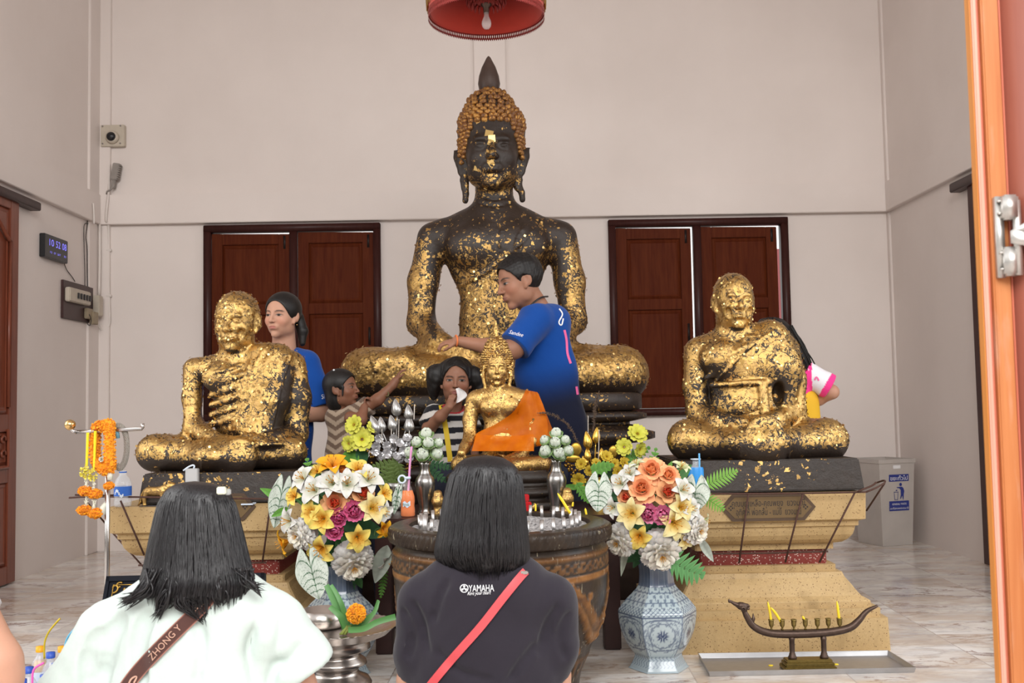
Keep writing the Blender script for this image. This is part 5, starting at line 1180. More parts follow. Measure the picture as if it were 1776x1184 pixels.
poly([(1567.6 + 2.6 * math.cos(t), 839.6 + 2.9 * math.sin(t)) for t in np.linspace(0, 2 * PI, 16, endpoint=False)]); poly([(1560, 844), (1570, 843.5), (1573, 846), (1574.5, 851), (1573.5, 857), (1573, 866), (1572, 866), (1570.5, 859), (1567, 865), (1566, 865), (1568, 857), (1567.5, 849), (1565, 846), (1560, 845.2)])
for pts in ([(1554, 852), (1563, 852), (1563, 852.9), (1554, 852.9)], [(1554.2, 852), (1555, 852), (1556.2, 866), (1555.4, 866)], [(1562, 852), (1562.8, 852), (1561.8, 866), (1561, 866)], [(1555.4, 865.2), (1561.8, 865.2), (1561.8, 866), (1555.4, 866)], [(1557.5, 849), (1560.5, 848.4), (1560.8, 850.4), (1558, 850.6)]): poly(pts)
mb.build('litter_symbol', M_BLUE, b, smooth=False)
# ------------------------------------------------------------------ small things
M_CREAM = plain('cream_plastic', (.50, .44, .36), .45, nz=.15, nscale=20); M_PIPE = plain('white_conduit', (.66, .60, .56), .45); M_BLACKP = plain('black_plastic', (.012, .012, .014), .3); M_BOARD = plain('brown_board', (.045, .018, .017), .4, nz=.2)
M_LED = plain('led_digits', (.1, .1, .3), .4, emit=((.22, .20, .95), 1.0)); M_WIRE = plain('dark_wire', (.02, .015, .013), .5); M_GREYM = plain('grey_device', (.26, .23, .21), .5, nz=.2); M_CHROME = plain('chrome', (.55, .52, .50), .2, .95)
wx = XL + .002
# digital clock
a = [atX(104, 413, XL + .035), atX(118.5, 418, XL + .035)]
L0 = atX(78, 404, XL + .04); L1 = atX(118, 418, XL + .04); L2 = atX(117, 456, XL + .04); L3 = atX(78.5, 446, XL + .04)
y0_, y1_ = L0.y, L1.y; z1_, z0_ = (L0.z + L1.z) / 2, (L2.z + L3.z) / 2
ck = empty('digital_clock', (XL, (y0_ + y1_) / 2, z0_), 'black digital wall clock with violet digits on the left wall', 'clock')
MB().bbox((XL + .001, y0_, z0_), (XL + .04, y1_, z1_), .004).build('case', M_BLACKP, ck, smooth=False)
def wall_text(txt, yc, zc, w, h, x=XL + .0412):
    V, F = text_geo(txt); k = w / (V[:, 0].max() - V[:, 0].min()); m = (V[:, 0].max() + V[:, 0].min()) / 2
    return np.stack([np.full(len(V), x), yc + (V[:, 0] - m) * k, zc + V[:, 1] * h / .73], 1), F
mb = MB(); wd = y1_ - y0_; ht = z1_ - z0_
for t_, f_ in (('10', .28), ('52', .56), ('08', .83)): mb.add(*wall_text(t_, y0_ + wd * f_, z0_ + ht * .66, wd * .19, ht * .30))
for t_, f_, w_ in (('12', .26, .08), ('07', .42, .08), ('SAT', .60, .14), ('31', .86, .09)): mb.add(*wall_text(t_, y0_ + wd * f_, z0_ + ht * .26, wd * w_, ht * .085))
mb.build('digits', M_LED, ck, smooth=False)
def wire(name, label, pts, r=.003, mat=M_WIRE, cat='wire', n=30):
    o = MB().tube(spline(pts, n), r, 6).build(name, mat); tag(o, label, cat); return o
X_ = lambda px, py, d=.008: atX(px, py, XL + d)
wire('power_cord', 'thin dark cord from the digital clock down to the fuse board', [X_(111, 456), X_(116, 468), X_(125, 480), X_(130, 488)])
# fuse board
f0, f1 = X_(110, 487, .02), X_(160, 497, .02); zt_, zb_2 = X_(130, 490, .02).z, X_(130, 555, .02).z
fb = empty('fuse_board', (XL, (f0.y + f1.y) / 2, zb_2), 'brown wooden board with old cream switch box and tangled plugs in the left corner', 'fuse board')
MB().bbox((XL + .001, f0.y, zb_2), (XL + .02, f1.y + .02, zt_), .003).build('backboard', M_BOARD, fb, smooth=False)
g0, g1 = X_(122, 500, .06), X_(158, 512, .06); gz1, gz0 = X_(140, 502, .06).z, X_(140, 526, .06).z
MB().bbox((XL + .02, g0.y, gz0), (XL + .06, g1.y, gz1), .006).build('switch_box', M_CREAM, fb, smooth=False)
for i in range(5):
    y = g0.y + (g1.y - g0.y) * (.34 + .14 * i); MB().bbox((XL + .06, y, gz0 + (gz1 - gz0) * .3), (XL + .068, y + .028, gz0 + (gz1 - gz0) * .72), .002).build('breaker_switch', M_BLACKP, fb, smooth=False)
MB().bbox((XL + .02, X_(158, 530).y, X_(158, 548).z), (XL + .07, X_(165, 530).y, X_(158, 512).z), .005).build('junction_box', M_CREAM, fb, smooth=False)
MB().bbox((XL + .02, X_(143, 540).y, X_(143, 552).z), (XL + .05, X_(152, 540).y, X_(143, 534).z), .004).bbox((XL + .03, X_(150, 550).y, X_(150, 562).z), (XL + .065, X_(158, 550).y, X_(150, 540).z), .004).build('power_socket', plain('worn_socket', (.30, .24, .16), .5, nz=.3), fb, smooth=False)
wire('plug_lead', 'short black leads looping under the fuse board', [X_(155, 545, .07), X_(158, 555, .07), X_(156, 564, .06), X_(152, 562, .05), X_(150, 556, .05)])
wire('wall_wire', 'dark wire running down beside the corner to the fuse board', [X_(145, 327), X_(149, 332), X_(150, 360), X_(151.5, 386), X_(149, 410), X_(151, 430), X_(151.5, 470), X_(152, 500)], .0035)
wire('wall_wire', 'second thin wire along the corner, tied to the first one', [X_(166, 387, .02), X_(155, 388), X_(146, 391), X_(146, 430), X_(147, 470), X_(147, 497)], .003)
bw_ = lambda px, py, d=.05: at(px, py, YB - d)
cd = wire('white_conduit', 'white conduit pipe from the wall camera down to a loop beside the fuse board', [bw_(188, 256, .02), bw_(189, 300, .02), bw_(189, 328, .03), bw_(187, 345, .075), bw_(184, 380, .075), bw_(188, 392, .03), bw_(188, 440, .02), bw_(189, 510, .02), bw_(190, 555, .02), bw_(187, 568, .02), bw_(180, 573, .02), bw_(172, 567, .03), bw_(167, 552, .04)], .010, M_PIPE, 'pipe', 70)
mbc = MB()
for y in (434, 513): c = bw_(189, y, .02); mbc = MB().bbox(c - Vector((.02, .012, .01)), c + Vector((.02, .012, .01)), .003); mbc.build('pipe_clip', M_PIPE, cd, smooth=False)
wire('white_conduit', 'straight white conduit down the corner strip to the junction box', [bw_(173, 388, .06), bw_(173, 450, .06), bw_(172, 512, .06)], .011, M_PIPE, 'pipe', 12)
wire('white_conduit', 'short white conduit on the raised band in the corner', [X_(162, 352, .05), X_(163, 375, .05), X_(163, 388, .05)], .008, M_PIPE, 'pipe', 10)
# camera on its plate
c0, c1 = bw_(176, 255, .03), bw_(217, 217, .03)
cc = empty('security_camera', (c0.x + .1, YB, c0.z), 'round security camera on a square white plate high in the left corner', 'camera')
MB().bbox((c0.x, YB - .048, c0.z), (c1.x, YB, c1.z), .004).build('mount_plate', M_CREAM, cc, smooth=False)
q = bw_(195.5, 238.5, .048); qm = Matrix.Translation(q) @ Matrix.Rotation(PI / 2, 4, 'X')
mb = MB().lathe([(.052, 0), (.052, .015), (.044, .03), (.036, .034)], 28); mb.xform(qm).build('camera_housing', M_CREAM, cc)
mb = MB().lathe([(.036, .03), (.034, .045), (.024, .056), (.0001, .06)], 28, cap=False); mb.xform(qm).build('camera_lens', M_BLACKP, cc)
for px, py in ((178, 219), (209, 218), (178, 249), (208.5, 248.5)): d = bw_(px, py, .049); MB().lathe([(.0001, -.004), (.007, -.003), (.007, .003)], 8).xform(Matrix.Translation(d) @ Matrix.Rotation(PI / 2, 4, 'X')).build('plate_screw', M_GREYM, cc)
dv = empty('adapter_box', bw_(199, 322), 'grey ribbed power adapter tilted on the wall under the camera', 'adapter')
Rt = Matrix.Rotation(.16, 3, 'Y'); c = bw_(202, 297, .04); mb = MB().bbox((-.028, -.03, -.075), (.028, .03, .06), .005)
for i in range(7): mb.bbox((.02, -.034, -.06 + i * .017), (.034, .02, -.052 + i * .017), .001)
mb.xform(toM(Rt, c)).build('adapter_case', M_GREYM, dv, smooth=False)
MB().bbox((-.016, -.02, -.14), (.012, .02, -.07), .004).xform(toM(Rt, c)).build('plug', M_GREYM, dv, smooth=False); MB().tube([bw_(199, 318), bw_(192, 329, .06), bw_(186, 332, .05), bw_(185, 336, .03)], .007, 7).build('lead', M_GREYM, dv)
# ---- the hanging lamp
M_RED = plain('red_cloth', (.62, .055, .030), .75, nz=.12, nscale=8, sheen=.3); M_TRIM = plain('red_gold_trim', (.26, .03, .025), .5, .3, nz=.4, nscale=120); M_GOLDT = plain('gold_fringe', (.30, .17, .055), .4, .6, nz=.4, nscale=90)
LY = 5.0; ls = LY / FPX; lc = at(843.5, 24, LY); R_ = 102.5 * ls
lp = empty('umbrella_lamp', (lc.x, LY, lc.z), 'hanging red drum shade with pierced red trim, above the tall statue', 'lamp')
n = 160; mb = MB(); R3 = np.array([[(lc.x + r * math.cos(t), LY + r * math.sin(t), lc.z + z) for t in np.linspace(0, 2 * PI, n, endpoint=False)] for r, z in ((R_ * .99, .0), (R_ * 1.0, .25), (R_ * .985, .25), (R_ * .972, .02), (R_ * .97, .004))])
mb.grid(R3, wrap=True); rt = np.array([[(lc.x + r * math.cos(t), LY + r * math.sin(t), lc.z + .235) for t in np.linspace(0, 2 * PI, n, endpoint=False)] for r in (R_ * .985, R_ * .5, .01)]); mb.grid(rt, wrap=True); mb.build('shade', M_RED, lp)
# gold tassel work outside
mb = MB()
for k in range(100):
    t = 2 * PI * k / 100; c, s_ = math.cos(t), math.sin(t); mb.tube([(lc.x + (R_ + .006) * c, LY + (R_ + .006) * s_, lc.z + .25), (lc.x + (R_ + .010) * c, LY + (R_ + .010) * s_, lc.z + .12), (lc.x + (R_ + .007) * c, LY + (R_ + .007) * s_, lc.z + .018 + .012 * (k % 2))], [.004, .006, .003], 5)
o = mb.build('gold_fringe', M_GOLDT, lp); o['kind'] = 'stuff'
# pierced trim hanging at the rim: a ribbon with heart holes and pointed teeth
mb = MB(); N = 84
for k in range(N):
    t0 = 2 * PI * k / N; dt = 2 * PI / N; f = lambda u, z: (lc.x + (R_ * 1.004) * math.cos(t0 + u * dt), LY + (R_ * 1.004) * math.sin(t0 + u * dt), lc.z + z)
    P = lambda u, z: f(u, z)
    for m_ in (0, 1):
        u0, u1, uc = m_ * .5, m_ * .5 + .5, m_ * .5 + .25
        mb.add([P(u0, .012), P(u1, .012), P(u1, -.007), P(uc, -.004), P(u0, -.007)], [tuple(range(5))])
        mb.add([P(u0, -.007), P(uc, -.004), P(uc - .13, -.010), P(uc - .06, -.019), P(uc, -.021), P(uc, -.036), P(u0, -.026)], [tuple(range(7))]); mb.add([P(u1, -.007), P(u1, -.026), P(uc, -.036), P(uc, -.021), P(uc + .04, -.018), P(uc + .11, -.010), P(uc, -.004)], [tuple(range(7))])
mb.build('pierced_trim', M_TRIM, lp, smooth=False)
mb = MB()
for r, z, kk in ((.098, .065, 26), (.088, .05, 22), (.07, .04, 18)):
    for k in range(kk): t = 2 * PI * k / kk; mb.tube([(lc.x + r * .8 * math.cos(t), LY + r * .8 * math.sin(t), lc.z + z + .02), (lc.x + r * math.cos(t), LY + r * math.sin(t), lc.z + z + .01), (lc.x + r * 1.02 * math.cos(t), LY + r * 1.02 * math.sin(t), lc.z + z - .018)], [.003, .007, .001], 5)
mb.lathe([(.0001, .05), (.03, .048), (.08, .07), (.09, .085), (.0001, .095)], 30, lc, cap=False); mb.build('rosette', M_TRIM, lp)
MB().lathe([(.028, .055), (.026, .04), (.014, .03), (.013, .005), (.0001, .005)], 18, lc, cap=False).build('lamp_socket', M_BRONZE, lp)
m_, nt_, b_ = material('clear_bulb_glass'); b_.inputs['Base Color'].default_value = (.9, .88, .86, 1); b_.inputs['Roughness'].default_value = .05; b_.inputs['Alpha'].default_value = .35; b_.inputs['Coat Weight'].default_value = .6; M_BULB = m_
MB().lathe([(.0001, -.078), (.012, -.076), (.021, -.066), (.025, -.052), (.023, -.037), (.015, -.018), (.011, -.006), (.012, .008)], 24, lc, cap=False).build('bulb', M_BULB, lp)
MB().tube([(lc.x, LY, lc.z + .09), (lc.x, LY, ZC)], .012, 8).build('hanging_rod', M_BRONZE, lp)
# ---- garland stand
GY = 4.22; gs = GY / FPX; G_ = lambda x, y, w=0: at(x, y, GY - w * gs)
st = empty('garland_stand', (G_(184, 800).x, GY, 0), 'chrome T-shaped garland stand with a brass ball end, beside the stern monk statue', 'stand')
top = G_(187, 746); MB().tube([(top.x, GY, .012), (top.x, GY, top.z)], .0105, 14).build('pole', M_CHROME, st); MB().lathe([(.0001, 0), (.15, 0), (.15, .008), (.03, .016), (.016, .03), (.012, .04)], 32, (top.x, GY, 0), cap=False).build('base', M_CHROME, st)
MB().tube([G_(131, 749), G_(187, 746.5), G_(246, 743.5), G_(247.5, 741), G_(247, 734)], [.0075, .0075, .007, .007, .0075], 12).build('crossbar', M_CHROME, st); MB().tube([G_(133, 749), G_(126, 747), G_(122, 741)], [.009, .008, .007], 10).build('crossbar_elbow', M_CHROME, st)
MB().lathe([(9.3 * gs * math.sin(a), -9.3 * gs * math.cos(a)) for a in np.linspace(0.01, PI - .01, 16)], 24, G_(121.5, 736.5), cap=False).build('ball_end', plain('polished_brass', (.72, .48, .20), .15, .95), st)
M_MARI = plain('marigold_orange', (.90, .35, .004), .7, nz=.18, nscale=60, sheen=.2); M_JAS = plain('jasmine_white', (.72, .71, .60), .6, nz=.1); M_RIB = plain('yellow_ribbon', (.80, .66, .02), .4); M_KNOT = plain('yellow_tinsel', (.76, .66, .10), .45)
def petals_on(mb, c, n, d, L, w, rg, col=None):
    """one ruffled bloom: n small petals standing out of point c around direction d"""
    d = Vector(d).normalized(); x = d.orthogonal().normalized(); y = d.cross(x)
    for i in range(n):
        th = rg.uniform(0, 2 * PI); el = rg.uniform(.1, 1.4); q = (x * math.cos(th) + y * math.sin(th)) * math.cos(el) + d * math.sin(el); t = q.cross(d); t = t.normalized() if t.length > 1e-4 else x
        b = Vector(c) + q * L * .25; e = Vector(c) + q * L * rg.uniform(.8, 1.1); m = (b + e) / 2 + d * L * .12
        mb.add([b, m - t * w * .5, e - t * w * .35 + d * L * .1, e + t * w * .35 - d * L * .05, m + t * w * .5], [(0, 1, 2), (0, 2, 3), (0, 3, 4)], col)
def flower_rope(name, pts, r, mat, parent, closed=True, dens=1., rg=None, step=.5):
    rg = rg or random.Random(3); P = spline(pts, max(4, int(sum((Vector(a) - Vector(b)).length for a, b in zip(pts[:-1], pts[1:])) / (r * step)))); mb = MB(); mb.tube(P, r * .75, 8)
    T = np.gradient(P, axis=0)
    for p, t in zip(P, T):
        t = Vector(t).normalized(); x = t.orthogonal().normalized(); y = t.cross(x); n = int(12 * dens); off = rg.uniform(0, 1)
        for k in range(n): a = 2 * PI * (k + off) / n; d = x * math.cos(a) + y * math.sin(a); petals_on(mb, Vector(p) + d * r * .55, 4, d, r * .5, r * .4, rg)
    return mb.build(name, mat, parent, smooth=False)
def ring_pts(c, rx, rz, n=14, dy=0): return [(c.x + rx * math.cos(t), c.y + dy * math.sin(t) + rx * .0, c.z + rz * math.sin(t)) for t in np.linspace(0, 2 * PI, n)]
def mari_ball(name, c, rx, rz, parent, rg, n=150):
    mb = MB(); mb.lathe([(rx * .8 * math.sin(a), -rz * .8 * math.cos(a)) for a in np.linspace(.01, PI - .01, 10)], 16, c, cap=False)
    for i in range(n):
        u = rg.uniform(-1, 1); t = rg.uniform(0, 2 * PI); s_ = math.sqrt(1 - u * u); d = Vector((s_ * math.cos(t), s_ * math.sin(t), u)); petals_on(mb, Vector(c) + Vector((d.x * rx, d.y * rx, d.z * rz)) * .72, 3, d, rx * .33, rx * .30, rg)
    return mb.build(name, M_MARI, parent, smooth=False)
rg_ = random.Random(11)
og = empty('marigold_garland', G_(180, 746, 8), 'thick orange marigold garland doubled over the chrome crossbar', 'garland')
flower_rope('marigold_rope', [G_(178, 740, 4), G_(189, 736, 12), G_(190, 750, 14), G_(190, 780, 14), G_(191, 805, 14), G_(187, 815, 12), G_(176, 810, 6), G_(166, 795, -4), G_(165, 770, -8), G_(167, 745, -6), G_(173, 738, 0)], 10.5 * gs, M_MARI, og, rg=rg_, step=.42)
MB().tube([G_(190, 815, 12), G_(191, 832, 12)], [5.5 * gs, 4.5 * gs], 9).build('jasmine_tassel', M_JAS, og); mari_ball('tassel_flower', G_(189, 842, 12), 9.5 * gs, 6 * gs, og, rg_); mb = MB()
for k in range(6): petals_on(mb, G_(176, 796, 16), 5, (0, -1, 0), 5 * gs, 4 * gs, rg_)
mb.build('white_blossom', M_JAS, og, smooth=False)
def small_garland(x, ribt, ribb, ky, rings, label, lean=0):
    b = empty('ribbon_garland', G_(x, ribt, 10), label, 'garland'); w = 1.7 * gs
    mb = MB(); A, B = G_(x + 1.5, ribt, 9), G_(x - .3, ribb, 10); mb.grid(np.array([[A3(A) - [w, 0, 0], A3(A) + [w, 0, 0]], [A3(B) - [w, 0, 0], A3(B) + [w, 0, 0]]])); mb.grid(np.array([[A3(A) - [w, -.01, 0], A3(A) + [w, .01, 0]], [A3(B) - [w, -.006, 0], A3(B) + [w, .006, 0]]])); mb.build('ribbon', M_RIB, b, smooth=False)
    mb = MB()
    for i in range(26): petals_on(mb, G_(x - 2 + rg_.uniform(-5, 5), ky + rg_.uniform(-9, 9), 10 + rg_.uniform(-4, 4)), 3, (rg_.uniform(-1, 1), -1, rg_.uniform(-1, 1)), 5 * gs, 4 * gs, rg_)
    mb.build('ribbon_knot', M_KNOT, b, smooth=False)
    p0 = ky + 4
    for (rx_, ry_) in rings:
        mb = MB()
        for y in np.arange(p0, ry_ - 3, 2.4):
            for k in range(4): petals_on(mb, G_(x + rg_.uniform(-2, 2), y, 10 + rg_.uniform(-2, 2)), 3, (rg_.uniform(-1, 1), -1, rg_.uniform(-.5, 1)), 2.6 * gs, 2.2 * gs, rg_)
        mb.tube([G_(x, p0, 10), G_(x, ry_, 10)], 1.8 * gs, 6); mb.build('jasmine_string', M_JAS, b, smooth=False); mari_ball('marigold_ring', G_(x + rx_, ry_, 10), 12.5 * gs, 7.5 * gs, b, rg_, 190); p0 = ry_ + 5
    return b
small_garland(150, 750, 808, 818, ((-2, 851), (-4, 884)), 'yellow-ribboned garland with two marigold rings, hanging outermost on the stand')
small_garland(163, 747, 814, 823, ((2, 856), (2, 890)), 'yellow-ribboned garland with two marigold rings, hanging next to the thick orange garland')
sg = empty('bead_garland', G_(203, 740), 'silvery beaded garland loop hanging on the crossbar behind the marigolds', 'garland'); M_BEAD = plain('silver_beads', (.38, .35, .31), .4, .5, nz=.4, nscale=150)
mb = MB(); P = spline([G_(196, 740, -2), G_(207, 738, -4), G_(217, 750, -6), G_(220, 775, -8), G_(217, 798, -8), G_(208, 812, -6), G_(202, 806, -4)], 60); T = np.gradient(P, axis=0); mb.tube(P, 4 * gs, 8)
for i, (p, t) in enumerate(zip(P, T)):
    t = Vector(t).normalized(); x = t.orthogonal().normalized(); y = t.cross(x)
    for k in range(9): a = 2 * PI * (k + .5 * (i % 2)) / 9; q = Vector(p) + (x * math.cos(a) + y * math.sin(a)) * 4.2 * gs; mb.lathe([(0.0002, -1.3 * gs), (1.2 * gs, 0), (.0002, 1.3 * gs)], 5, q, cap=False)
mb.build('bead_loop', M_BEAD, sg); MB().tube([G_(199, 745, -1), G_(203, 752, -2), G_(204, 760, -2)], 4 * gs, 8).build('blue_tag', plain('pale_blue_cloth', (.15, .33, .42), .6), sg)
tb = tag(MB().tube([G_(183, 872, 2), G_(178, 880, 4), G_(179, 892, 4)], [3 * gs, 5 * gs, 4 * gs], 8).build('white_tassel', M_JAS), 'white jasmine tassel at the chrome pole, beside the lowest marigold rings', 'tassel')
# ---- bottles
def clear_mat(name, col, alpha, rough=.06):
    m, nt, b = material(name); b.inputs['Base Color'].default_value = (*col, 1); b.inputs['Roughness'].default_value = rough; b.inputs['Alpha'].default_value = alpha; b.inputs['Coat Weight'].default_value = .5; b.inputs['Coat Roughness'].default_value = .03; b.inputs['Specular IOR Level'].default_value = .6; return m
M_PET = clear_mat('clear_bottle', (.78, .82, .86), .30); M_PETB = clear_mat('blue_bottle', (.05, .32, .72), .8); M_CAPB = plain('blue_cap', (.03, .09, .45), .4); M_LBLUE = plain('blue_label', (.03, .13, .50), .4); M_LWHITE = plain('white_label', (.62, .70, .80), .45)
M_GLASS = clear_mat('soda_glass', (.8, .72, .70), .13, .04); M_SODA = plain('orange_soda', (.78, .17, .001), .4, 0, spec=.15)
def straw(name, pts, r, col, parent): return MB().tube(spline(pts, 14), r, 8).build(name, plain(name + '_plastic', col, .4), parent)
Yb = 4.535; s = Yb / FPX; c = at(213, 866, Yb); zb0 = PED[0][2]
b = empty('water_bottle', (c.x, Yb, zb0), 'clear water bottle with a blue label on the corner of the stern monk\'s pedestal', 'bottle'); k = s
pet = lambda k: [(.001, 0), (11 * k, 0), (14.5 * k, 2 * k), (14.5 * k, 12 * k), (13.5 * k, 15 * k), (14.5 * k, 18 * k), (14.5 * k, 40 * k), (12 * k, 47 * k), (7 * k, 53 * k), (6.2 * k, 55 * k), (6.2 * k, 62 * k), (5 * k, 62 * k)]
MB().lathe(pet(k), 28, (c.x, Yb, zb0), cap=False).build('bottle_body', M_PET, b); MB().lathe([(14.7 * k, 19 * k), (14.7 * k, 35 * k)], 28, (c.x, Yb, zb0), cap=False).build('label', M_LBLUE, b)
V_, F_ = [], []
mb = MB()
for i in range(8):
    t = -PI / 2 - .7 + i * .14; h0 = 21 + 5 * math.sin(i * .8); mb.add([(c.x + 14.9 * k * math.cos(t + d), Yb + 14.9 * k * math.sin(t + d), zb0 + (h0 + e) * k) for d, e in ((0, 0), (.14, .8), (.14, 5), (0, 5))], [(0, 1, 2, 3)])
mb.build('label_wave', M_LWHITE, b, smooth=False); MB().lathe([(6.4 * k, 58 * k), (6.4 * k, 60 * k)], 20, (c.x, Yb, zb0), cap=False).build('neck_ring', M_LBLUE, b)
Yb = 4.54; c = at(1208, 850, Yb); zb0 = PED[1][2]; k = Yb / FPX
b = empty('water_bottle', (c.x, Yb, zb0), 'bright blue water bottle with a straw, behind the flowers in front of the black slab', 'bottle'); MB().lathe([(r * .9, z * 1.0) for r, z in pet(k)], 28, (c.x, Yb, zb0), cap=False).build('bottle_body', M_PET, b); MB().lathe([(13.3 * k, 14 * k), (13.3 * k, 45 * k), (12 * k, 49 * k)], 28, (c.x, Yb, zb0), cap=False).build('label', plain('sky_blue_label', (.02, .24, .62), .35), b); MB().lathe([(.001, 62 * k), (9 * k, 62 * k), (9 * k, 63.5 * k), (.001, 64 * k)], 18, (c.x, Yb, zb0), cap=False).build('lid', M_LWHITE, b)
straw('drinking_straw', [at(1213, 830, Yb - .02), at(1213, 800, Yb - .02), at(1212.5, 786, Yb - .02)], 1.6 * k, (.15, .45, .80), b)
Yb = 4.63; c = at(707.5, 890, Yb); k = Yb / FPX
b = empty('soda_bottle', (c.x, Yb, TZ), 'orange soda bottle with a pink straw and white lid on the altar edge', 'bottle'); bot = [(.001, 0), (11 * k, 0), (12.5 * k, 2 * k), (12.5 * k, 12 * k), (11.6 * k, 18 * k), (12.4 * k, 26 * k), (12 * k, 34 * k), (9 * k, 44 * k), (5.5 * k, 52 * k), (4.4 * k, 60 * k), (4.6 * k, 67 * k)]
MB().lathe(bot, 28, (c.x, Yb, TZ), cap=False).build('glass', M_GLASS, b); MB().lathe([(max(.0005, r - .5 * k), z + .4 * k) for r, z in bot[:8]] + [(.0005, 44 * k)], 28, (c.x, Yb, TZ), cap=False).build('orange_drink', M_SODA, b)
MB().lathe([(.001, 64 * k), (5.6 * k, 64 * k), (5.6 * k, 68 * k), (.001, 68.5 * k)], 18, (c.x, Yb, TZ), cap=False).build('lid', M_LWHITE, b); tg_ = [(c.x - 9 * k + 6 * k * math.cos(t), Yb - .012, TZ + 64 * k + 6.5 * k * math.sin(t)) for t in np.linspace(0, 2 * PI, 18)]; MB().tube(tg_, 1.9 * k, 6).build('lid_tab', M_LWHITE, b)
straw('drinking_straw', [at(706.5, 870, Yb), at(708.5, 845, Yb), at(711, 805, Yb), at(714, 774, Yb)], 1.9 * k, (.72, .30, .55), b)
lb = MB()
for i in range(7):
    t = -PI / 2 - .62 + i * .15; lb.add([(c.x + 12.75 * k * math.cos(t + d), Yb + 12.75 * k * math.sin(t + d), TZ + (17.5 + e + 1.6 * math.sin(i * 1.3)) * k) for d, e in ((0, 0), (.16, .3), (.16, 8.5), (0, 8))], [(0, 1, 2, 3)])
lab = lb.build('label_patch', M_LWHITE, b, smooth=False); V_, F_ = text_geo('Mirinda'); kk = .95 / (V_[:, 0].max() - V_[:, 0].min()); m0 = V_[:, 0].mean()
tt = -PI / 2 - .10 + (V_[:, 0] - m0) * kk; mk('label_script', np.stack([c.x + 12.95 * k * np.cos(tt), Yb + 12.95 * k * np.sin(tt), TZ + (21.5 + V_[:, 1] * 7) * k], 1), F_, plain('green_script', (.02, .12, .05), .5), lab, smooth=False)
# ---- silver offering dish on its stand
M_SILV = plain('worn_silver', (.42, .38, .35), .26, .95, nz=.3, nscale=25)
PYY = 3.05; pk = PYY / FPX; c = at(583, 1085, PYY); pz = c.z; dish = empty('offering_dish', (c.x, PYY, 0), 'wide fluted silver offering dish on a turned stand, left of the woman in black', 'dish'); zr = lambda y: pz + (1085 - y) * pk
n = 180; rows = []
for r, y, sc_ in ((30, 1112, 0), (62, 1108, 0), (88, 1098, .3), (101, 1086, 1), (103, 1085, 1), (100, 1087, 1), (86, 1093, .3), (60, 1097, 0), (1, 1098, 0)):
    rows.append([(c.x + (r + sc_ * 1.8 * abs(math.sin(t * 22))) * pk * math.cos(t), PYY + (r + sc_ * 1.8 * abs(math.sin(t * 22))) * pk * math.sin(t), zr(y) + sc_ * 1.5 * pk * abs(math.sin(t * 22))) for t in np.linspace(0, 2 * PI, n, endpoint=False)])
MB().grid(np.array(rows), wrap=True).build('dish', M_SILV, dish)
MB().lathe([(r * pk, zr(y)) for r, y in ((56, 1106), (57, 1112), (58, 1122), (50, 1126), (40, 1130), (42, 1136), (50, 1142), (52, 1148), (40, 1153), (37, 1160), (42, 1166), (55, 1172), (60, 1180), (58, 1190), (42, 1196), (38, 1210), (45, 1225), (70, 1250))] + [(85 * pk, .03), (88 * pk, .0), (.01, 0)], 64, (c.x, PYY, 0), cap=False).build('stand', M_SILV, dish)
cb = at(561, 1086, PYY + .09); bowl = empty('silver_bowl', (cb.x, cb.y, zr(1095)), 'small straight-sided silver bowl standing in the back of the offering dish', 'bowl'); bk = cb.y / FPX
MB().lathe([(.001, 0), (34 * bk, 0), (37 * bk, 4 * bk), (38 * bk, 29 * bk), (36.5 * bk, 29 * bk), (35 * bk, 5 * bk), (.001, 3 * bk)], 48, (cb.x, cb.y, zr(1096.5)), cap=False).build('bowl_body', M_SILV, bowl)
M_PANDAN = plain('pandan_green', (.075, .22, .055), .45, nz=.25, nscale=18); M_STEMG = plain('stem_green', (.20, .24, .05), .6, nz=.3)
of = empty('marigold_offering', at(598, 1095, PYY - .02), 'yellow-orange marigold bundled with folded pandan leaves, lying in the silver dish', 'flower'); D_ = lambda x, y, w=0: at(x, y, PYY - w * pk)
mb = MB(); cm = D_(618, 1064, 30); rg2 = random.Random(4); r_ = 16 * pk; fd = (Vector(CAMP) - cm).normalized(); xx = fd.orthogonal().normalized(); yy = fd.cross(xx)
mb.lathe([(r_ * .8 * math.sin(a), -r_ * .8 * math.cos(a)) for a in np.linspace(.01, PI - .01, 10)], 18, cm, cap=False)
for i in range(420):
    u = rg2.uniform(-.55, 1); t = rg2.uniform(0, 2 * PI); q = math.sqrt(1 - u * u); d = xx * q * math.cos(t) + yy * q * math.sin(t) + fd * u; petals_on(mb, cm + d * r_ * .78, 2, d, r_ * .3, r_ * .24, rg2)
mb.build('marigold_head', plain('marigold_yellow', (.90, .40, .004), .7, nz=.1, sheen=.2), of, smooth=False)
def blade(mb, pts, w, fold=.25):
    P = spline(pts, 18); T = np.gradient(P, axis=0); rows = []
    for i, (p, t) in enumerate(zip(P, T)):
        t = Vector(t).normalized(); v = (Vector(CAMP) - Vector(p)).normalized(); sd = t.cross(v).normalized(); ww = w[0] + (w[1] - w[0]) * i / 17; p = Vector(p)
        rows.append([A3(p - sd * ww + v * ww * fold), A3(p), A3(p + sd * ww + v * ww * fold)])
    mb.grid(np.array(rows)); return mb
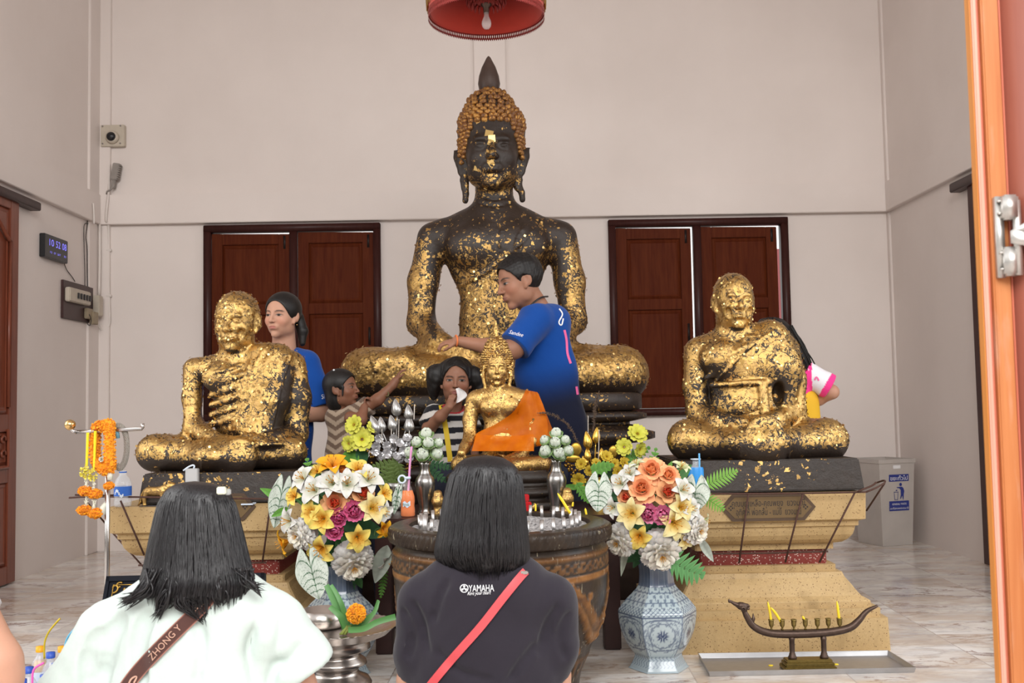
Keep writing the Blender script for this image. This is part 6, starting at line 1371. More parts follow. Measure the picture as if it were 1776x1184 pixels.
for pts, w in (([D_(601, 1090, 12), D_(588, 1060, 16), D_(576, 1035, 14), D_(566, 1014, 10)], (7, 4.5)), ([D_(604, 1088, 14), D_(594, 1052, 20), D_(584, 1030, 16), D_(574, 1014, 10)], (5, 3)), ([D_(602, 1086, 16), D_(590, 1068, 22), D_(572, 1052, 18)], (7, 4)), ([D_(604, 1092, 22), D_(630, 1090, 28), D_(655, 1078, 24), D_(686, 1069, 18)], (5, 5)), ([D_(606, 1091, 18), D_(632, 1078, 18), D_(650, 1060, 14), D_(658, 1042, 8)], (8, 1)), ([D_(606, 1092, 14), D_(636, 1072, 10), D_(648, 1062, 8), D_(656, 1040, 4)], (5, 2))):
    b_ = MB(); blade(b_, pts, (w[0] * pk, w[1] * pk)); b_.build('pandan_leaf', M_PANDAN, of)
mb = MB()
for i in range(12): mb.tube([D_(604 + i * .7 - 3, 1086 - i % 3, 16 + i % 4), D_(594 + i * 1.0 - 5, 1100, 16 + i % 5)], .0022, 5)
mb.build('cut_stems', M_STEMG, of); 
# ---- black lacquer board with gilded corners
LYY = 3.55; lk = LYY / FPX; Bp = lambda x, y, w: at(x, y, LYY - w * lk)
M_BLK = plain('black_lacquer', (.008, .009, .014), .5, spec=.12); M_GFIL = plain('gold_filigree', (.42, .25, .05), .4, .7, nz=.3, nscale=90)
bd = empty('lacquer_board', (Bp(318, 1100, 0).x, LYY, 0), 'black lacquered board with gilded floral corners, leaning behind the woman in white', 'board')
TL, TR = Bp(186, 999, -30), Bp(459, 993, -30); BL = Vector((TL.x - .035, LYY - .06, .03)); BR = Vector((TR.x + .035, LYY - .06, .03)); nrm = (TR - TL).cross(BL - TL).normalized(); nrm = nrm if nrm.y < 0 else -nrm
def bquad(k0, k1, off, th, mat, name):
    def q(u, v): a = TL + (TR - TL) * u; b = BL + (BR - BL) * u; return a + (b - a) * v
    c_ = [q(k0, k1), q(1 - k0, k1), q(1 - k0, 1 - k1), q(k0, 1 - k1)]; V = [p + nrm * (off + th) for p in c_] + [p + nrm * off for p in c_]
    return mk(name, [A3(v) for v in V], [(0, 1, 2, 3), (7, 6, 5, 4), (0, 4, 5, 1), (1, 5, 6, 2), (2, 6, 7, 3), (3, 7, 4, 0)], mat, bd, smooth=False), q
bquad(0, 0, -.02, .02, M_BLK, 'board_panel'); _, qf = bquad(.0, .0, -.024, .003, M_BLK, 'board_back')
for (u0, u1, v0, v1) in ((0, 1, 0, .035), (0, 1, .965, 1), (0, .022, 0, 1), (.978, 1, 0, 1)):
    V = [qf(u, v) + nrm * o_ for o_ in (.0, .009) for u, v in ((u0, v0), (u1, v0), (u1, v1), (u0, v1))]; mk('board_frame', [A3(v) for v in V], [(3, 2, 1, 0), (4, 5, 6, 7), (0, 1, 5, 4), (1, 2, 6, 5), (2, 3, 7, 6), (3, 0, 4, 7)], M_BLK, bd, smooth=False)
for cu, cv_, su, sv in ((.05, .06, 1, 1), (.95, .06, -1, 1)):
    mb = MB(); rg3 = random.Random(2)
    for i in range(15):
        u, v = rg3.random() * .16, rg3.random() * .26
        if u / .16 + v / .26 > 1.05: continue
        r0 = rg3.uniform(.010, .018); a0 = rg3.uniform(0, 6); c_ = qf(cu + su * u, cv_ + sv * v) + nrm * .003; ex = (TR - TL).normalized(); ez = (TL - BL).normalized()
        mb.tube([c_ + ex * (r0 * (1 - t / 7) * math.cos(a0 + t)) + ez * (r0 * (1 - t / 7) * math.sin(a0 + t)) for t in np.linspace(0, 5, 12)], .0032, 5)
    mb.tube([qf(cu + su * .2, cv_) + nrm * .002, qf(cu, cv_) + nrm * .002, qf(cu, cv_ + sv * .42) + nrm * .002], .0022, 5); mb.build('gilded_corner', M_GFIL, bd)
mb = MB(); lg = [TL + (BL - TL) * .3 + (TR - TL) * .15, Vector((TL.x + .1, LYY + .28, 0))]
for f_ in (.15, .85): a_ = qf(f_, .25) - nrm * .02; MB().tube([a_, Vector((a_.x, a_.y + .2, .0))], .008, 8).build('prop_leg', M_BLK, bd); a_ = qf(f_, 1) - nrm * .01; MB().tube([a_ + Vector((0, 0, .03)), Vector((a_.x, a_.y, 0))], .008, 8).build('front_foot', M_BLK, bd)
# ---- things lying on the stern monk's shelf
zl = PED[0][2]
TY = 4.56; tk = TY / FPX; T_ = lambda x, y, w=0: at(x, y, TY - w * tk); S = SDF(A3(T_(238, 842, 16)) - .02, A3(T_(312, 800, -16)) + .02, .0017)
S.chain([T_(258, 824), T_(276, 824), T_(288, 819)], [8 * tk, 8 * tk, 7.5 * tk], .006); S.ell(T_(298, 815), (8.5 * tk, 7 * tk, 7 * tk), .006); S.chain([T_(303, 818), T_(308, 818)], [4.2 * tk, 3.4 * tk], .004)
for w in (-4, 4):
    S.chain([T_(254, 826, w), T_(250, 836, w), T_(251, 848, w), T_(254, 853, w + .5)], [5 * tk, 3.6 * tk, 3 * tk, 3 * tk], .004); S.chain([T_(283, 824, w), T_(281, 838, w), T_(280, 852, w), T_(283, 853, w)], [5 * tk, 3.6 * tk, 3 * tk, 3 * tk], .004); S.ell(T_(293, 807, w), (2.2 * tk, 1.5 * tk, 2.2 * tk), .002)
S.chain([T_(251, 822), T_(246, 830), T_(244, 842), T_(240, 848)], [2.2 * tk, 2 * tk, 2 * tk, 1.6 * tk], .003)
V, F = S.mesh(1); V[:, 2] += zl - V[:, 2].min() + .001; tg = empty('tiger_figurine', (T_(270, 850).x, TY, zl), 'small gold tiger figurine standing in front of the stern monk\'s knee', 'figurine')
mk('body', V, F, M_GILT, tg, attrs=dict(cov=np.full(len(V), .95))); mb = MB()
for x in (262, 269, 277, 286): mb.tube([T_(x, 816, 6), T_(x + .8, 821, 8.2), T_(x, 826, 7.6)], .0012, 5)
mb.build('stripes', M_LAC, tg)
cb_ = T_(333, 836, 4); ht_ = empty('hook_box', (cb_.x, cb_.y, zl), 'little clear plastic tag box with a white hook on the shelf before the stern monk', 'box'); z_ = T_(333, 812, 4).z
MB().bbox((cb_.x - 10 * tk, cb_.y - 6 * tk, zl + .001), (cb_.x + 11 * tk, cb_.y + 6 * tk, z_), .003).build('box_body', clear_mat('frosted_plastic', (.60, .60, .60), .72, .3), ht_, smooth=False); MB().tube(spline([T_(318, 816, 5), T_(326, 810, 5), T_(334, 806.5, 5), T_(337, 808, 5), T_(336, 812, 5)], 16), 1.5 * tk, 7).build('hook', M_LWHITE, ht_)
pc = at(433, 846, 4.55); o = MB().bbox((pc.x - .026, 4.50, zl), (pc.x + .026, 4.56, zl + .006), .001).build('paper_slip', M_LWHITE, smooth=False); tag(o, 'small white paper slip on the ledge in front of the stern monk', 'paper')
o = MB().bbox((T_(250, 0).x, 4.515, zl + .0006), (T_(300, 0).x, 4.60, zl + .0008), .0001).build('grey_foil', plain('grey_ash_foil', (.20, .19, .2), .4, .5, nz=.6, nscale=60, bmp=.5), smooth=False); o.location.z -= 0; tag(o, 'crumpled grey foil under the gold tiger figurine', 'foil')
# ---- small gold pots and a red pack on the altar
for px, lbl in ((759, 'small lumpy gold pot beside the pewter vase next to the soda bottle'), (984, 'small lumpy gold pot beside the pewter vase under the golden flowers')):
    Yg = 4.66; k = Yg / FPX; c = at(px, 872, Yg); S = SDF(A3((c.x - .045, Yg - .045, TZ - .01)), A3((c.x + .045, Yg + .045, TZ + .11)), .0022); S.ell((c.x, Yg, TZ + 24 * k), (11.5 * k, 11.5 * k, 12 * k), .004); S.cap((c.x, Yg, TZ + 3 * k), (c.x, Yg, TZ + 14 * k), 8 * k, 7 * k, .006); S.cap((c.x, Yg, TZ + 32 * k), (c.x, Yg, TZ + 35 * k), 8 * k, 8 * k, .003); S.cut((0, 0, TZ), (0, 0, -1))
    V, F = S.mesh(1); V = V + .0016 * np.stack([fbm(V, 12, 5)] * 3, 1) * normals(V, F); V[:, 2] += TZ + .0005 - V[:, 2].min(); o = mk('gold_pot', V, F, M_GILT, attrs=dict(cov=np.full(len(V), .93))); tag(o, lbl, 'pot')
Yg = 4.64; k = Yg / FPX; c = at(913, 880, Yg); rp = empty('red_pack', (c.x, Yg, TZ), 'small red waxed pack between the jar rim and the small gold Buddha', 'pack'); M_RP = plain('glossy_red', (.45, .008, .012), .3, coat=.5)
MB().bbox((c.x - 8 * k, Yg - .012, TZ), (c.x + 9 * k, Yg + .012, TZ + 21 * k), .004).build('pack_body', M_RP, rp, smooth=False); MB().bbox((c.x - 6 * k, Yg - .009, TZ + 21 * k), (c.x + 5 * k, Yg + .009, TZ + 34 * k), .004).build('pack_top', M_RP, rp, smooth=False)
# ---- the crowd of drink bottles on the floor at the near left
M_PETF = clear_mat('thin_clear_bottle', (.70, .74, .84), .34); M_JUICE = clear_mat('amber_drink', (.80, .46, .06), .75); pos = [(28, 1128, 0), (50, 1147, 1), (70, 1112, 2), (88, 1122, 0), (108, 1112, 2), (38, 1168, 0), (78, 1160, 0), (98, 1140, 0), (62, 1176, 1), (118, 1130, 2), (92, 1170, 1), (20, 1150, 0)]
lab_ = ['at the arm of the person on the left edge', 'with a round blue cap facing up', 'amber, holding the yellow straw', 'in the middle of the pile', 'amber, at the white sleeve', 'at the lower edge by the arm', 'beside the pink straw', 'next to the blue straw', 'lowest, under the pink straw', 'amber, touching the white sleeve', 'lowest, beside the white sleeve', 'half hidden by the arm']
BZ = .155; bt = MB(); R3_ = random.Random(8); tray_z = .02; PB = []
for i, (px, py, kd) in enumerate(pos):
    p = atZ(px, py, .22); PB.append(p)
for i, (p, (px, py, kd)) in enumerate(zip(PB, pos)):
    b = empty('drink_bottle', (p.x, p.y, .021), 'small water bottle ' + lab_[i] if kd < 2 else 'small drink bottle ' + lab_[i], 'bottle', None); k = .00185
    prof_ = [(r * k * 1.15, z * k * 1.5) for r, z in pet(1)]
    MB().lathe(prof_, 18, (p.x, p.y, .02), cap=False).build('bottle_body', M_PETF, b)
    if kd == 2: MB().lathe([(.001, .004), (15.5 * k, .005), (15.5 * k, .105), (10 * k, .131), (.001, .132)], 16, (p.x, p.y, .02), cap=False).build('drink', M_JUICE, b)
    MB().lathe([(17 * k, .05), (17 * k, .092)], 18, (p.x, p.y, .02), cap=False).build('label', M_LBLUE if kd < 2 else M_LWHITE, b)
    MB().lathe([(8.6 * k, .162), (8.6 * k, .182), (.001, .184)], 16, (p.x, p.y, .02), cap=False).build('cap', M_CAPB if kd < 2 else plain('orange_cap', (.80, .36, .01), .4), b)
o = MB().bbox((min(p.x for p in PB) - .06, min(p.y for p in PB) - .06, .0), (max(p.x for p in PB) + .05, max(p.y for p in PB) + .06, .0195), .004).build('bottle_tray', plain('grey_tray', (.35, .36, .42), .4), smooth=False); tag(o, 'flat grey tray under the crowd of drink bottles', 'tray')
for (pts, col, lbl) in (([(77, 1118), (80, 1105), (87, 1092), (104, 1072)], (.55, .40, .02), 'olive yellow bent straw rising from the drink bottles'), ([(110, 1138), (113, 1118), (118, 1104), (131, 1088)], (.12, .42, .62), 'light blue bent straw rising by the white sleeve'), ([(56, 1182), (57, 1166), (62, 1157), (76, 1149)], (.75, .12, .45), 'pink bent straw among the blue-labelled bottles')):
    Yq = atZ(pts[0][0], pts[0][1], .22).y; q_ = [at(x, y, Yq) for x, y in pts]; o = MB().tube(spline([q_[0] - Vector((0, 0, .05))] + q_, 18), .0036, 8).build('drinking_straw', plain('straw_colour', col, .4)); tag(o, lbl, 'straw')
# ------------------------------------------------------------------ flowers
M_PETAL = plain('silk_petal', (1, 1, 1), .62, tint=True, spec=.25, sub=.12, nz=.05, nscale=40); M_LEAFC = plain('silk_leaf', (1, 1, 1), .55, tint=True, spec=.25)
M_CALYX = plain('calyx_green', (.10, .20, .05), .6, nz=.2); M_STAMEN = plain('stamen', (.55, .26, .03), .6)
def petal_geo(mb, phi, L, wd, th0, th1, cup=.3, tip=1.0, r0=.0, h0=.0, c0=(1, 1, 1), c1=(1, 1, 1), ruf=0., rg=None, nu=7, nv=9, mid=None, wide=.55):
    """a petal growing from the flower's middle: elevation th0 at its base bends to th1 at its tip"""
    t = np.linspace(0, 1, nv); th = th0 + (th1 - th0) * t; ds = L / (nv - 1); r = r0 + np.concatenate([[0], np.cumsum(np.cos(th[:-1]) * ds)]); z = h0 + np.concatenate([[0], np.cumsum(np.sin(th[:-1]) * ds)])
    shp = np.sin(np.clip(t, 0, 1) ** wide * PI * (.5 + .5 * tip)) ** .8; shp = np.maximum(shp, .05 + .16 * (1 - t)); w = wd * shp; u = np.linspace(-1, 1, nu)
    P = np.zeros((nv, nu, 3)); C = np.zeros((nv, nu, 3)); cr, sr = math.cos(phi), math.sin(phi); c0, c1 = np.array(c0), np.array(c1)
    for i in range(nv):
        for j in range(nu):
            k = cup * u[j] ** 2 * w[i]; rf = 0 if not ruf else ruf * math.sin(u[j] * 5 + phi * 3 + i) * t[i] * L
            rr = r[i] - math.sin(th[i]) * k + rf * -math.sin(th[i]); zz_ = z[i] + math.cos(th[i]) * k + rf * math.cos(th[i])
            P[i, j] = (rr * cr - u[j] * w[i] * sr, rr * sr + u[j] * w[i] * cr, zz_)
            c = c0 + (c1 - c0) * sstep(.1, .75, t[i]); 
            if mid is not None: c = c + (np.array(mid) - c) * (1 - abs(u[j])) ** 2 * (1 - t[i]) * .8
            C[i, j] = c
    return mb.grid(P, C)
def build_flower(kind, R, pal, seed):
    """prototype with its middle at the origin, facing +z; radius R"""
    rg = random.Random(seed); root = bpy.data.objects.new(kind, None); COL.objects.link(root); root.empty_display_size = .02; mb = MB(); r = math.radians
    if kind == 'lily':
        for k in range(6):
            o_ = k % 2; petal_geo(mb, k * PI / 3 + rg.uniform(-.1, .1), R * 1.25, R * (.34 if o_ else .42), r(72), r(-30 - 20 * rg.random()), .35, 1.0, .003, (-.25 if o_ else -.22) * R, pal[0], pal[1], .03, rg, mid=pal[2], wide=.8)
        mb.build('petals', M_PETAL, root, world=False, tint=True); sm = MB()
        for k in range(5): a = k * 1.256 + .3; sm.tube([(0, 0, 0), (.10 * R * math.cos(a), .10 * R * math.sin(a), .35 * R), (.24 * R * math.cos(a), .24 * R * math.sin(a), .62 * R)], R * .02, 5); sm.lathe([(.001, -.08 * R), (.045 * R, 0), (.001, .08 * R)], 6, (.24 * R * math.cos(a), .24 * R * math.sin(a), .64 * R), cap=False)
        sm.build('stamens', M_STAMEN, root, world=False)
    elif kind == 'rose':
        n = 0
        for ring, (cnt, L, w, t0, t1, rr) in enumerate(((3, .62, .34, 88, 118, .05), (3, .72, .42, 82, 112, .12), (4, .82, .48, 74, 100, .20), (5, .92, .55, 58, 76, .26), (5, 1.0, .62, 38, 22, .30), (6, 1.05, .66, 16, -22, .34))):
            f = ring / 5; c = np.array(pal[0]) * (1 - sstep(.35, .75, f)) + np.array(pal[1]) * sstep(.35, .75, f)
            for k in range(cnt): petal_geo(mb, n * 2.4 + rg.uniform(-.15, .15), R * L * .85, R * w * .8, r(t0), r(t1), .30, .62, R * rr, -R * .25 - R * .05 * ring, c * .95, c if ring < 4 else np.minimum(1, c * 1.04), .02, rg, wide=.7); n += 1
        mb.build('petals', M_PETAL, root, world=False, tint=True)
    elif kind == 'peony':
        n = 0
        for ring, (cnt, L, w, t0, t1, rr) in enumerate(((4, .6, .30, 90, 130, .04), (5, .75, .36, 80, 125, .12), (6, .9, .42, 66, 118, .2), (7, 1.0, .46, 45, 105, .26), (7, 1.0, .50, 18, 70, .28))):
            for k in range(cnt): c = np.array(pal[0]) + (np.array(pal[1]) - np.array(pal[0])) * rg.random(); petal_geo(mb, n * 2.4 + rg.uniform(-.2, .2), R * L, R * w, r(t0), r(t1), .35, .6, R * rr * .6, -R * .3, c * .9, c, .06, rg, wide=.75); n += 1
        mb.build('petals', M_PETAL, root, world=False, tint=True)
    elif kind == 'dahlia':
        n = 0
        for ring in range(8):
            f = ring / 7; cnt = int(6 + 9 * f); el = 1.35 - 1.75 * f
            for k in range(cnt):
                c = np.array(pal[0]) + (np.array(pal[1]) - np.array(pal[0])) * min(1, f * 1.3 + .2 * rg.random()); a = n * 2.4 + rg.uniform(-.2, .2); base = R * .60
                petal_geo(mb, a, R * (.42 + .1 * f), R * (.17 + .09 * f), el - .1 + rg.uniform(-.15, .15), el - .9 + rg.uniform(-.3, .3), -.25, .55, base * math.cos(el) * .8, base * math.sin(el) * .62, c * .96, c, .10, rg, nu=5, nv=6, wide=.6); n += 1
        mb.lathe([(R * .55 * math.sin(a), -R * .42 * math.cos(a)) for a in np.linspace(.01, PI - .01, 9)], 16, col=pal[1], cap=False)
        mb.build('petals', M_PETAL, root, world=False, tint=True); sm = MB()
        for k in range(9): sm.tube([(0, 0, R * .4), (R * .14 * math.cos(k * .7), R * .14 * math.sin(k * .7), R * .66)], R * .014, 5)
        sm.build('stamens', M_STAMEN, root, world=False)
    elif kind == 'daisy':
        for ring in range(2):
            for k in range(8 - ring * 2): petal_geo(mb, k * 2 * PI / (8 - ring * 2) + ring * .4 + rg.uniform(-.1, .1), R * (1 - ring * .25), R * .36, r(28 + ring * 18), r(-6 + ring * 12), .15, .62, R * .08, R * .05 * ring, pal[0], pal[1], .05, rg, wide=.85)
        mb.build('petals', M_PETAL, root, world=False, tint=True); sm = MB()
        for k in range(7): sm.lathe([(.0005, -.06 * R), (.05 * R, 0), (.0005, .06 * R)], 6, (.12 * R * math.cos(k), .12 * R * math.sin(k), .16 * R), cap=False)
        sm.build('stamens', M_STAMEN, root, world=False)
    elif kind == 'lotus_bud':
        n = 0
        for ring, (cnt, L, w, t0, t1, rr, g) in enumerate(((4, 1.5, .55, 70, 150, .18, .0), (5, 1.6, .62, 50, 150, .28, .0), (5, 1.5, .62, 28, 140, .34, .12), (5, 1.15, .60, 2, 95, .36, .8))):
            for k in range(cnt): c = np.array(pal[0]) * (1 - g) + np.array(pal[1]) * g; petal_geo(mb, n * 2.4, R * L, R * w, r(t0), r(t1), .42, .6, R * rr * .4, -R * .62, np.array(pal[1]) * (.4 + .6 * g) + c * (.6 - .6 * g), c, .02, rg, wide=.75); n += 1
        mb.build('petals', M_PETAL, root, world=False, tint=True)
    return root
def place(proto_cache, key, kind, R, pal, seed, loc, d, label, cat, spin=0, stem_to=None, group=None):
    key = (*key, round(R, 4))
    if key not in proto_cache: proto_cache[key] = build_flower(kind, R, pal, seed); o = proto_cache[key]
    else: o = copy_tree(proto_cache[key])
    d = Vector(d).normalized(); x = d.orthogonal().normalized(); y = d.cross(x); Rm = Matrix((x, y, d)).transposed() @ Matrix.Rotation(spin, 3, 'Z')
    o.location = loc; o.rotation_euler = Rm.to_euler(); tag(o, label, cat, group)
    if stem_to is not None:
        M = Matrix.LocRotScale(Vector(loc), Rm.to_quaternion(), Vector((1, 1, 1))).inverted(); b = Vector(loc) - d * R * .18; e = Vector(stem_to); e = b + (e - b) * min(1, .055 / (e - b).length); m = (b * .55 + e * .45) - d * R * .4
        P = [M @ p for p in (b, m, e)]; mk('stem', *tube_geo(spline(P, 10), max(.0015, .0026), 6), M_CALYX, o, world=False)
    return o
CACHE = {}
YEL = ((.80, .36, .02), (.82, .66, .16), (.78, .30, .01)); YELO = ((.80, .28, .01), (.84, .42, .02), (.80, .25, .01)); CREAM = ((.72, .42, .06), (.80, .70, .36), (.70, .40, .03)); WHT = ((.56, .56, .38), (.74, .72, .69), (.62, .62, .45)); GRN = ((.55, .58, .22), (.72, .72, .48), (.5, .55, .2))
TWO = ((.80, .10, .045), (.86, .46, .22)); ORR = ((1.0, .36, .14), (1.08, .53, .27)); PEACH = ((.80, .27, .06), (.84, .40, .15)); PNK = ((.72, .06, .22), (.86, .24, .44)); PNK2 = ((.82, .14, .34), (.92, .36, .54)); DAH = ((.80, .74, .60), (.76, .73, .71)); DY = ((.62, .60, .05), (.70, .68, .10)); LOT = ((.78, .81, .70), (.36, .60, .18)); GLD = ((.55, .36, .02), (.62, .42, .04))
YEL, YELO, CREAM, WHT, GRN, TWO, ORR, PEACH, PNK, PNK2, DAH, DY, LOT, GLD = [tuple(tuple(v * .85 for v in c) for c in P_) for P_ in (YEL, YELO, CREAM, WHT, GRN, TWO, ORR, PEACH, PNK, PNK2, DAH, DY, LOT, GLD)]
PALS = dict(YEL=YEL, YELO=YELO, CREAM=CREAM, WHT=WHT, GRN=GRN, TWO=TWO, ORR=ORR, PEACH=PEACH, PNK=PNK, PNK2=PNK2, DAH=DAH, DY=DY, LOT=LOT, GLD=GLD)
def bouquet(cx, cy, Y, Rw, items, mouth):
    for i, (kind, pal, px, py, r, tilt, label) in enumerate(items):
        s = Y / FPX; dx, dy = px - cx, py - cy; w = math.sqrt(max(60, Rw * Rw - dx * dx - dy * dy)) * .85; loc = at(px, py, Y - w * s)
        d = Vector((dx * .9, -w * .8 - 25, -dy * .75 + 14)).normalized()
        if tilt: d = Vector(tilt).normalized()
        place(CACHE, (kind, pal, i % 2), kind, r * s * (1.08 if kind == 'lily' else 1.06), PALS[pal], i % 2 * 7 + 3, loc, d, label, 'flower', i * 1.3, mouth)
RB = [('rose', 'ORR', 1130, 812, 21, None, 'plain orange rose at the top of the bouquet by the yellow pedestal'), ('rose', 'ORR', 1160, 822, 17, None, 'plain orange rose, the right of the pair at the bouquet top by the yellow pedestal'), ('rose', 'ORR', 1113, 845, 21, None, 'big plain orange rose below the top pair, by the yellow pedestal'),
 ('rose', 'TWO', 1158, 852, 18, None, 'peach rose with red heart above the pink peonies, bouquet by the yellow pedestal'), ('rose', 'TWO', 1085, 861, 14, (-.5, -.8, .1), 'small peach rose with red heart facing the jar, bouquet by the yellow pedestal'),
 ('peony', 'PNK2', 1124, 890, 18, None, 'bright pink peony with upright petals, left of the pair by the yellow pedestal'), ('peony', 'PNK2', 1148, 893, 18, None, 'bright pink peony tucked under the red-hearted rose, by the yellow pedestal'),
 ('lily', 'CREAM', 1096, 890, 25, None, 'pale yellow lily beside the pink peonies on the jar side, by the yellow pedestal'), ('lily', 'CREAM', 1168, 906, 27, None, 'pale yellow lily right below the pink peonies, by the yellow pedestal'), ('lily', 'CREAM', 1180, 880, 22, None, 'pale yellow lily under the white caladium leaf, by the yellow pedestal'), ('lily', 'YEL', 1109, 930, 21, None, 'deep-throated yellow lily over the middle white dahlia, by the yellow pedestal'), ('lily', 'CREAM', 1187, 934, 17, None, 'half-hidden pale yellow lily between two white dahlias, by the yellow pedestal'),
 ('dahlia', 'DAH', 1145, 954, 37, None, 'large white dahlia at the bottom middle of the bouquet by the yellow pedestal'), ('dahlia', 'DAH', 1078, 936, 30, None, 'white dahlia pressed against the jar, bouquet by the yellow pedestal'), ('dahlia', 'DAH', 1204, 918, 27, None, 'white dahlia on the right side of the bouquet by the yellow pedestal'),
 ('lily', 'WHT', 1078, 839, 20, None, 'white lily on the jar side near the top, bouquet by the yellow pedestal'), ('lily', 'WHT', 1064, 880, 17, (-.6, -.7, 0), 'white lily next to the jar rim, bouquet by the yellow pedestal'), ('lily', 'WHT', 1093, 822, 17, None, 'white lily left of the top orange roses by the yellow pedestal'), ('lily', 'WHT', 1183, 850, 20, None, 'white lily behind the right caladium leaf, by the yellow pedestal'), ('lily', 'WHT', 1197, 882, 17, None, 'white lily over the right dahlia, bouquet by the yellow pedestal'), ('lily', 'GRN', 1104, 807, 14, (-.3, -.3, .9), 'greenish lily bud behind the top orange rose by the yellow pedestal'), ('lily', 'GRN', 1181, 811, 15, (.3, -.4, .8), 'greenish lily at the top right of the bouquet by the yellow pedestal'), ('lily', 'GRN', 1222, 902, 12, (.9, -.3, -.2), 'greenish lily tip past the right dahlia by the yellow pedestal')]
bouquet(1141, 880, 4.25, 108, RB, BV2 - Vector((0, 0, .02)))
LB = [('lily', 'YELO', 577, 809, 26, (0, -.55, .8), 'orange-yellow lily at the very top of the bouquet beside the jar'), ('lily', 'YEL', 552, 818, 17, (-.5, -.5, .6), 'yellow lily left of the topmost one, bouquet beside the jar'), ('lily', 'YEL', 620, 815, 20, (.4, -.6, .6), 'yellow lily right of the peach rose at the top, bouquet beside the jar'), ('rose', 'PEACH', 595, 815, 15, None, 'plain peach rose between the top yellow lilies, bouquet beside the jar'),
 ('lily', 'WHT', 528, 831, 23, None, 'white lily at the upper left of the bouquet beside the jar'), ('lily', 'WHT', 547, 851, 25, None, 'white lily beneath the upper left one, bouquet beside the jar'), ('lily', 'WHT', 577, 838, 25, None, 'white lily under the orange-yellow one, bouquet beside the jar'), ('lily', 'WHT', 602, 840, 25, None, 'white lily left of the right red-hearted rose, bouquet beside the jar'), ('lily', 'WHT', 638, 832, 25, None, 'white lily with long petals at the upper right, bouquet beside the jar'),
 ('rose', 'TWO', 580, 871, 20, None, 'peach rose with red heart, the larger one, bouquet beside the jar'), ('rose', 'TWO', 630, 855, 18, None, 'peach rose with red heart, the upper right one, bouquet beside the jar'),
 ('peony', 'PNK', 588, 897, 17, None, 'magenta peony below the larger red-hearted rose, beside the jar'), ('peony', 'PNK', 614, 886, 19, None, 'magenta peony, the right one of three, beside the jar'), ('peony', 'PNK', 581, 919, 17, None, 'magenta peony, the lowest of three, beside the jar'),
 ('lily', 'YEL', 512, 861, 18, None, 'small yellow lily by the left caladium leaf, bouquet beside the jar'), ('lily', 'YEL', 541, 888, 19, None, 'yellow lily left of the larger red-hearted rose, beside the jar'), ('lily', 'YEL', 560, 900, 23, None, 'yellow lily with orange throat left of the magenta peonies, beside the jar'), ('lily', 'CREAM', 645, 881, 25, None, 'cream yellow lily right of the magenta peonies, beside the jar'), ('lily', 'YEL', 665, 856, 16, (.7, -.6, .3), 'yellow lily at the right rim of the bouquet near the soda bottle'), ('lily', 'YEL', 558, 950, 25, None, 'yellow lily over the lower caladium leaf, beside the jar'), ('lily', 'YEL', 620, 932, 22, None, 'yellow lily above the large white dahlia, beside the jar'), ('lily', 'YELO', 495, 940, 22, (-.9, -.3, -.3), 'golden lily seen from the side at the left rim, bouquet beside the jar'), ('lily', 'YELO', 664, 916, 15, (.6, -.6, -.3), 'golden lily against the jar wall, bouquet beside the jar'),
 ('lily', 'WHT', 505, 903, 23, (-.7, -.6, 0), 'white lily at the left rim, bouquet beside the jar'), ('lily', 'WHT', 663, 887, 18, (.7, -.6, -.2), 'white lily at the right rim over the jar, bouquet beside the jar'), ('lily', 'WHT', 670, 968, 19, (.7, -.4, -.6), 'white lily drooping between the bouquet and the jar'),
 ('dahlia', 'DAH', 612, 972, 36, None, 'large white dahlia at the bottom of the bouquet beside the jar'), ('dahlia', 'DAH', 524, 926, 28, None, 'white dahlia at the left of the bouquet beside the jar')]
bouquet(588, 888, 4.25, 108, LB, BV1 - Vector((0, 0, .02)))
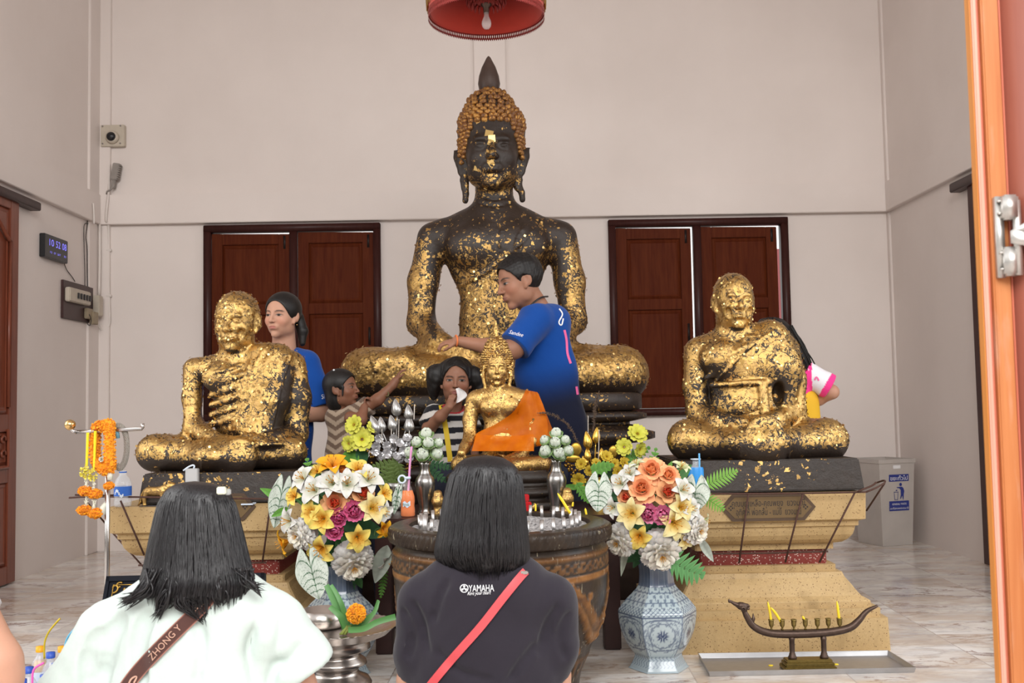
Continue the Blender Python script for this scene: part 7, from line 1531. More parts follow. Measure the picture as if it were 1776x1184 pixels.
# ---- leaves
def vein_mask(x, y, pts): return 0
def leaf_caladium(px0, py0, px1, py1, wpx, Y, label, depth=(0, 0), lobes=.22, fold=.12):
    """heart-shaped white leaf with dark green veins, petiole end at the first pixel, tip at the second"""
    a, b = at(px0, py0, Y + depth[0]), at(px1, py1, Y + depth[1]); L = (b - a).length; ax = (b - a).normalized(); sd = ax.cross((Vector(CAMP) - a).normalized()).normalized(); nr = sd.cross(ax).normalized(); nr = nr if nr.dot(Vector(CAMP) - a) > 0 else -nr; w = wpx * Y / FPX / 2
    nu, nv = 41, 60; P = np.zeros((nv, nu, 3)); C = np.zeros((nv, nu, 3)); rg = np.random.default_rng(int(px0)); us_ = np.linspace(-1, 1, nu)
    for i in range(nv):
        t = i / (nv - 1); wid = w * (math.sin(min(1, t * 1.02 + .06) ** .62 * PI) ** .72 if t < 1 else 0); wid = max(wid, 1e-4)
        for j, u in enumerate(us_):
            q = abs(u); lob = -lobes * L * (1 - t) ** 2 * (math.sin(q * PI) ** .8 + .25 * q); y = t * L + lob; x = u * wid
            P[i, j] = A3(a + ax * y + sd * x + nr * (fold * q * q * wid - .03 * L * math.sin(t * PI) + .004 * math.sin(t * 9 + u * 4) - .05 * L * t * t))
            d = 1.0
            d = min(d, q * wid / (.0020 * (1 - .6 * t)))
            for k in range(6):
                t0 = .02 + k * .14; sl = .34 + .1 * k; dd_ = abs((t - t0) - (q * wid / L) * (1.0 - .15 * k) * (.25 + .55 * (k > 1)) * (1 if k > 1 else -1.1 if k == 0 else .15)); d = min(d, dd_ * L / (.0010 + .0009 * (1 - q)))
            ret = abs(math.sin(x * 420 + 2.2 * math.sin(y * 150))) < .18 or abs(math.sin(y * 330 + 2 * math.sin(x * 190))) < .15
            base = np.array((.60, .65, .58)); green = np.array((.05, .13, .06)); f = 1 if d < 1 else (.38 if ret else 0); f = max(f, .5 * (q > .97)); C[i, j] = base * (1 - f) + green * f
    b_ = empty('caladium_leaf', a, label, 'leaf'); mb = MB(); mb.grid(P, C); o = mb.build('leaf_blade', M_LEAFC, b_, tint=True); return b_, a, ax
def leaf_simple(px0, py0, px1, py1, wpx, Y, col, label=None, depth=(0, 0), parent=None, name='leaf', vein=.75, tipw=.0, curl=.12, cat='leaf', seg=16):
    a, b = at(px0, py0, Y + depth[0]), at(px1, py1, Y + depth[1]); L = (b - a).length; ax = (b - a).normalized(); sd = ax.cross((Vector(CAMP) - a).normalized()).normalized(); nr = sd.cross(ax).normalized(); nr = nr if nr.dot(Vector(CAMP) - a) > 0 else -nr; w = wpx * Y / FPX / 2
    P = []; C = []
    for i in range(seg):
        t = i / (seg - 1); wd = w * max(.05, math.sin(t ** .8 * PI) ** .8); row = []; cr = []
        for u in (-1, -.5, 0, .5, 1): row.append(A3(a + ax * t * L + sd * u * wd + nr * (abs(u) * wd * .35 - curl * L * t * t + .02 * L * math.sin(t * 7)))); cr.append(np.array(col) * (vein if u == 0 else 1.0 + .1 * math.sin(t * 40)))
        P.append(row); C.append(cr)
    mb = MB(); mb.grid(np.array(P), np.array(C)); o = mb.build(name, M_LEAFC, parent, tint=True)
    if label: tag(o, label, cat)
    return o
def leaf_fern(px0, py0, px1, py1, lpx, Y, col, label=None, n=11, depth=(0, 0), parent=None, name='fern_leaf', wide=.36, taper=.25, bend=0, cat='leaf'):
    a, b = at(px0, py0, Y + depth[0]), at(px1, py1, Y + depth[1]); L = (b - a).length; ax = (b - a).normalized(); sd = ax.cross((Vector(CAMP) - a).normalized()).normalized(); nr = sd.cross(ax).normalized(); nr = nr if nr.dot(Vector(CAMP) - a) > 0 else -nr; lp = lpx * Y / FPX; mb = MB(); col = np.array(col)
    rach = [a + ax * t * L + sd * bend * L * math.sin(t * PI) - nr * .10 * L * t * t for t in np.linspace(0, 1, 14)]; mb.tube(rach, .0022, 5, col * .7)
    for i in range(n):
        t = (i + .6) / n; p = a + ax * t * L + sd * bend * L * math.sin(t * PI) - nr * .10 * L * t * t; l = lp * (math.sin(min(1, t * .85 + .15) * PI) ** .6 * (1 - taper) + taper * (1 - t))
        for s_ in (-1, 1):
            d = (sd * s_ * .88 + ax * .45 + nr * .10).normalized(); e = d.cross(nr).normalized() * (L / n * wide); rows = []; cs = []
            for k in range(6): q = k / 5; wv = max(.06, (1 - q ** 2.4)) * (.75 + .25 * (k > 0)); c = p + d * l * q - nr * .12 * l * q * q; rows.append([A3(c - e * wv), A3(c + nr * .0015), A3(c + e * wv)]); cs.append([col * (.92 + .16 * q), col * .72, col * (.92 + .16 * q)])
            mb.grid(np.array(rows), np.array(cs))
    o = mb.build(name, M_LEAFC, parent, tint=True)
    if label: tag(o, label, cat)
    return o
G1, G2, G3, OL = (.12, .30, .05), (.20, .42, .07), (.045, .13, .055), (.10, .15, .035)
leaf_caladium(1039, 838, 1036, 892, 47, 4.10, 'white heart-shaped leaf with dark veins, over the jar rim', lobes=.34); leaf_caladium(1207, 842, 1203, 893, 51, 4.12, 'white heart-shaped leaf with dark veins, before the blue bottle', lobes=.34)
leaf_caladium(490, 848, 474, 922, 40, 4.18, 'white heart-shaped leaf pointing down at the left rim, beside the woman in white', lobes=.30); leaf_caladium(537, 975, 555, 1045, 56, 4.06, 'largest white heart-shaped leaf with green veins, over the half-hidden vase', lobes=.34); leaf_caladium(691, 852, 682, 896, 16, 4.22, 'narrow edge-on white leaf beside the orange soda bottle', lobes=.3)
leaf_simple(1213, 932, 1238, 975, 15, 4.15, (.42, .46, .40), 'narrow grey-white leaf hanging at the right dahlia'); leaf_simple(1090, 925, 1077, 1000, 13, 4.2, (.40, .44, .36), 'narrow grey-white leaf hanging by the brown table leg'); leaf_simple(672, 945, 650, 1012, 30, 4.22, (.38, .42, .36), 'pale drooping leaf between the large dahlia and the jar')
leaf_fern(1224, 842, 1280, 815, 20, 4.14, G2, 'bright green fern spreading over the black slab', 10); leaf_fern(1220, 860, 1257, 885, 17, 4.16, G2, 'small bright green fern in front of the lettered plate', 8); leaf_fern(1126, 836, 1138, 776, 14, 4.27, G1, 'green fern behind the top orange roses', 7)
leaf_fern(1160, 968, 1222, 998, 34, 4.08, (.11, .29, .10), 'large split monstera leaf over the front of the porcelain vase', 7, wide=.46, bend=.05); leaf_simple(1150, 832, 1166, 799, 12, 4.28, G1, 'short green blade behind the greenish lily')
leaf_fern(545, 850, 532, 794, 17, 4.27, G1, 'green fern standing up at the top left of the bouquet beside the jar', 7); leaf_simple(506, 872, 450, 846, 18, 4.27, G1, 'green leaf tip beyond the left white heart-shaped leaf'); leaf_simple(500, 880, 470, 896, 12, 4.14, G1, 'green blade crossing the left white heart-shaped leaf'); leaf_fern(668, 985, 660, 1038, 10, 4.3, G1, 'narrow green fern hanging by the jar wall', 9)
for i, (x0, y0, x1, y1, w) in enumerate(((1141, 900, 1098, 985, 34), (1141, 905, 1175, 985, 30), (1141, 890, 1060, 930, 34), (1141, 880, 1218, 930, 34), (1141, 860, 1090, 800, 30), (1141, 860, 1200, 805, 30), (1130, 940, 1085, 975, 26), (1165, 950, 1160, 1000, 24), (1141, 860, 1050, 860, 30), (1141, 870, 1225, 868, 30))): leaf_simple(x0, y0, x1, y1, w, 4.24, (G3, (.06, .17, .05))[i % 2], 'dark green leaf filling in behind the flowers by the yellow pedestal' if i > -1 else None)['group'] = 'filler leaves of the bouquet by the yellow pedestal'
for i, (x0, y0, x1, y1, w) in enumerate(((588, 920, 560, 1012, 36), (588, 920, 620, 1015, 34), (588, 910, 655, 985, 36), (588, 900, 672, 930, 36), (588, 900, 500, 930, 34), (588, 880, 505, 860, 34), (588, 870, 530, 810, 30), (588, 870, 650, 815, 30), (588, 880, 670, 870, 34), (600, 930, 640, 945, 40), (588, 900, 585, 990, 40), (600, 985, 590, 1024, 16), (606, 990, 612, 1032, 15), (615, 992, 628, 1020, 14), (585, 985, 572, 1024, 18))): leaf_simple(x0, y0, x1, y1, w, 4.24, (G3, (.055, .16, .05), (.08, .22, .06))[i % 3], 'dark green leaf filling in behind the flowers beside the jar')['group'] = 'filler leaves of the bouquet beside the jar'
# ---- lotus buds in the pewter vases
names = ('topmost', 'upper left', 'centre', 'upper right', 'lower left', 'bottom middle', 'lower right', 'tucked-under')
for (cx, cy, Y, mouth, lst, lb) in ((738, 772, 4.69, PV1, ((739.5, 752, 12), (723, 766, 10.5), (743, 768, 11.5), (760, 768, 9.5), (711.5, 784, 11), (733, 787, 13), (757, 787, 12)), 'by the soda bottle'), (966, 772, 4.69, PV2, ((964.6, 751, 11), (945, 763, 9.5), (963, 767, 11), (980, 763, 9.5), (947, 782, 12.5), (969, 785, 12), (985, 781, 10.5), (974, 792, 8)), 'by the golden buds')):
    s = Y / FPX
    for i, (px, py, r) in enumerate(lst):
        dx, dy = px - cx, py - cy; w = math.sqrt(max(30, 26 * 26 - dx * dx - dy * dy)); loc = at(px, py, Y - w * s * .8); place(CACHE, ('lotus', 0, i % 2), 'lotus_bud', r * s * 1.24, LOT, i % 2 + 3, loc, (dx * .7, -w * .6 - 8, -dy * .5 + 20), '%s green-white lotus bud in the pewter vase %s' % (names[i], lb), 'lotus bud', i * .9, mouth - Vector((0, 0, .03)))
# ---- the silver and the golden offering arrangements
M_SBUD = plain('silver_bud', (.40, .39, .38), .28, .8); M_GBUD = plain('gold_bud', (.62, .40, .08), .26, .9); M_SFL = plain('silver_film', (.42, .41, .42), .18, .35, coat=.5); M_BERRY = plain('gold_berry', (.42, .25, .05), .25, .85); M_BEADS = plain('pearl_string', (.62, .56, .50), .3, .2); M_PLUME = plain('dry_plume', (.115, .075, .05), .9, nz=.4); M_DISC = plain('gold_disc', (.40, .25, .04), .32, .9)
def bud(parent, base, tip, r, mat, stem_to=None):
    base, tip = Vector(base), Vector(tip); d = tip - base; L = d.length; d.normalize(); x = d.orthogonal().normalized(); y = d.cross(x); M = toM(Matrix((x, y, d)).transposed(), base)
    mb = MB().lathe([(.0004, 0), (r * .55, L * .06), (r * .9, L * .2), (r, L * .33), (r * .86, L * .52), (r * .55, L * .74), (r * .22, L * .92), (.0003, L)], 20, cap=False); mb.xform(M); o = mb.build('lotus_bud', mat, parent)
    for k in range(3):
        a = k * 2.09 + .5; P = [M @ Vector((math.cos(a + t * .7) * rr * 1.02, math.sin(a + t * .7) * rr * 1.02, L * t)) for t, rr in ((.05, r * .5), (.3, r), (.55, r * .82), (.8, r * .45), (.97, r * .1))]; mk('bud_seam', *tube_geo(spline(P, 14), r * .05, 5), mat, o)
    if stem_to is not None: MB().tube(spline([base, (base * .5 + Vector(stem_to) * .5) + Vector((0, -.01, 0)), stem_to], 12), r * .16, 6).build('bud_stem', mat, parent)
def beads(parent, p0, p1, n=16): 
    mb = MB(); p0, p1 = Vector(p0), Vector(p1); mb.tube([p0, p1], .0006, 4)
    for i in range(n): mb.lathe([(.0002, -.0035), (.0032, 0), (.0002, .0035)], 7, p0 + (p1 - p0) * (i / (n - 1)), cap=False)
    mb.build('bead_string', M_BEADS, parent)
def daisies(parent, lst, Y, col, seed=0, mat=None, nm='silk_flower'):
    for i, (px, py, r, d) in enumerate(lst):
        f = build_flower('daisy', r * Y / FPX, col, seed + i); f.name = nm; dd = Vector(d).normalized(); x = dd.orthogonal().normalized(); y = dd.cross(x); f.parent = parent; f.location = at(px, py, Y) - origin_of(parent); f.rotation_euler = (Matrix((x, y, dd)).transposed() @ Matrix.Rotation(i * .8, 3, 'Z')).to_euler()
def berries(parent, cx, cy, Y, n, sp, seed):
    rg = random.Random(seed)
    mb = MB()
    for i in range(n): c = at(cx + rg.gauss(0, sp), cy + rg.gauss(0, sp), Y + rg.uniform(-.03, .03)); mb.lathe([(.0065 * math.sin(a), -.0065 * math.cos(a)) for a in np.linspace(.02, PI - .02, 8)], 9, c, cap=False)
    o = mb.build('berry_cluster', M_BERRY, parent); o['kind'] = 'stuff'
def potbase(parent, px, Y, mat): c = at(px, 860, Y); MB().lathe([(.001, 0), (.05, 0), (.055, .02), (.035, .05), (.05, .09), (.07, .13), (.062, .13), (.001, .1)], 28, (c.x, Y, TZ), cap=False).build('pot', mat, parent)
SY = 4.95; sk = SY / FPX; sv = empty('silver_lotus_arrangement', (at(690, 860, SY).x, SY, TZ), 'silver lotus buds over sparkling silver and yellow-green silk flowers, left of the striped child', 'flower arrangement'); potbase(sv, 690, SY, M_PEWTER); S_ = lambda x, y, w=0: at(x, y, SY - w * sk)
for (bx, by, tx, ty, r) in ((689, 722, 685, 691, 8.8), (710, 728, 707, 701, 8.4), (683, 748, 677, 719, 8.6), (710, 750, 709, 720, 9.2), (656, 753, 643, 720, 10), (664, 750, 659, 722, 8)): bud(sv, S_(bx, by, 6), S_(tx, ty, 6), r * sk, M_SBUD, S_(686, 800))
for x, y0, y1 in ((663, 730, 768), (679, 742, 772), (692, 728, 766), (710, 748, 772), (719, 702, 726)): beads(sv, S_(x, y0, 12), S_(x - 1, y1, 14))
rgS = random.Random(5)
for i in range(24):
    px, py = 648 + 64 * rgS.random(), 760 + 44 * rgS.random(); f = MB()
    for k in range(5): petal_geo(f, k * 1.257 + i, 9 * sk, 4.6 * sk, .9, -.1, .3, .6, .001, 0, wide=.8, nu=5, nv=5)
    d = Vector((rgS.uniform(-.6, .6), -1, rgS.uniform(-.2, .8))).normalized(); x = d.orthogonal().normalized(); y = d.cross(x); f.xform(toM(Matrix((x, y, d)).transposed(), S_(px, py, rgS.uniform(0, 22)))); f.build('silver_flower', M_SFL, sv)
daisies(sv, [(615, 737, 17, (-.5, -.9, .3)), (628, 762, 20, (.1, -1, .2)), (606, 769, 14, (-.5, -.9, -.1)), (645, 741, 11, (.5, -.6, .4))], SY - .03, DY, 4); berries(sv, 698, 812, SY, 14, 6, 2); berries(sv, 643, 786, SY, 10, 5, 3)
leaf_simple(615, 780, 600, 812, 30, SY, G1, None, parent=sv, name='silk_leaf'); leaf_simple(625, 775, 632, 806, 22, SY, G3, None, parent=sv, name='silk_leaf')
for (x0, y0, x1, y1, l) in ((690, 800, 652, 838, 16), (690, 800, 678, 848, 15), (690, 802, 700, 842, 14), (690, 800, 640, 812, 13), (735, 806, 775, 836, 13), (740, 800, 784, 812, 12), (690, 800, 662, 856, 14)): leaf_fern(x0, y0, x1, y1, l, SY - .05, OL if x0 < 735 else G3, None, 7, parent=sv, name='silk_leaf', wide=.44)
g = empty('golden_lotus_arrangement', (at(1040, 860, SY).x, SY, TZ), 'golden lotus buds, plumes and yellow silk flowers behind the bouquet by the yellow pedestal', 'flower arrangement'); potbase(g, 1040, SY, M_GBUD)
for (bx, by, tx, ty, r) in ((1021, 779, 1016, 747, 8.2), (1033, 769, 1035, 740, 7.4), (1020, 800, 1017, 777, 6.5), (1043, 798, 1043, 776, 6), (1019, 808, 1010, 790, 6)): bud(g, S_(bx, by, 6), S_(tx, ty, 6), r * sk, M_GBUD, S_(1030, 830))
for x, y, rx_, ry in ((999, 779, 10, 12), (1064, 783, 8.5, 11), (994, 795, 13, 7)): c = S_(x, y, 8); mb = MB().lathe([(.0005, .004), (.6, .0035), (.9, .001), (1, -.002), (.9, -.004), (.0005, -.005)], 28, cap=False); mb.v[0] = mb.v[0] * np.array((rx_ * sk, ry * sk, 1)); mb.xform(toM(Matrix.Rotation(PI / 2, 3, 'X'), c)).build('gold_disc', M_DISC, g)
for pts in ([S_(1016, 790), S_(1003, 768), S_(988, 742), S_(968, 724, 4), S_(948, 717, 8), S_(932, 716, 10)], [S_(1030, 780), S_(1030, 745), S_(1031, 715), S_(1035, 695), S_(1039, 678)]):
    P = spline(pts, 46); mb = MB(); mb.tube(P, .0014, 5); rp_ = random.Random(1)
    for i, p in enumerate(P[8:]):
        rr = .011 * math.sin(min(1, (i + 3) / 38) * PI) ** .5 + .002
        for k in range(7): d = Vector((rp_.gauss(0, 1), rp_.gauss(0, 1), rp_.gauss(.5, 1))).normalized(); mb.tube([p, Vector(p) + d * rr], [.0016, .0007], 4)
    mb.build('grass_plume', M_PLUME, g)
beads(g, S_(1020, 722), S_(1020, 752), 14); beads(g, S_(1039, 746, 12), S_(1038, 800, 14), 24)
daisies(g, [(1008, 805, 10, (-.4, -1, .3)), (1004, 832, 13, (-.3, -1, -.2)), (1052, 792, 11, (.3, -1, .5)), (1066, 804, 9, (.2, -1, .2)), (1083, 803, 11, (.5, -.8, .4)), (1071, 818, 10, (.3, -1, -.1)), (1022, 816, 9, (0, -1, .1)), (1034, 802, 8, (0, -1, .5))], SY - .04, GLD, 30, nm='golden_flower'); daisies(g, [(1105, 753, 18, (.2, -.75, .5)), (1083, 775, 15, (-.4, -.9, .1)), (1109, 779, 13, (.5, -.8, -.2))], SY - .03, DY, 60)
berries(g, 989, 812, SY, 24, 8, 7); berries(g, 1040, 818, SY, 14, 9, 8); leaf_fern(1024, 816, 1064, 806, 15, SY - .08, G1, None, 5, parent=g, name='silk_leaf', wide=.7); leaf_fern(1000, 836, 1022, 872, 13, SY - .1, G1, None, 6, parent=g, name='silk_leaf', wide=.5); leaf_simple(1004, 846, 978, 842, 10, SY - .06, G1, None, parent=g, name='silk_leaf')
for (x0, y0, x1, y1, l) in ((1080, 800, 1128, 775, 15), (1040, 830, 1000, 850, 12), (1040, 820, 1090, 830, 14)): leaf_fern(x0, y0, x1, y1, l, SY - .02, G1 if x1 > 1100 else G3, None, 7, parent=g, name='silk_leaf', wide=.46)
# ------------------------------------------------------------------ people
M_SKIN = plain('skin', (1, 1, 1), .5, tint=True, spec=.35, sub=.10, nz=.05, nscale=60)
M_CLOTH = plain('cotton', (1, 1, 1), .85, tint=True, spec=.15, sheen=.15, nz=.05, nscale=120, bmp=.05)
def m_hair(name, a=(.006, .005, .005), b=(.020, .015, .014), rough=.34):
    m, nt, bs = material(name); f = noise(nt, objco(nt, (1, 1, .045)), 260, 4); g = noise(nt, objco(nt, (1, 1, .12)), 26, 4)
    nt.links.new(ramp(nt, f, [(.3, a), (.75, b)]), bs.inputs['Base Color']); bs.inputs['Roughness'].default_value = rough; bs.inputs['Specular IOR Level'].default_value = .48 if rough < .4 else .35
    bump(nt, bs, math_n(nt, 'ADD', f, math_n(nt, 'MULTIPLY', g, .8)), .4, .003); return m
M_HAIR = m_hair('black_hair', (.004, .0035, .0035), (.012, .009, .008), .48); M_HAIR2 = m_hair('long_black_hair', (.004, .0034, .004), (.014, .012, .014), .36)
def face_tint(V, M, h, skin, lip=(.30, .10, .085), brow=(.02, .014, .012), eyes=True, browz=.105, darkhair=None):
    l = xf(V, M.inverted()) / h; x, y, z = l.T; n = fbm(V, 6, 4)[:, None]; C = np.array(skin) * (1 + .05 * n); fr = y > .18; far = np.linalg.norm(l, axis=1) > .62; y = np.where(far, -1, y); fr = fr & ~far
    ck = np.exp(-(((np.abs(x) - .17) / .09) ** 2 + ((z + .14) / .09) ** 2)) * fr; C = C * (1 + ck[:, None] * np.array((.10, -.04, -.04)))
    lp = sstep(1.15, .8, np.sqrt((x / .088) ** 2 + ((z + .262) / .040) ** 2)) * (y > .33); C = C * (1 - lp[:, None] * .85) + np.array(lip) * lp[:, None] * .85
    bx = (np.abs(x) - .14) / .085; bz = (z - browz + .022 * bx * bx) / .016; bw = sstep(1.3, .6, np.maximum(np.abs(bx), np.abs(bz))) * (y > .15); C = C * (1 - bw[:, None] * .85) + np.array(brow) * bw[:, None] * .85
    if eyes:
        ex = np.abs(x) - .138; ez = z - .004; e = sstep(1.15, .85, np.sqrt((ex / .058) ** 2 + (ez / .021) ** 2)) * (y > .2); C = C * (1 - e[:, None]) + np.array((.34, .30, .28)) * e[:, None]
        ir = sstep(1.2, .8, np.hypot(ex + .004 * np.sign(x), ez) / .034) * e; C = C * (1 - ir[:, None]) + np.array((.012, .008, .006)) * ir[:, None]
        la = sstep(1.3, .6, np.maximum(np.abs(ex) / .075, np.abs(ez - .024 + 4.0 * ex * ex) / .010)) * (y > .2); C = C * (1 - la[:, None] * .9) + np.array(brow) * la[:, None] * .9
    no = sstep(1.2, .6, np.hypot((np.abs(x) - .04) / .018, (z + .155) / .012)) * (y > .3); C = C * (1 - .6 * no[:, None])
    return np.clip(C, 0, 1)
def hair_on(S, M, h, face=(.30, .52, .44), fz=-.12, fy=.40, low=-.30, puff=1.0, back=None):
    """hair mass over the skull with the face left free"""
    R = M.to_3x3().normalized(); L = lambda x, y, z: M @ Vector((x * h, y * h, z * h))
    S.ell(L(0, -.08, .135), (.385 * h * puff, .455 * h * puff, .405 * h * puff), .01 * h, R)
    if back: S.ell(L(0, -.20, -.18), (.33 * h, .28 * h, .36 * h * back), .08 * h, R)
    S.ell(L(0, fy, fz), (face[0] * h, face[1] * h * .9, face[2] * h), .03 * h, R, 's'); S.cut(L(0, 0, low), R @ Vector((0, .25, -1)))
    return L, R
def surf_ribbon(name, S, path, wpx, lift, mat, parent, n=40, thick=.002, cols=None, S2=None):
    P = spline([(x, y, 0) for x, y in path], n); T = np.gradient(P, axis=0); rows = []; last = None
    for p, t in zip(P, T):
        nrm = np.array((-t[1], t[0])) / (np.hypot(t[0], t[1]) + 1e-9); row = []
        for u in (-1, -.8, 0, .8, 1):
            q = front(S, p[0] + nrm[0] * wpx * u / 2, p[1] + nrm[1] * wpx * u / 2)
            if q is None: q = last
            if q is None: continue
            last = q; row.append(A3(q + (Vector(CAMP) - q).normalized() * lift))
        if len(row) == 5: rows.append(row)
    G = np.array(rows)
    for _ in range(3): G[1:-1] = G[1:-1] * .5 + (G[:-2] + G[2:]) * .25
    mb = MB(); mb.grid(G, None if cols is None else np.array([cols] * len(G))); mb.grid(G[:, ::-1] + (G - CAMP)[:, ::-1] / np.linalg.norm(G - CAMP, axis=2)[:, ::-1, None] * thick, None if cols is None else np.array([cols[::-1]] * len(G))); o = mb.build(name, mat, parent, tint=cols is not None); return o, G
def surf_text(name, S, txt, x0, y0, x1, y1, hpx, lift, mat, parent, shear=0):
    """lettering laid on the visible cloth, baseline from one pixel to another"""
    V, F = text_geo(txt); a, b = V[:, 0].min(), V[:, 0].max(); k = 1 / (b - a); d = np.array((x1 - x0, y1 - y0)); ln = np.hypot(*d); d = d / ln; up = np.array((d[1], -d[0])); Y0 = V[:, 1].min(); out = []
    for x, y, _ in V:
        u = (x - a) * k * ln + shear * (y - Y0) / .73 * hpx; v = (y - Y0) / .73 * hpx; p = np.array((x0, y0)) + d * u + up * v; q = front(S, p[0], p[1])
        q = q if q is not None else (Vector(out[-1]) if out else at(p[0], p[1], 5)); out.append(A3(q + (Vector(CAMP) - q).normalized() * lift))
    return mk(name, np.array(out), F, mat, parent, smooth=False)
def lower_body(parent, cx, Y, ztop, hip, mat, shoe, skirt=None, name='trousers'):
    """what stands under the shirt: hips, two legs to the floor, shoes"""
    S = SDF((cx - .3, Y - .28, 0.015), (cx + .3, Y + .28, ztop + .06), .011)
    if skirt:
        S.cap((cx, Y, ztop), (cx, Y, .28), hip, hip * 1.35, .02, flat=((0, 1, 0), .75)); S.cut((0, 0, .28), (0, 0, -1))
    else:
        S.ell((cx, Y, ztop - .06), (hip, hip * .72, .14), .02)
        for s_ in (-1, 1): S.cap((cx + s_ * hip * .5, Y, ztop - .1), (cx + s_ * hip * .55, Y, .42 * ztop), hip * .52, hip * .36, .03); S.cap((cx + s_ * hip * .55, Y, .42 * ztop), (cx + s_ * hip * .58, Y + .01, .06), hip * .37, hip * .28, .02)
    mk('skirt' if skirt else name, *S.mesh(1), mat, parent)
    for s_ in (-1, 1):
        T = SDF((cx + s_ * hip * .58 - .08, Y - .2, 0), (cx + s_ * hip * .58 + .08, Y + .12, .35), .009); x = cx + s_ * hip * .58
        if skirt: T.cap((x, Y, .34), (x, Y + .01, .06), .035, .028, .01); o_ = 'bare_leg'
        T.ell((x, Y - .05, .036), (.042, .115, .034), .015); T.cut((0, 0, .004), (0, 0, -1)); mk('shoe', *T.mesh(1), shoe, parent)
SK_W = (.49, .265, .18); SK_D = (.20, .086, .050); SK_M = (.25, .115, .070)
M_DRED = plain('dark_red_skirt', (.10, .014, .018), .8); M_NAVY = plain('navy_trousers', (.012, .014, .03), .8); M_SHOE = plain('dark_shoe', (.02, .018, .018), .6); M_YELC = plain('yellow_skirt', (.70, .40, .02), .8); M_PRINT = plain('white_print_ink', (.80, .80, .82), .6); M_PINKP = plain('pink_print_ink', (.75, .12, .32), .6)
BLUE = np.array((.006, .056, .27))
def folds(V, F, amp, sc, seed, squash=(1, 1, .35)):
    N = normals(V, F); return V + N * (fbm(V * np.array(squash), sc, seed) * amp + fbm(V, sc * 2.1, seed + 1) * amp * .35)[:, None]
# -- woman in blue behind the stern monk
def woman_blue():
    f = Fig(5.62); s = f.s; b = empty('person', (f.P(492, 900).x, 5.62, 0), 'woman in a blue T-shirt with tied-back hair, standing behind the stern monk statue', 'person')
    S = f.sdf(425, 590, 496, 770, -60, 80, .0038); h = 78 * s; M = toM(frame((-.38, -1, -.06), (.03, 0, 1)), f.P(489, 547, 6)); head(S, M, h, wide=.96, jaw=.98, nose=.92, cheek=1.05, lips=.95, brow=.6)
    f.chain([(492, 572, -6), (493, 612, -10)], [19, 21], 8); f.chain([(455, 626, -10), (530, 628, -10)], [14, 14], 10); f.ell((492, 660, -8), (36, 50, 20), 10)
    f.chain([(534, 634, -8), (556, 702, -2), (557, 716, 2)], [17, 15.5, 14], 6); f.chain([(557, 716, 2), (515, 722, 40), (492, 728, 62)], [14.5, 12, 9], 6); hand(S, f.P(492, 728, 62), (-.8, -.5, -.1), (0, 0, -1), 44 * s, .3, .05, 1, .004, 1)
    f.chain([(450, 634, -8), (440, 700, 0)], [16, 14], 6)
    V, F = S.mesh(1); mk('body', V, F, M_SKIN, b, cols=face_tint(V, M, h, SK_W, (.36, .12, .10), browz=.10))
    Hs = f.sdf(440, 540, 494, 640, -60, 60, .0038); L, R = hair_on(Hs, M, h, face=(.335, .56, .50), fz=-.17, fy=.40, low=-.34, puff=.99); Hs.chain([L(-.18, -.38, -.05), L(-.30, -.36, -.35), L(-.33, -.30, -.62)], [.13 * h, .12 * h, .07 * h], .05 * h)
    mk('hair', *Hs.mesh(1), M_HAIR, b); e = f.P(515, 563, 10); MB().lathe([(.0001, -.004), (.004, 0), (.0001, .004)], 8, e, cap=False).build('earring', M_FLAKE, b)
    T = f.sdf(415, 600, 575, 830, -70, 50, .0052); f.chain([(455, 624, -10), (532, 628, -10)], [21, 21], 14, S=T); f.chain([(492, 650, -10), (492, 740, -6), (492, 815, -6)], [50, 46, 50], 14, S=T, flat=((0, 1, 0), .58))
    for pts in ([(534, 632, -8), (555, 694, -2), (560, 712, 0)], [(450, 632, -8), (438, 694, 0), (436, 710, 0)]):
        U = T.twin(); f.chain(pts, [23, 23, 23], 8, S=U); a, c = f.P(*pts[1]), f.P(*pts[2]); U.cut(c - (c - a) * .35, c - a); T.merge(U, 8 * s)
    f.ell((491, 596, 2), (23, 17, 26), 3, 's', S=T); V, F = T.mesh(1); V = folds(V, F, .004, 1.6, 3); mk('t_shirt', V, F, M_CLOTH, b, cols=np.tile(BLUE, (len(V), 1)) * (1 + .1 * fbm(V, 1, 2))[:, None]); T = surf(V, F)
    surf_text('sleeve_print', T, 'Sim', 558, 692, 569, 689, 8, .002, M_PRINT, b, .2)
    lower_body(b, f.P(492, 800).x, 5.65, f.P(492, 812).z + .05, .14, M_DRED, M_SHOE, True)
woman_blue()
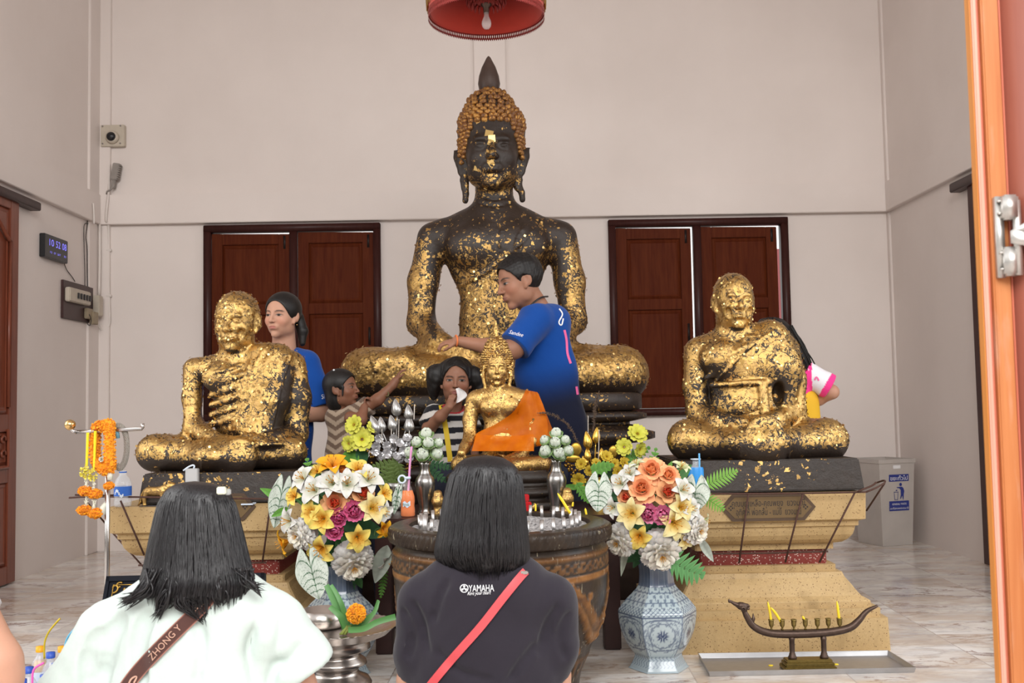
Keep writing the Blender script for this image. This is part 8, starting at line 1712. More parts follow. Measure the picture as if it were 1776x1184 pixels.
# -- girl in profile reaching for the great statue's knee
def stripes(V, n, ax, a, b, w=.5): return np.where((np.floor(n) % 2 == 0)[:, None], np.array(a), np.array(b))
def girl_profile():
    f = Fig(5.46); s = f.s; b = empty('person', (f.P(600, 900).x + .1, 5.5, 0), 'girl in profile in a brown striped top, reaching up to the big statue\'s knee', 'person')
    S = f.sdf(555, 715, 622, 830, -60, 70, .0034); h = 66 * s; M = toM(frame((1, -.30, .10), (.02, 0, 1)), f.P(594, 674, 0)); head(S, M, h, wide=1.0, nose=.8, jaw=1.0, cheek=1.15, lips=1.15, brow=.4, chin=.9)
    f.chain([(588, 696, -4), (588, 722, -6)], [13, 14], 8); f.ell((598, 745, -4), (26, 40, 18), 8)
    A = S.twin(); f.chain([(618, 716, 12), (655, 693, 18), (681, 668, 12)], [12, 9.8, 6.8], 6, S=A); f.chain([(681, 668, 12), (686, 660, 11)], [7, 7], 4, S=A); hand(A, f.P(686, 660, 10), (.42, .15, .9), (.8, .3, -.4), 31 * s, .45, .12, 1, .003, -1); S.merge(A, 5 * s)
    B = S.twin(); f.chain([(608, 724, 26), (626, 728, 40), (632, 706, 30)], [11, 10, 7], 5, S=B); hand(B, f.P(632, 704, 30), (.1, .1, 1), (1, 0, 0), 26 * s, 1.1, .06, 1, .003, 1); S.merge(B, 4 * s)
    V, F = S.mesh(1); mk('body', V, F, M_SKIN, b, cols=face_tint(V, M, h, SK_D, (.17, .055, .042), browz=.10))
    Hs = f.sdf(550, 640, 620, 730, -60, 60, .0034); L, R = hair_on(Hs, M, h, face=(.42, .56, .46), fz=-.16, fy=.42, low=-.62, puff=1.02, back=1.3); Hs.ell(L(.36, .02, -.10), (.05 * h, .09 * h, .13 * h), .02 * h, R, 's'); Hs.ell(L(-.36, .02, -.10), (.05 * h, .09 * h, .13 * h), .02 * h, R, 's'); Hs.chain([L(.30, .16, .02), L(.31, .13, -.2)], [.035 * h, .02 * h], .03 * h)
    mk('hair', *Hs.mesh(1), M_HAIR, b); c = L(.2, -.10, .50); MB().lathe([(.0001, -.006), (.007, 0), (.0001, .006)], 8, c, cap=False).build('hair_bead', M_PRINT, b); a_ = f.P(587, 694, 22); MB().lathe([(.0001, -.003), (.003, 0), (.0001, .003)], 7, a_, cap=False).build('earring', M_FLAKE, b)
    T = f.sdf(548, 670, 690, 860, -60, 60, .0046); f.chain([(582, 722, -6), (616, 720, 6)], [17, 16], 10, S=T); f.chain([(598, 735, -4), (600, 790, 0), (602, 850, 0)], [29, 32, 36], 12, S=T, flat=((0, 1, 0), .7))
    U = T.twin(); f.chain([(614, 719, 10), (640, 703, 16), (655, 693, 18)], [17, 16.5, 16], 6, S=U); U.cut(f.P(641, 702, 16), f.P(655, 693, 18) - f.P(614, 719, 10)); T.merge(U, 6 * s); f.ell((590, 704, 0), (15, 9, 15), 3, 's', S=T)
    V, F = T.mesh(1); V = folds(V, F, .003, 2, 5); x, y = px_of(V); q = (y * .8 + np.abs(((x - 560) % 44) - 22) * .55) / 6.5; mk('striped_top', V, F, M_CLOTH, b, cols=np.where((np.floor(q) % 2 == 0)[:, None], np.array((.34, .26, .19)), np.array((.13, .085, .06))))
    MB().tube([f.P(668 + 7.6 * math.cos(t) * .8, 680 + 7.8 * math.cos(t) * -.0 + 7.5 * math.sin(t) * .75 + 4 * math.cos(t), 16 + 9 * math.sin(t + 1.2)) for t in np.linspace(0, 2 * PI, 20, endpoint=False)], 1.2 * s, 6, closed=True).build('bracelet', plain('olive_cord', (.10, .085, .03), .7), b)
    lower_body(b, f.P(602, 850).x + .1, 5.5, f.P(602, 850).z + .05, .11, M_NAVY, M_SHOE)
girl_profile()
# -- girl facing us with a tissue at her mouth
def girl_front():
    f = Fig(5.38); s = f.s; b = empty('person', (f.P(775, 900).x, 5.38, 0), 'girl with hair bunches in a black and white striped top, tissue at her mouth', 'person')
    S = f.sdf(722, 835, 610, 830, -60, 70, .0034); h = 76 * s; M = toM(frame((.02, -1, -.05), (.03, 0, 1)), f.P(791, 659, 4)); head(S, M, h, wide=.98, nose=.85, jaw=1.0, cheek=1.15, lips=1.1, brow=.4, chin=.85)
    f.chain([(788, 690, -4), (785, 722, -8)], [14, 15], 8); f.ell((782, 750, -6), (30, 44, 18), 8)
    A = S.twin(); f.chain([(752, 722, -4), (744, 742, 8)], [12, 11], 5, S=A); f.chain([(744, 742, 8), (764, 722, 34), (779, 706, 44)], [11.5, 9.5, 7], 6, S=A); hand(A, f.P(779, 706, 44), (.28, -.15, 1), (.3, .95, .1), 34 * s, .75, .10, 1, .003, -1); S.merge(A, 4 * s); f.chain([(812, 726, -4), (822, 790, 0)], [12, 9], 6)
    V, F = S.mesh(1); mk('body', V, F, M_SKIN, b, cols=face_tint(V, M, h, SK_M, (.24, .08, .07), browz=.095))
    Hs = f.sdf(735, 840, 600, 720, -60, 50, .0036); L, R = hair_on(Hs, M, h, face=(.335, .56, .47), fz=-.145, fy=.42, low=-.25, puff=1.03)
    for sx in (-1, 1):
        Hs.ell(L(sx * .45, -.12, .12), (.17 * h, .2 * h, .22 * h), .10 * h, R); Hs.ell(L(sx * .50, -.12, -.12), (.16 * h, .18 * h, .34 * h), .16 * h, R)
    V, F = Hs.mesh(1); V = V + normals(V, F) * (fbm(V * np.array((1, 1, .5)), 7, 2) * .007)[:, None]; mk('hair', V, F, M_HAIR, b)
    for sx in (-1, 1): MB().tube([L(sx * .40 + .03 * math.cos(t), -.1, .25 + .09 * math.sin(t)) for t in np.linspace(0, 2 * PI, 14, endpoint=False)], .02 * h, 6, closed=True).build('hair_tie', M_BRONZE, b)
    T = f.sdf(718, 850, 690, 850, -60, 50, .0046); f.chain([(752, 718, -8), (812, 720, -8)], [14, 14], 10, S=T); f.chain([(783, 735, -8), (783, 780, -4), (783, 840, -4)], [33, 34, 38], 12, S=T, flat=((0, 1, 0), .62))
    U = T.twin(); f.chain([(752, 716, -6), (744, 736, 6), (741, 746, 10)], [16, 16, 16], 6, S=U); U.cut(f.P(743.5, 737, 7), f.P(741, 746, 10) - f.P(752, 716, -6)); T.merge(U, 5 * s); U = T.twin(); f.chain([(812, 718, -6), (820, 742, 0), (822, 752, 2)], [15, 15, 15], 6, S=U); U.cut(f.P(820, 742, 0), f.P(822, 752, 2) - f.P(812, 718, -6)); T.merge(U, 5 * s); f.ell((788, 704, 2), (17, 12, 18), 3, 's', S=T)
    V, F = T.mesh(1); V = folds(V, F, .003, 2, 6); x, y = px_of(V); q = (y - 690 + (x - 780) * .05) / 10.2 + (x < 750) * (x - 750) * .03; col = np.where((np.floor(q) % 2 == 1)[:, None], np.array((.014, .014, .018)), np.array((.50, .47, .44))); nk = np.hypot((x - 788) / 21, (y - 703) / 15) < 1.0; col[nk & (y > 698)] = (.40, .02, .03); mk('striped_top', V, F, M_CLOTH, b, cols=col); T = surf(V, F)
    surf_ribbon('yellow_strap', T, [(765, 702), (770, 725), (775, 755), (781, 800)], 9, .004, plain('yellow_webbing', (.62, .42, .02), .7), b, 24)
    t0 = f.P(799, 685, 52); mb = MB(); G = []
    for i in range(9):
        u = i / 8; G.append([A3(f.P(790 + 3 * math.sin(u * 3) + (17 * j / 6) * math.sin(.35 + u * 2.4), 674 + 25 * u - 2 * j / 6, 50 + 4 * math.sin(j * 1.1 + u * 3))) for j in range(7)])
    mb.grid(np.array(G)); o = mb.build('paper_tissue', plain('white_tissue', (.78, .75, .74), .9)); tag(o, 'crumpled white tissue in the hand of the striped girl', 'tissue')
    lower_body(b, f.P(783, 850).x, 5.38, f.P(783, 835).z + .05, .125, M_NAVY, M_SHOE)
girl_front()
# -- man in blue leaning over
def man_blue():
    f = Fig(5.5); s = f.s; b = empty('person', (f.P(950, 900).x, 5.5, 0), 'man in a blue T-shirt reaching across the big statue\'s lap', 'person')
    S = f.sdf(735, 1010, 436, 700, -60, 90, .0040); h = 91 * s; M = toM(frame((-1, -.42, -.30), (-.28, 0, 1)), f.P(899, 488, 6)); head(S, M, h, wide=.95, nose=1.0, jaw=1.08, cheek=.95, lips=1.05, brow=.9, chin=1.0)
    f.chain([(915, 512, -4), (935, 548, -10)], [23, 26], 10); f.chain([(925, 560, 0), (965, 560, -16)], [24, 24], 12); f.ell((950, 625, -10), (34, 60, 16), 12)
    A = S.twin(); f.chain([(920, 566, 22), (892, 604, 44), (884, 608, 46)], [21, 17, 15.5], 8, S=A); f.chain([(886, 607, 46), (845, 601, 48), (792, 591, 46)], [15, 13.5, 8.5], 6, S=A); hand(A, f.P(793, 592, 46), (-1, .12, -.06), (-.1, .5, -.9), 46 * s, .55, .06, 1, .004, 1); S.merge(A, 6 * s)
    V, F = S.mesh(1); mk('body', V, F, M_SKIN, b, cols=face_tint(V, M, h, (.31, .148, .092), (.25, .10, .08), browz=.105))
    Hs = f.sdf(850, 950, 432, 540, -60, 60, .0036); L, R = hair_on(Hs, M, h, face=(.42, .50, .44), fz=-.115, fy=.42, low=-.22, puff=1.02)
    for sx in (-1, 1): Hs.ell(L(sx * .37, .03, -.16), (.09 * h, .18 * h, .22 * h), .03 * h, R, 's')
    V, F = Hs.mesh(1); V = V + normals(V, F) * (fbm(V, 14, 2) * .003)[:, None]; mk('hair', V, F, M_HAIR, b)
    T = f.sdf(855, 1040, 500, 830, -90, 80, .0052); f.chain([(928, 552, 14), (962, 556, -22)], [27, 28], 16, S=T); f.chain([(942, 585, -8), (948, 650, -8), (962, 740, -8), (968, 820, -8)], [47, 50, 52, 54], 16, S=T, flat=((0.25, 1, 0), .60))
    f.ell((961, 572, -18), (24, 40, 24), 14, S=T); U = T.twin(); f.chain([(930, 556, 18), (895, 598, 42), (880, 612, 48)], [30, 27, 25], 8, S=U); U.cut(f.P(892, 601, 43), f.P(880, 612, 48) - f.P(930, 556, 18)); T.merge(U, 8 * s); f.ell((922, 522, 4), (24, 20, 26), 3, 's', R=None, S=T)
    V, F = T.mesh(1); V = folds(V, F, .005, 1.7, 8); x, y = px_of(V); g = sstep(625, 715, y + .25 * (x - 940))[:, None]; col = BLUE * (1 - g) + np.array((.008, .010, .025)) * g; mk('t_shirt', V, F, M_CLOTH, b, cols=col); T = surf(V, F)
    surf_text('sleeve_print', T, 'Sandee', 882, 578, 906, 584, 7, .002, M_PRINT, b, .3); surf_ribbon('back_print', T, [(970, 535), (976, 545), (969, 558), (974, 564), (977, 552)], 2.4, .003, M_PRINT, b, 24); surf_ribbon('back_print', T, [(979, 572), (983, 590), (984, 612), (990, 630)], 4, .002, M_PINKP, b, 16); surf_ribbon('back_print', T, [(1000, 670), (1002, 684)], 4, .002, M_PINKP, b, 10)
    P = [f.P(912, 541, 26), f.P(919, 531, 30), f.P(930, 521, 26), f.P(941, 515, 14), f.P(950, 514, -6)]; MB().tube(spline(P, 20), 1.6 * s, 7).build('neck_cord', M_BLACKP, b)
    MB().tube([f.P(791 + 2.5 * math.cos(t), 591 + 9.5 * math.sin(t), 46 + 9.5 * math.cos(t)) for t in np.linspace(0, 2 * PI, 20, endpoint=False)], 1.5 * s, 6, closed=True).build('bracelet', plain('orange_cord', (.70, .18, .05), .6), b)
    lower_body(b, f.P(966, 820).x, 5.53, f.P(966, 815).z + .05, .165, M_NAVY, M_SHOE)
man_blue()
# -- woman in the pink jersey, seen from behind
def woman_pink():
    f = Fig(5.62); s = f.s; b = empty('person', (f.P(1365, 900).x, 5.62, 0), 'woman with long black hair in a pink and white jersey, behind the round-headed monk statue', 'person')
    S = f.sdf(1290, 1465, 540, 740, -60, 70, .0046); h = 80 * s; M = toM(frame((.25, 1, -.15)), f.P(1340, 594, 0)); head(S, M, h); f.chain([(1345, 620, 0), (1352, 645, 0)], [18, 20], 8); f.ell((1365, 680, 0), (38, 50, 22), 10)
    f.chain([(1405, 652, 4), (1434, 676, 8), (1443, 679, 10)], [15, 12, 11], 6); f.chain([(1443, 680, 10), (1420, 692, -10), (1396, 700, -30)], [11.5, 10.5, 8], 6); V, F = S.mesh(1); mk('body', V, F, M_SKIN, b, cols=np.tile(np.array(SK_W) * .9, (len(V), 1)))
    HR = [(551, 1338, 6), (556, 1338, 22), (570, 1342, 32), (590, 1350, 36), (612, 1366, 34), (632, 1381, 27), (645, 1386, 20), (655, 1386, 9)]; mb = MB(); G = []
    for py, cx, hw in HR: G.append([A3(f.P(cx + hw * math.cos(t) + 1.5 * math.sin(t * 7 + py * .2), py + 1.5 * math.sin(t * 5), 8 + hw * .8 * math.sin(t))) for t in np.linspace(0, 2 * PI, 30, endpoint=False)])
    G = np.array(G); G = np.stack([spline(G[:, j], 26) for j in range(30)], 1); mb.grid(G, wrap=True); mb.add(G[0], [tuple(range(30))]); mb.add(G[-1], [tuple(range(30))[::-1]]); rg = random.Random(3)
    for i in range(40):
        t = rg.uniform(0, 2 * PI); P = [Vector(G[k][int(t / 6.283 * 30) % 30]) + Vector((rg.gauss(0, .006), -.004, rg.gauss(0, .006))) for k in (6, 12, 18, 24)]; mb.tube(spline(P, 12), [.004] * 8 + [.003, .002, .0015, .0006], 5)
    mb.build('hair', M_HAIR, b)
    T = f.sdf(1305, 1470, 620, 760, -60, 60, .0052); f.chain([(1335, 652, 0), (1396, 650, 0)], [20, 20], 12, S=T); f.chain([(1364, 670, 0), (1366, 745, 0)], [42, 40], 12, S=T, flat=((0, 1, 0), .6)); U = T.twin(); f.chain([(1400, 648, 2), (1436, 668, 8), (1450, 675, 10)], [20, 20, 20], 8, S=U); U.cut(f.P(1440, 669, 8), f.P(1450, 675, 10) - f.P(1400, 648, 2)); T.merge(U, 5 * s)
    V, F = T.mesh(1); V = folds(V, F, .004, 1.8, 9); x, y = px_of(V); PK = np.array((.80, .045, .25)); WH = np.array((.74, .72, .76)); q = x - (y - 632) * -.0; col = np.tile(PK, (len(V), 1)); sl = (x > 1408 + (y - 632) * .02) & (y < 700); col[sl] = WH; cuff = (x - 1400) * .86 + (y - 648) * .5 > 36; col[cuff & sl] = PK; mk('jersey', V, F, M_CLOTH, b, cols=col); T = surf(V, F)
    surf_text('jersey_print', T, 'nin', 1389, 641, 1403, 643, 6, .002, M_PRINT, b); surf_ribbon('sleeve_emblem', T, [(1413, 659), (1416, 652), (1420, 660)], 3, .003, M_PINKP, b, 8); surf_ribbon('back_emblem', T, [(1388, 648), (1389, 658)], 4, .003, M_PRINT, b, 8)
    lower_body(b, f.P(1388, 745).x, 5.63, f.P(1366, 722).z + .07, .11, M_YELC, M_SHOE, True)
woman_pink()
# -- the two kneeling women in front, seen from behind
def kneeling_lower(parent, x, Y, hipz, mat, w=.18):
    S = SDF((x - .34, Y - .42, .01), (x + .34, Y + .48, hipz + .2), .013); S.ell((x, Y - .02, hipz), (w * 1.12, w * .85, .15), .03)
    for s_ in (-1, 1):
        S.cap((x + s_ * w * .5, Y, hipz - .02), (x + s_ * w * .62, Y + .36, .13), .105, .075, .04); S.cap((x + s_ * w * .62, Y + .36, .10), (x + s_ * w * .45, Y - .26, .075), .075, .05, .02); S.ell((x + s_ * w * .42, Y - .32, .05), (.045, .09, .04), .02)
    S.cut((0, 0, .012), (0, 0, -1)); V, F = S.mesh(1); mk('trousers', folds(V, F, .005, 1.5, 2), F, mat, parent)
def long_hair(f, rows, name, parent, mat, nstr, seed, ends, wz=0, dep=.9, top=None):
    """hair lofted through pixel rows (y, left, right) with loose strands hanging over it"""
    R = np.array(rows, dtype=float); n = 64; G = []
    yy = np.interp(np.linspace(0, 1, 44) ** 1.15, np.linspace(0, 1, len(R)), R[:, 0]); sm = spline([tuple(r) for r in R], 60); li = lambda y, c: np.interp(y, sm[:, 0], sm[:, c])
    for y in yy:
        l, r_ = li(y, 1), li(y, 2); cx, hw = (l + r_) / 2, (r_ - l) / 2
        G.append([A3(f.P(cx + hw * math.cos(t) * (1 + .004 * math.sin(t * 23 + seed)), y + (2.5 * math.sin(t * 9 + seed) if y > R[-2, 0] else 0), wz + hw * dep * math.sin(t) * (1 + .005 * math.sin(t * 17)))) for t in np.linspace(0, 2 * PI, n, endpoint=False)])
    mb = MB(); G = np.array(G); mb.grid(G, wrap=True); mb.add(G[0], [tuple(range(n))]); mb.add(G[-1], [tuple(range(n))[::-1]]); rg = random.Random(seed)
    for i in range(nstr):
        t = rg.uniform(.02, PI - .02); y0 = R[0, 0] + (R[-1, 0] - R[0, 0]) * rg.uniform(.02, .55); y1 = R[-1, 0] + rg.uniform(-18, ends(math.cos(t))); P = []
        t1 = t + rg.gauss(0, .10)
        for k in range(9):
            q = k / 8; y = y0 + (y1 - y0) * q; yc = min(y, R[-1, 0]); l, r_ = li(yc, 1), li(yc, 2); cx, hw = (l + r_) / 2, (r_ - l) / 2; tt = t + (t1 - t) * q; rr = 1.001 + .014 * math.sin(q * PI) * rg.random() + .02 * q * q
            P.append(f.P(cx + hw * rr * math.cos(tt), y, wz + hw * dep * rr * math.sin(tt) * (1 if y < R[-1, 0] else .97)))
        w = rg.uniform(.7, 1.7) * f.s; mb.tube(spline(P, 14), [w * a for a in (.3, .7, .9, 1, 1, 1, 1, 1, .95, .85,    .7, .5, .3, .08)], 4)
    return mb.build(name, mat, parent), G
def woman_white():
    f = Fig(2.30); s = f.s; b = empty('person', (f.P(335, 1200).x, 2.3, 0), 'kneeling woman in a white blouse seen from behind, with a brown lettered bag strap', 'person')
    S = f.sdf(60, 600, 825, 1420, -240, 130, .0060); h = 150 * s; M = toM(frame((.02, 1, .02)), f.P(342, 922, -34)); head(S, M, h); f.chain([(340, 985, -20), (338, 1050, -6)], [36, 42], 20)
    f.chain([(195, 1105, 0), (475, 1095, 0)], [24, 24], 20); f.ell((335, 1200, 0), (95, 140, 44), 30)
    for pts in ([(165, 1100, 0), (110, 1270, -20), (105, 1290, -25)], [(496, 1100, 0), (540, 1240, -20), (546, 1262, -25)]): f.chain(pts, [24, 27, 28], 14)
    f.chain([(107, 1285, -25), (250, 1300, -190)], [30, 22], 10); f.chain([(545, 1258, -25), (420, 1290, -190)], [30, 22], 10); hand(S, f.P(255, 1298, -195), (.6, .6, .5), (1, 0, 0), 110 * s, .15, .05, 1, .006, 1); hand(S, f.P(415, 1288, -195), (-.6, .6, .5), (-1, 0, 0), 110 * s, .15, .05, 1, .006, -1)
    V, F = S.mesh(1); mk('body', V, F, M_SKIN, b, cols=np.tile(np.array(SK_W), (len(V), 1)))
    T = f.sdf(30, 640, 985, 1440, -150, 130, .0064); f.chain([(225, 1085, 0), (300, 1052, 8), (385, 1044, 8), (455, 1076, 0)], [46, 50, 50, 46], 30, S=T); f.chain([(335, 1120, 0), (330, 1250, 0), (328, 1430, 0)], [152, 150, 150], 30, S=T, flat=((0, 1, 0), .55))
    f.ell((185, 1100, -4), (44, 50, 50), 30, S=T); f.ell((482, 1090, -4), (40, 46, 48), 30, S=T)
    for pts, r in (([(190, 1100, 0), (128, 1210, -14), (100, 1260, -20)], [56, 66, 72]), ([(478, 1094, 0), (518, 1158, -8), (556, 1220, -16)], [52, 57, 60])):
        U = T.twin(); f.chain(pts, r, 20, S=U); U.cut(f.P(*pts[1]) + (f.P(*pts[2]) - f.P(*pts[1])) * .12, f.P(*pts[2]) - f.P(*pts[0])); T.merge(U, 12 * s)
    f.ell((340, 1008, 0), (58, 28, 52), 8, 's', S=T)
    for pts in ([(205, 1075), (185, 1110), (176, 1184)], [(492, 1065), (486, 1110), (468, 1184)], [(165, 1100), (150, 1140), (152, 1184)], [(520, 1120), (500, 1145), (478, 1150)], [(250, 1070), (235, 1120), (240, 1184)], [(440, 1090), (430, 1130), (440, 1184)], [(340, 1070), (350, 1120), (342, 1184)]): f.ridge(pts, 6, 4, 15, 18, S=T, mode='s')
    V, F = T.mesh(1); V = folds(V, F, .011, 1.7, 12, (1, 1, .4)); mk('blouse', V, F, M_CLOTH, b, cols=np.tile(np.array((.55, .63, .595)), (len(V), 1))); T = surf(V, F)
    kneeling_lower(b, f.P(335, 1200).x, 2.34, .26, plain('pale_trousers', (.35, .36, .38), .85), .18)
    rows = [(834, 336, 339), (837, 313, 364), (843, 297, 384), (856, 283, 400), (880, 272, 410), (915, 264, 419), (950, 257, 427), (990, 249, 437), (1015, 240, 444), (1036, 236, 440)]
    long_hair(f, rows, 'hair', b, M_HAIR2, 620, 4, lambda c: 8 + 30 * (1 - abs(c)), 6, .88)
    mb = MB(); rg = random.Random(5)
    for (x0, y0, x1, y1, x2, y2, n_) in ((262, 985, 246, 1025, 210, 1046, 16), (300, 1000, 290, 1040, 272, 1066, 14), (325, 1005, 320, 1045, 352, 1071, 26), (350, 1000, 345, 1040, 358, 1074, 16), (375, 995, 372, 1030, 384, 1048, 12), (425, 985, 432, 1010, 452, 1020, 10)):
        for i in range(n_ * 3):
            j = lambda a: rg.gauss(0, a); w = rg.uniform(1.2, 2.6) * s; P = [f.P(x0 + j(8), y0, 78 + j(5)), f.P(x1 + j(7), y1 + j(4), 84 + j(5)), f.P(x2 + j(6), y2 + j(7), 74 + j(6))]; mb.tube(spline(P, 12), [w * a for a in (.5, .8, 1, 1, 1, 1, .95, .85, .7, .5, .3, .06)], 6)
    mb.build('loose_locks', M_HAIR2, b); c = f.P(386, 851, 66); MB().bbox(c - Vector((.011, .008, .007)), c + Vector((.008, .004, .009)), .002).build('hair_clip', plain('pearly_clip', (.75, .76, .60), .25, coat=.5), b, smooth=False); c = f.P(396, 853, 58); MB().bbox(c - Vector((.006, .006, .006)), c + Vector((.006, .004, .007)), .002).build('hair_clip', plain('silver_clip', (.60, .62, .62), .2, .5), b, smooth=False)
    pk, br = (.46, .20, .15), (.085, .040, .034); st_ = empty('bag_strap', f.P(300, 1100, 90), 'wide brown bag strap with pink edges and pale letters, across the white blouse', 'strap'); surf_ribbon('webbing', T, [(386, 1008), (372, 1024), (345, 1056), (300, 1100), (255, 1146), (222, 1186), (190, 1240), (182, 1290)], 25, .007, M_CLOTH, st_, 60, .003, [pk, br, br, br, pk])
    ML_ = plain('pale_letters', (.52, .30, .22), .7); surf_text('strap_lettering', T, 'ZHONG Y', 264, 1146, 316, 1089, 12, .0095, ML_, st_); surf_text('strap_lettering', T, 'AIS', 338, 1066, 360, 1042, 12, .0095, ML_, st_); surf_ribbon('strap_scroll', T, [(222, 1188), (228, 1176), (238, 1172), (232, 1184)], 3, .0095, ML_, st_, 14)
woman_white()
def woman_black():
    f = Fig(2.65); s = f.s; b = empty('person', (f.P(842, 1200).x, 2.65, 0), 'kneeling woman in a black T-shirt seen from behind, with a thin red strap', 'person')
    S = f.sdf(660, 1020, 785, 1330, -220, 110, .0062); h = 134 * s; M = toM(frame((0, 1, .0)), f.P(842, 868, -30)); head(S, M, h); f.chain([(842, 930, -22), (842, 1010, -6)], [32, 38], 20); f.chain([(740, 1048, 0), (945, 1052, 0)], [20, 20], 18); f.ell((842, 1130, 0), (80, 110, 34), 24)
    for pts in ([(722, 1048, 0), (712, 1180, -14), (714, 1210, -20)], [(960, 1052, 0), (966, 1170, -14), (964, 1200, -20)]): f.chain(pts, [22, 22, 24], 12)
    f.chain([(714, 1205, -20), (800, 1190, -150)], [26, 19], 10); f.chain([(964, 1196, -20), (885, 1186, -150)], [26, 19], 10); hand(S, f.P(803, 1188, -152), (.5, .5, .8), (1, 0, 0), 95 * s, .1, .05, 1, .006, 1); hand(S, f.P(882, 1185, -152), (-.5, .5, .8), (-1, 0, 0), 95 * s, .1, .05, 1, .006, -1)
    V, F = S.mesh(1); mk('body', V, F, M_SKIN, b, cols=np.tile(np.array(SK_W), (len(V), 1)))
    T = f.sdf(640, 1040, 965, 1330, -120, 110, .0064); f.chain([(748, 1036, 0), (800, 1018, 8), (884, 1020, 8), (936, 1040, 0)], [36, 42, 42, 36], 26, S=T); f.chain([(842, 1070, 0), (840, 1180, 0), (838, 1320, 0)], [120, 118, 124], 26, S=T, flat=((0, 1, 0), .56)); f.ell((727, 1034, -2), (30, 30, 34), 20, S=T); f.ell((960, 1040, -2), (30, 32, 34), 20, S=T)
    for pts, r in (([(724, 1040, 0), (720, 1130, -8), (728, 1178, -14)], [38, 36, 34]), ([(960, 1046, 0), (960, 1125, -8), (948, 1172, -14)], [36, 35, 34])):
        U = T.twin(); f.chain(pts, r, 16, S=U); U.cut(f.P(*pts[1]) + (f.P(*pts[2]) - f.P(*pts[1])) * .8, f.P(*pts[2]) - f.P(*pts[1])); T.merge(U, 9 * s)
    f.ell((842, 978, 0), (46, 22, 44), 8, 's', S=T)
    for pts in ([(716, 1046), (732, 1080), (742, 1130)], [(968, 1050), (950, 1085), (938, 1130)], [(700, 1060), (716, 1100), (706, 1140)], [(984, 1065), (972, 1100), (980, 1140)], [(760, 1130), (800, 1165), (850, 1180)], [(930, 1120), (905, 1150), (880, 1184)], [(775, 1010), (760, 1040), (752, 1075)]): f.ridge(pts, 2.8, 1.5, 9, 18, S=T, mode='s')
    V, F = T.mesh(1); V = folds(V, F, .010, 1.8, 22, (1, .8, .45)); mk('t_shirt', V, F, M_CLOTH, b, cols=np.tile(np.array((.026, .022, .030)), (len(V), 1))); T = surf(V, F)
    kneeling_lower(b, f.P(842, 1200).x, 2.69, .27, plain('dark_jeans', (.02, .022, .035), .85), .17)
    rows = [(789, 841, 844), (792, 817, 866), (798, 801, 881), (812, 787, 897), (838, 777, 906), (880, 768, 910), (925, 761, 914), (960, 755, 917), (980, 764, 914), (990, 775, 905)]; long_hair(f, rows, 'hair', b, M_HAIR2, 620, 7, lambda c: 2 + 20 * (1 - abs(c)) ** 2 + (8 if c > .3 else 0), 4, .9)
    st_ = empty('bag_strap', f.P(860, 1060, 80), 'thin coral red bag strap across the back of the black T-shirt', 'strap'); surf_ribbon('webbing', T, [(912, 990), (900, 1003), (870, 1040), (835, 1085), (795, 1130), (765, 1165), (735, 1205), (722, 1250)], 14.5, .007, plain('red_leather', (.60, .075, .085), .5), st_, 50, .003); c = front(T, 909, 993); MB().bbox(c + Vector((-.010, -.012, -.002)), c + Vector((.010, -.004, .006)), .002).build('strap_ring', M_CHROME, st_, smooth=False)
    WP = M_PRINT; mo = empty('back_logo', f.P(828, 1022, 70)); mo.parent = b; mo.location = f.P(828, 1022, 70) - Vector(b.location)
    bpy.data.objects.remove(mo); o1 = surf_text('back_lettering', T, 'YAMAHA', 813, 1026, 857, 1025, 12.5, .004, WP, b); o2 = surf_text('back_lettering', T, 'Revs your heart', 810, 1034, 850, 1032, 6.5, .004, WP, b, .35)
    mb = MB(); q = lambda x, y: A3(front(T, x, y) + (Vector(CAMP) - front(T, x, y)).normalized() * .004); n = 28; cx, cy = 805, 1020; mb.add([q(cx + r * math.cos(t), cy + r * math.sin(t)) for r in (7.4, 6.0) for t in np.linspace(0, 2 * PI, n, endpoint=False)], [(i, (i + 1) % n, n + (i + 1) % n, n + i) for i in range(n)])
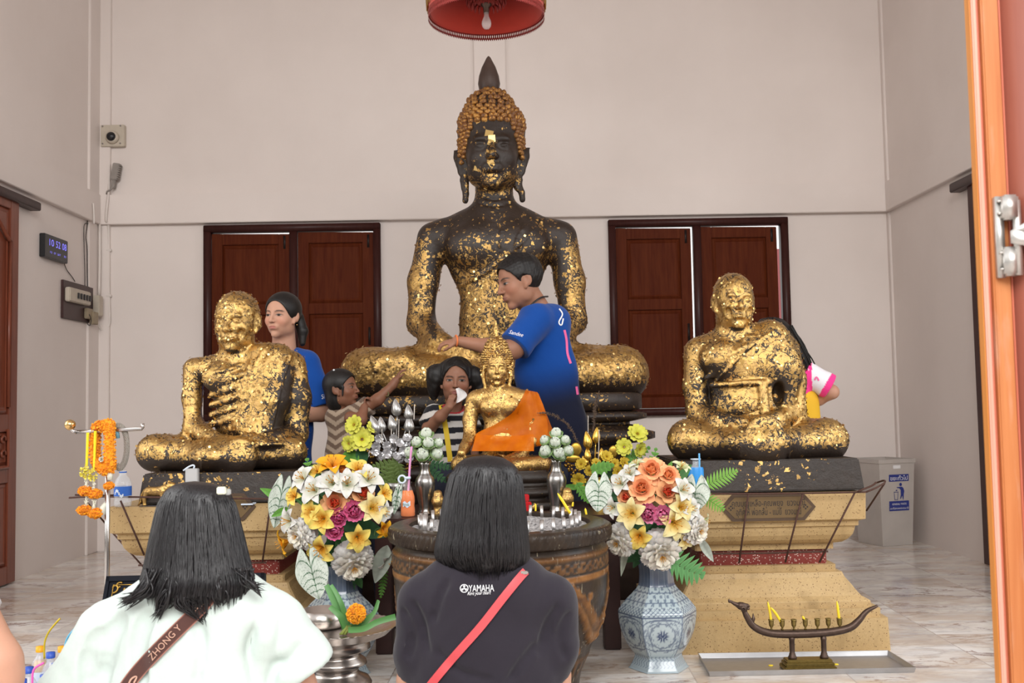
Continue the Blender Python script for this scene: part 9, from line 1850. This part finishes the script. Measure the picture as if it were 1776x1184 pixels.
    for k in range(3):
        a = PI / 2 + k * 2.0944; d = np.array((math.cos(a), -math.sin(a))); e = np.array((d[1], -d[0])); P = [np.array((cx, cy)) + d * 5.6 * u + e * w for u, w in ((0, -.8), (1, -.8), (1, .8), (0, .8))]; mb.add([q(*p) for p in P], [(0, 1, 2, 3)]); P = [np.array((cx, cy)) + d * u + e * w for u, w in ((2.5, -2.0), (4.8, -2.0), (4.8, -1.3), (3.2, -1.3), (3.2, 1.3), (4.8, 1.3), (4.8, 2.0), (2.5, 2.0))]; mb.add([q(*p) for p in P], [tuple(range(8))])
    mb.build('back_emblem', WP, b, smooth=False)
woman_black()
# -- the person at the left edge: only a bare arm comes into view
def edge_person():
    f = Fig(2.15); s = f.s; b = empty('person', (f.P(-160, 1200).x, 2.15, 0), 'bare bent arm of a person cut off by the left edge of the picture', 'person'); S = f.sdf(-260, 60, 800, 1420, -200, 140, .0068); M = toM(frame((.1, 1, 0)), f.P(-150, 880, 0)); head(S, M, 165 * s); f.chain([(-150, 940, 0), (-150, 1020, 0)], [40, 46], 20); f.chain([(-240, 1060, 0), (-60, 1060, 0)], [40, 40], 24); f.ell((-150, 1180, 0), (110, 150, 60), 30)
    f.chain([(-48, 1075, 0), (-8, 1150, 10), (-2, 1178, 10)], [44, 41, 38], 16); f.chain([(-2, 1178, 10), (-60, 1270, -120)], [37, 26], 12); hand(S, f.P(-62, 1272, -124), (-.5, .8, -.1), (0, 0, 1), 110 * s, .3, .05, 1, .006, 1); V, F = S.mesh(1); mk('body', V, F, M_SKIN, b, cols=np.tile(np.array((.54, .29, .20)), (len(V), 1)))
    T = f.sdf(-270, 40, 1000, 1420, -130, 120, .0075); f.chain([(-235, 1066, 0), (-70, 1066, 0)], [48, 48], 26, S=T); f.chain([(-150, 1110, 0), (-150, 1400, 0)], [130, 125], 26, S=T, flat=((0, 1, 0), .55)); U = T.twin(); f.chain([(-52, 1068, 0), (-16, 1130, 8)], [52, 52], 16, S=U); U.cut(f.P(-42, 1070, 2), f.P(-16, 1130, 8) - f.P(-52, 1068, 0)); T.merge(U, 12 * s); V, F = T.mesh(1); mk('top', V, F, M_CLOTH, b, cols=np.tile(np.array((.6, .58, .6)), (len(V), 1)))
    hr = f.sdf(-260, -40, 800, 1000, -110, 110, .008); hair_on(hr, M, 165 * s, puff=1.03, low=-.5, back=1.3); mk('hair', *hr.mesh(1), M_HAIR2, b); kneeling_lower(b, f.P(-150, 1200).x, 2.19, .26, M_NAVY, .18)
edge_person()
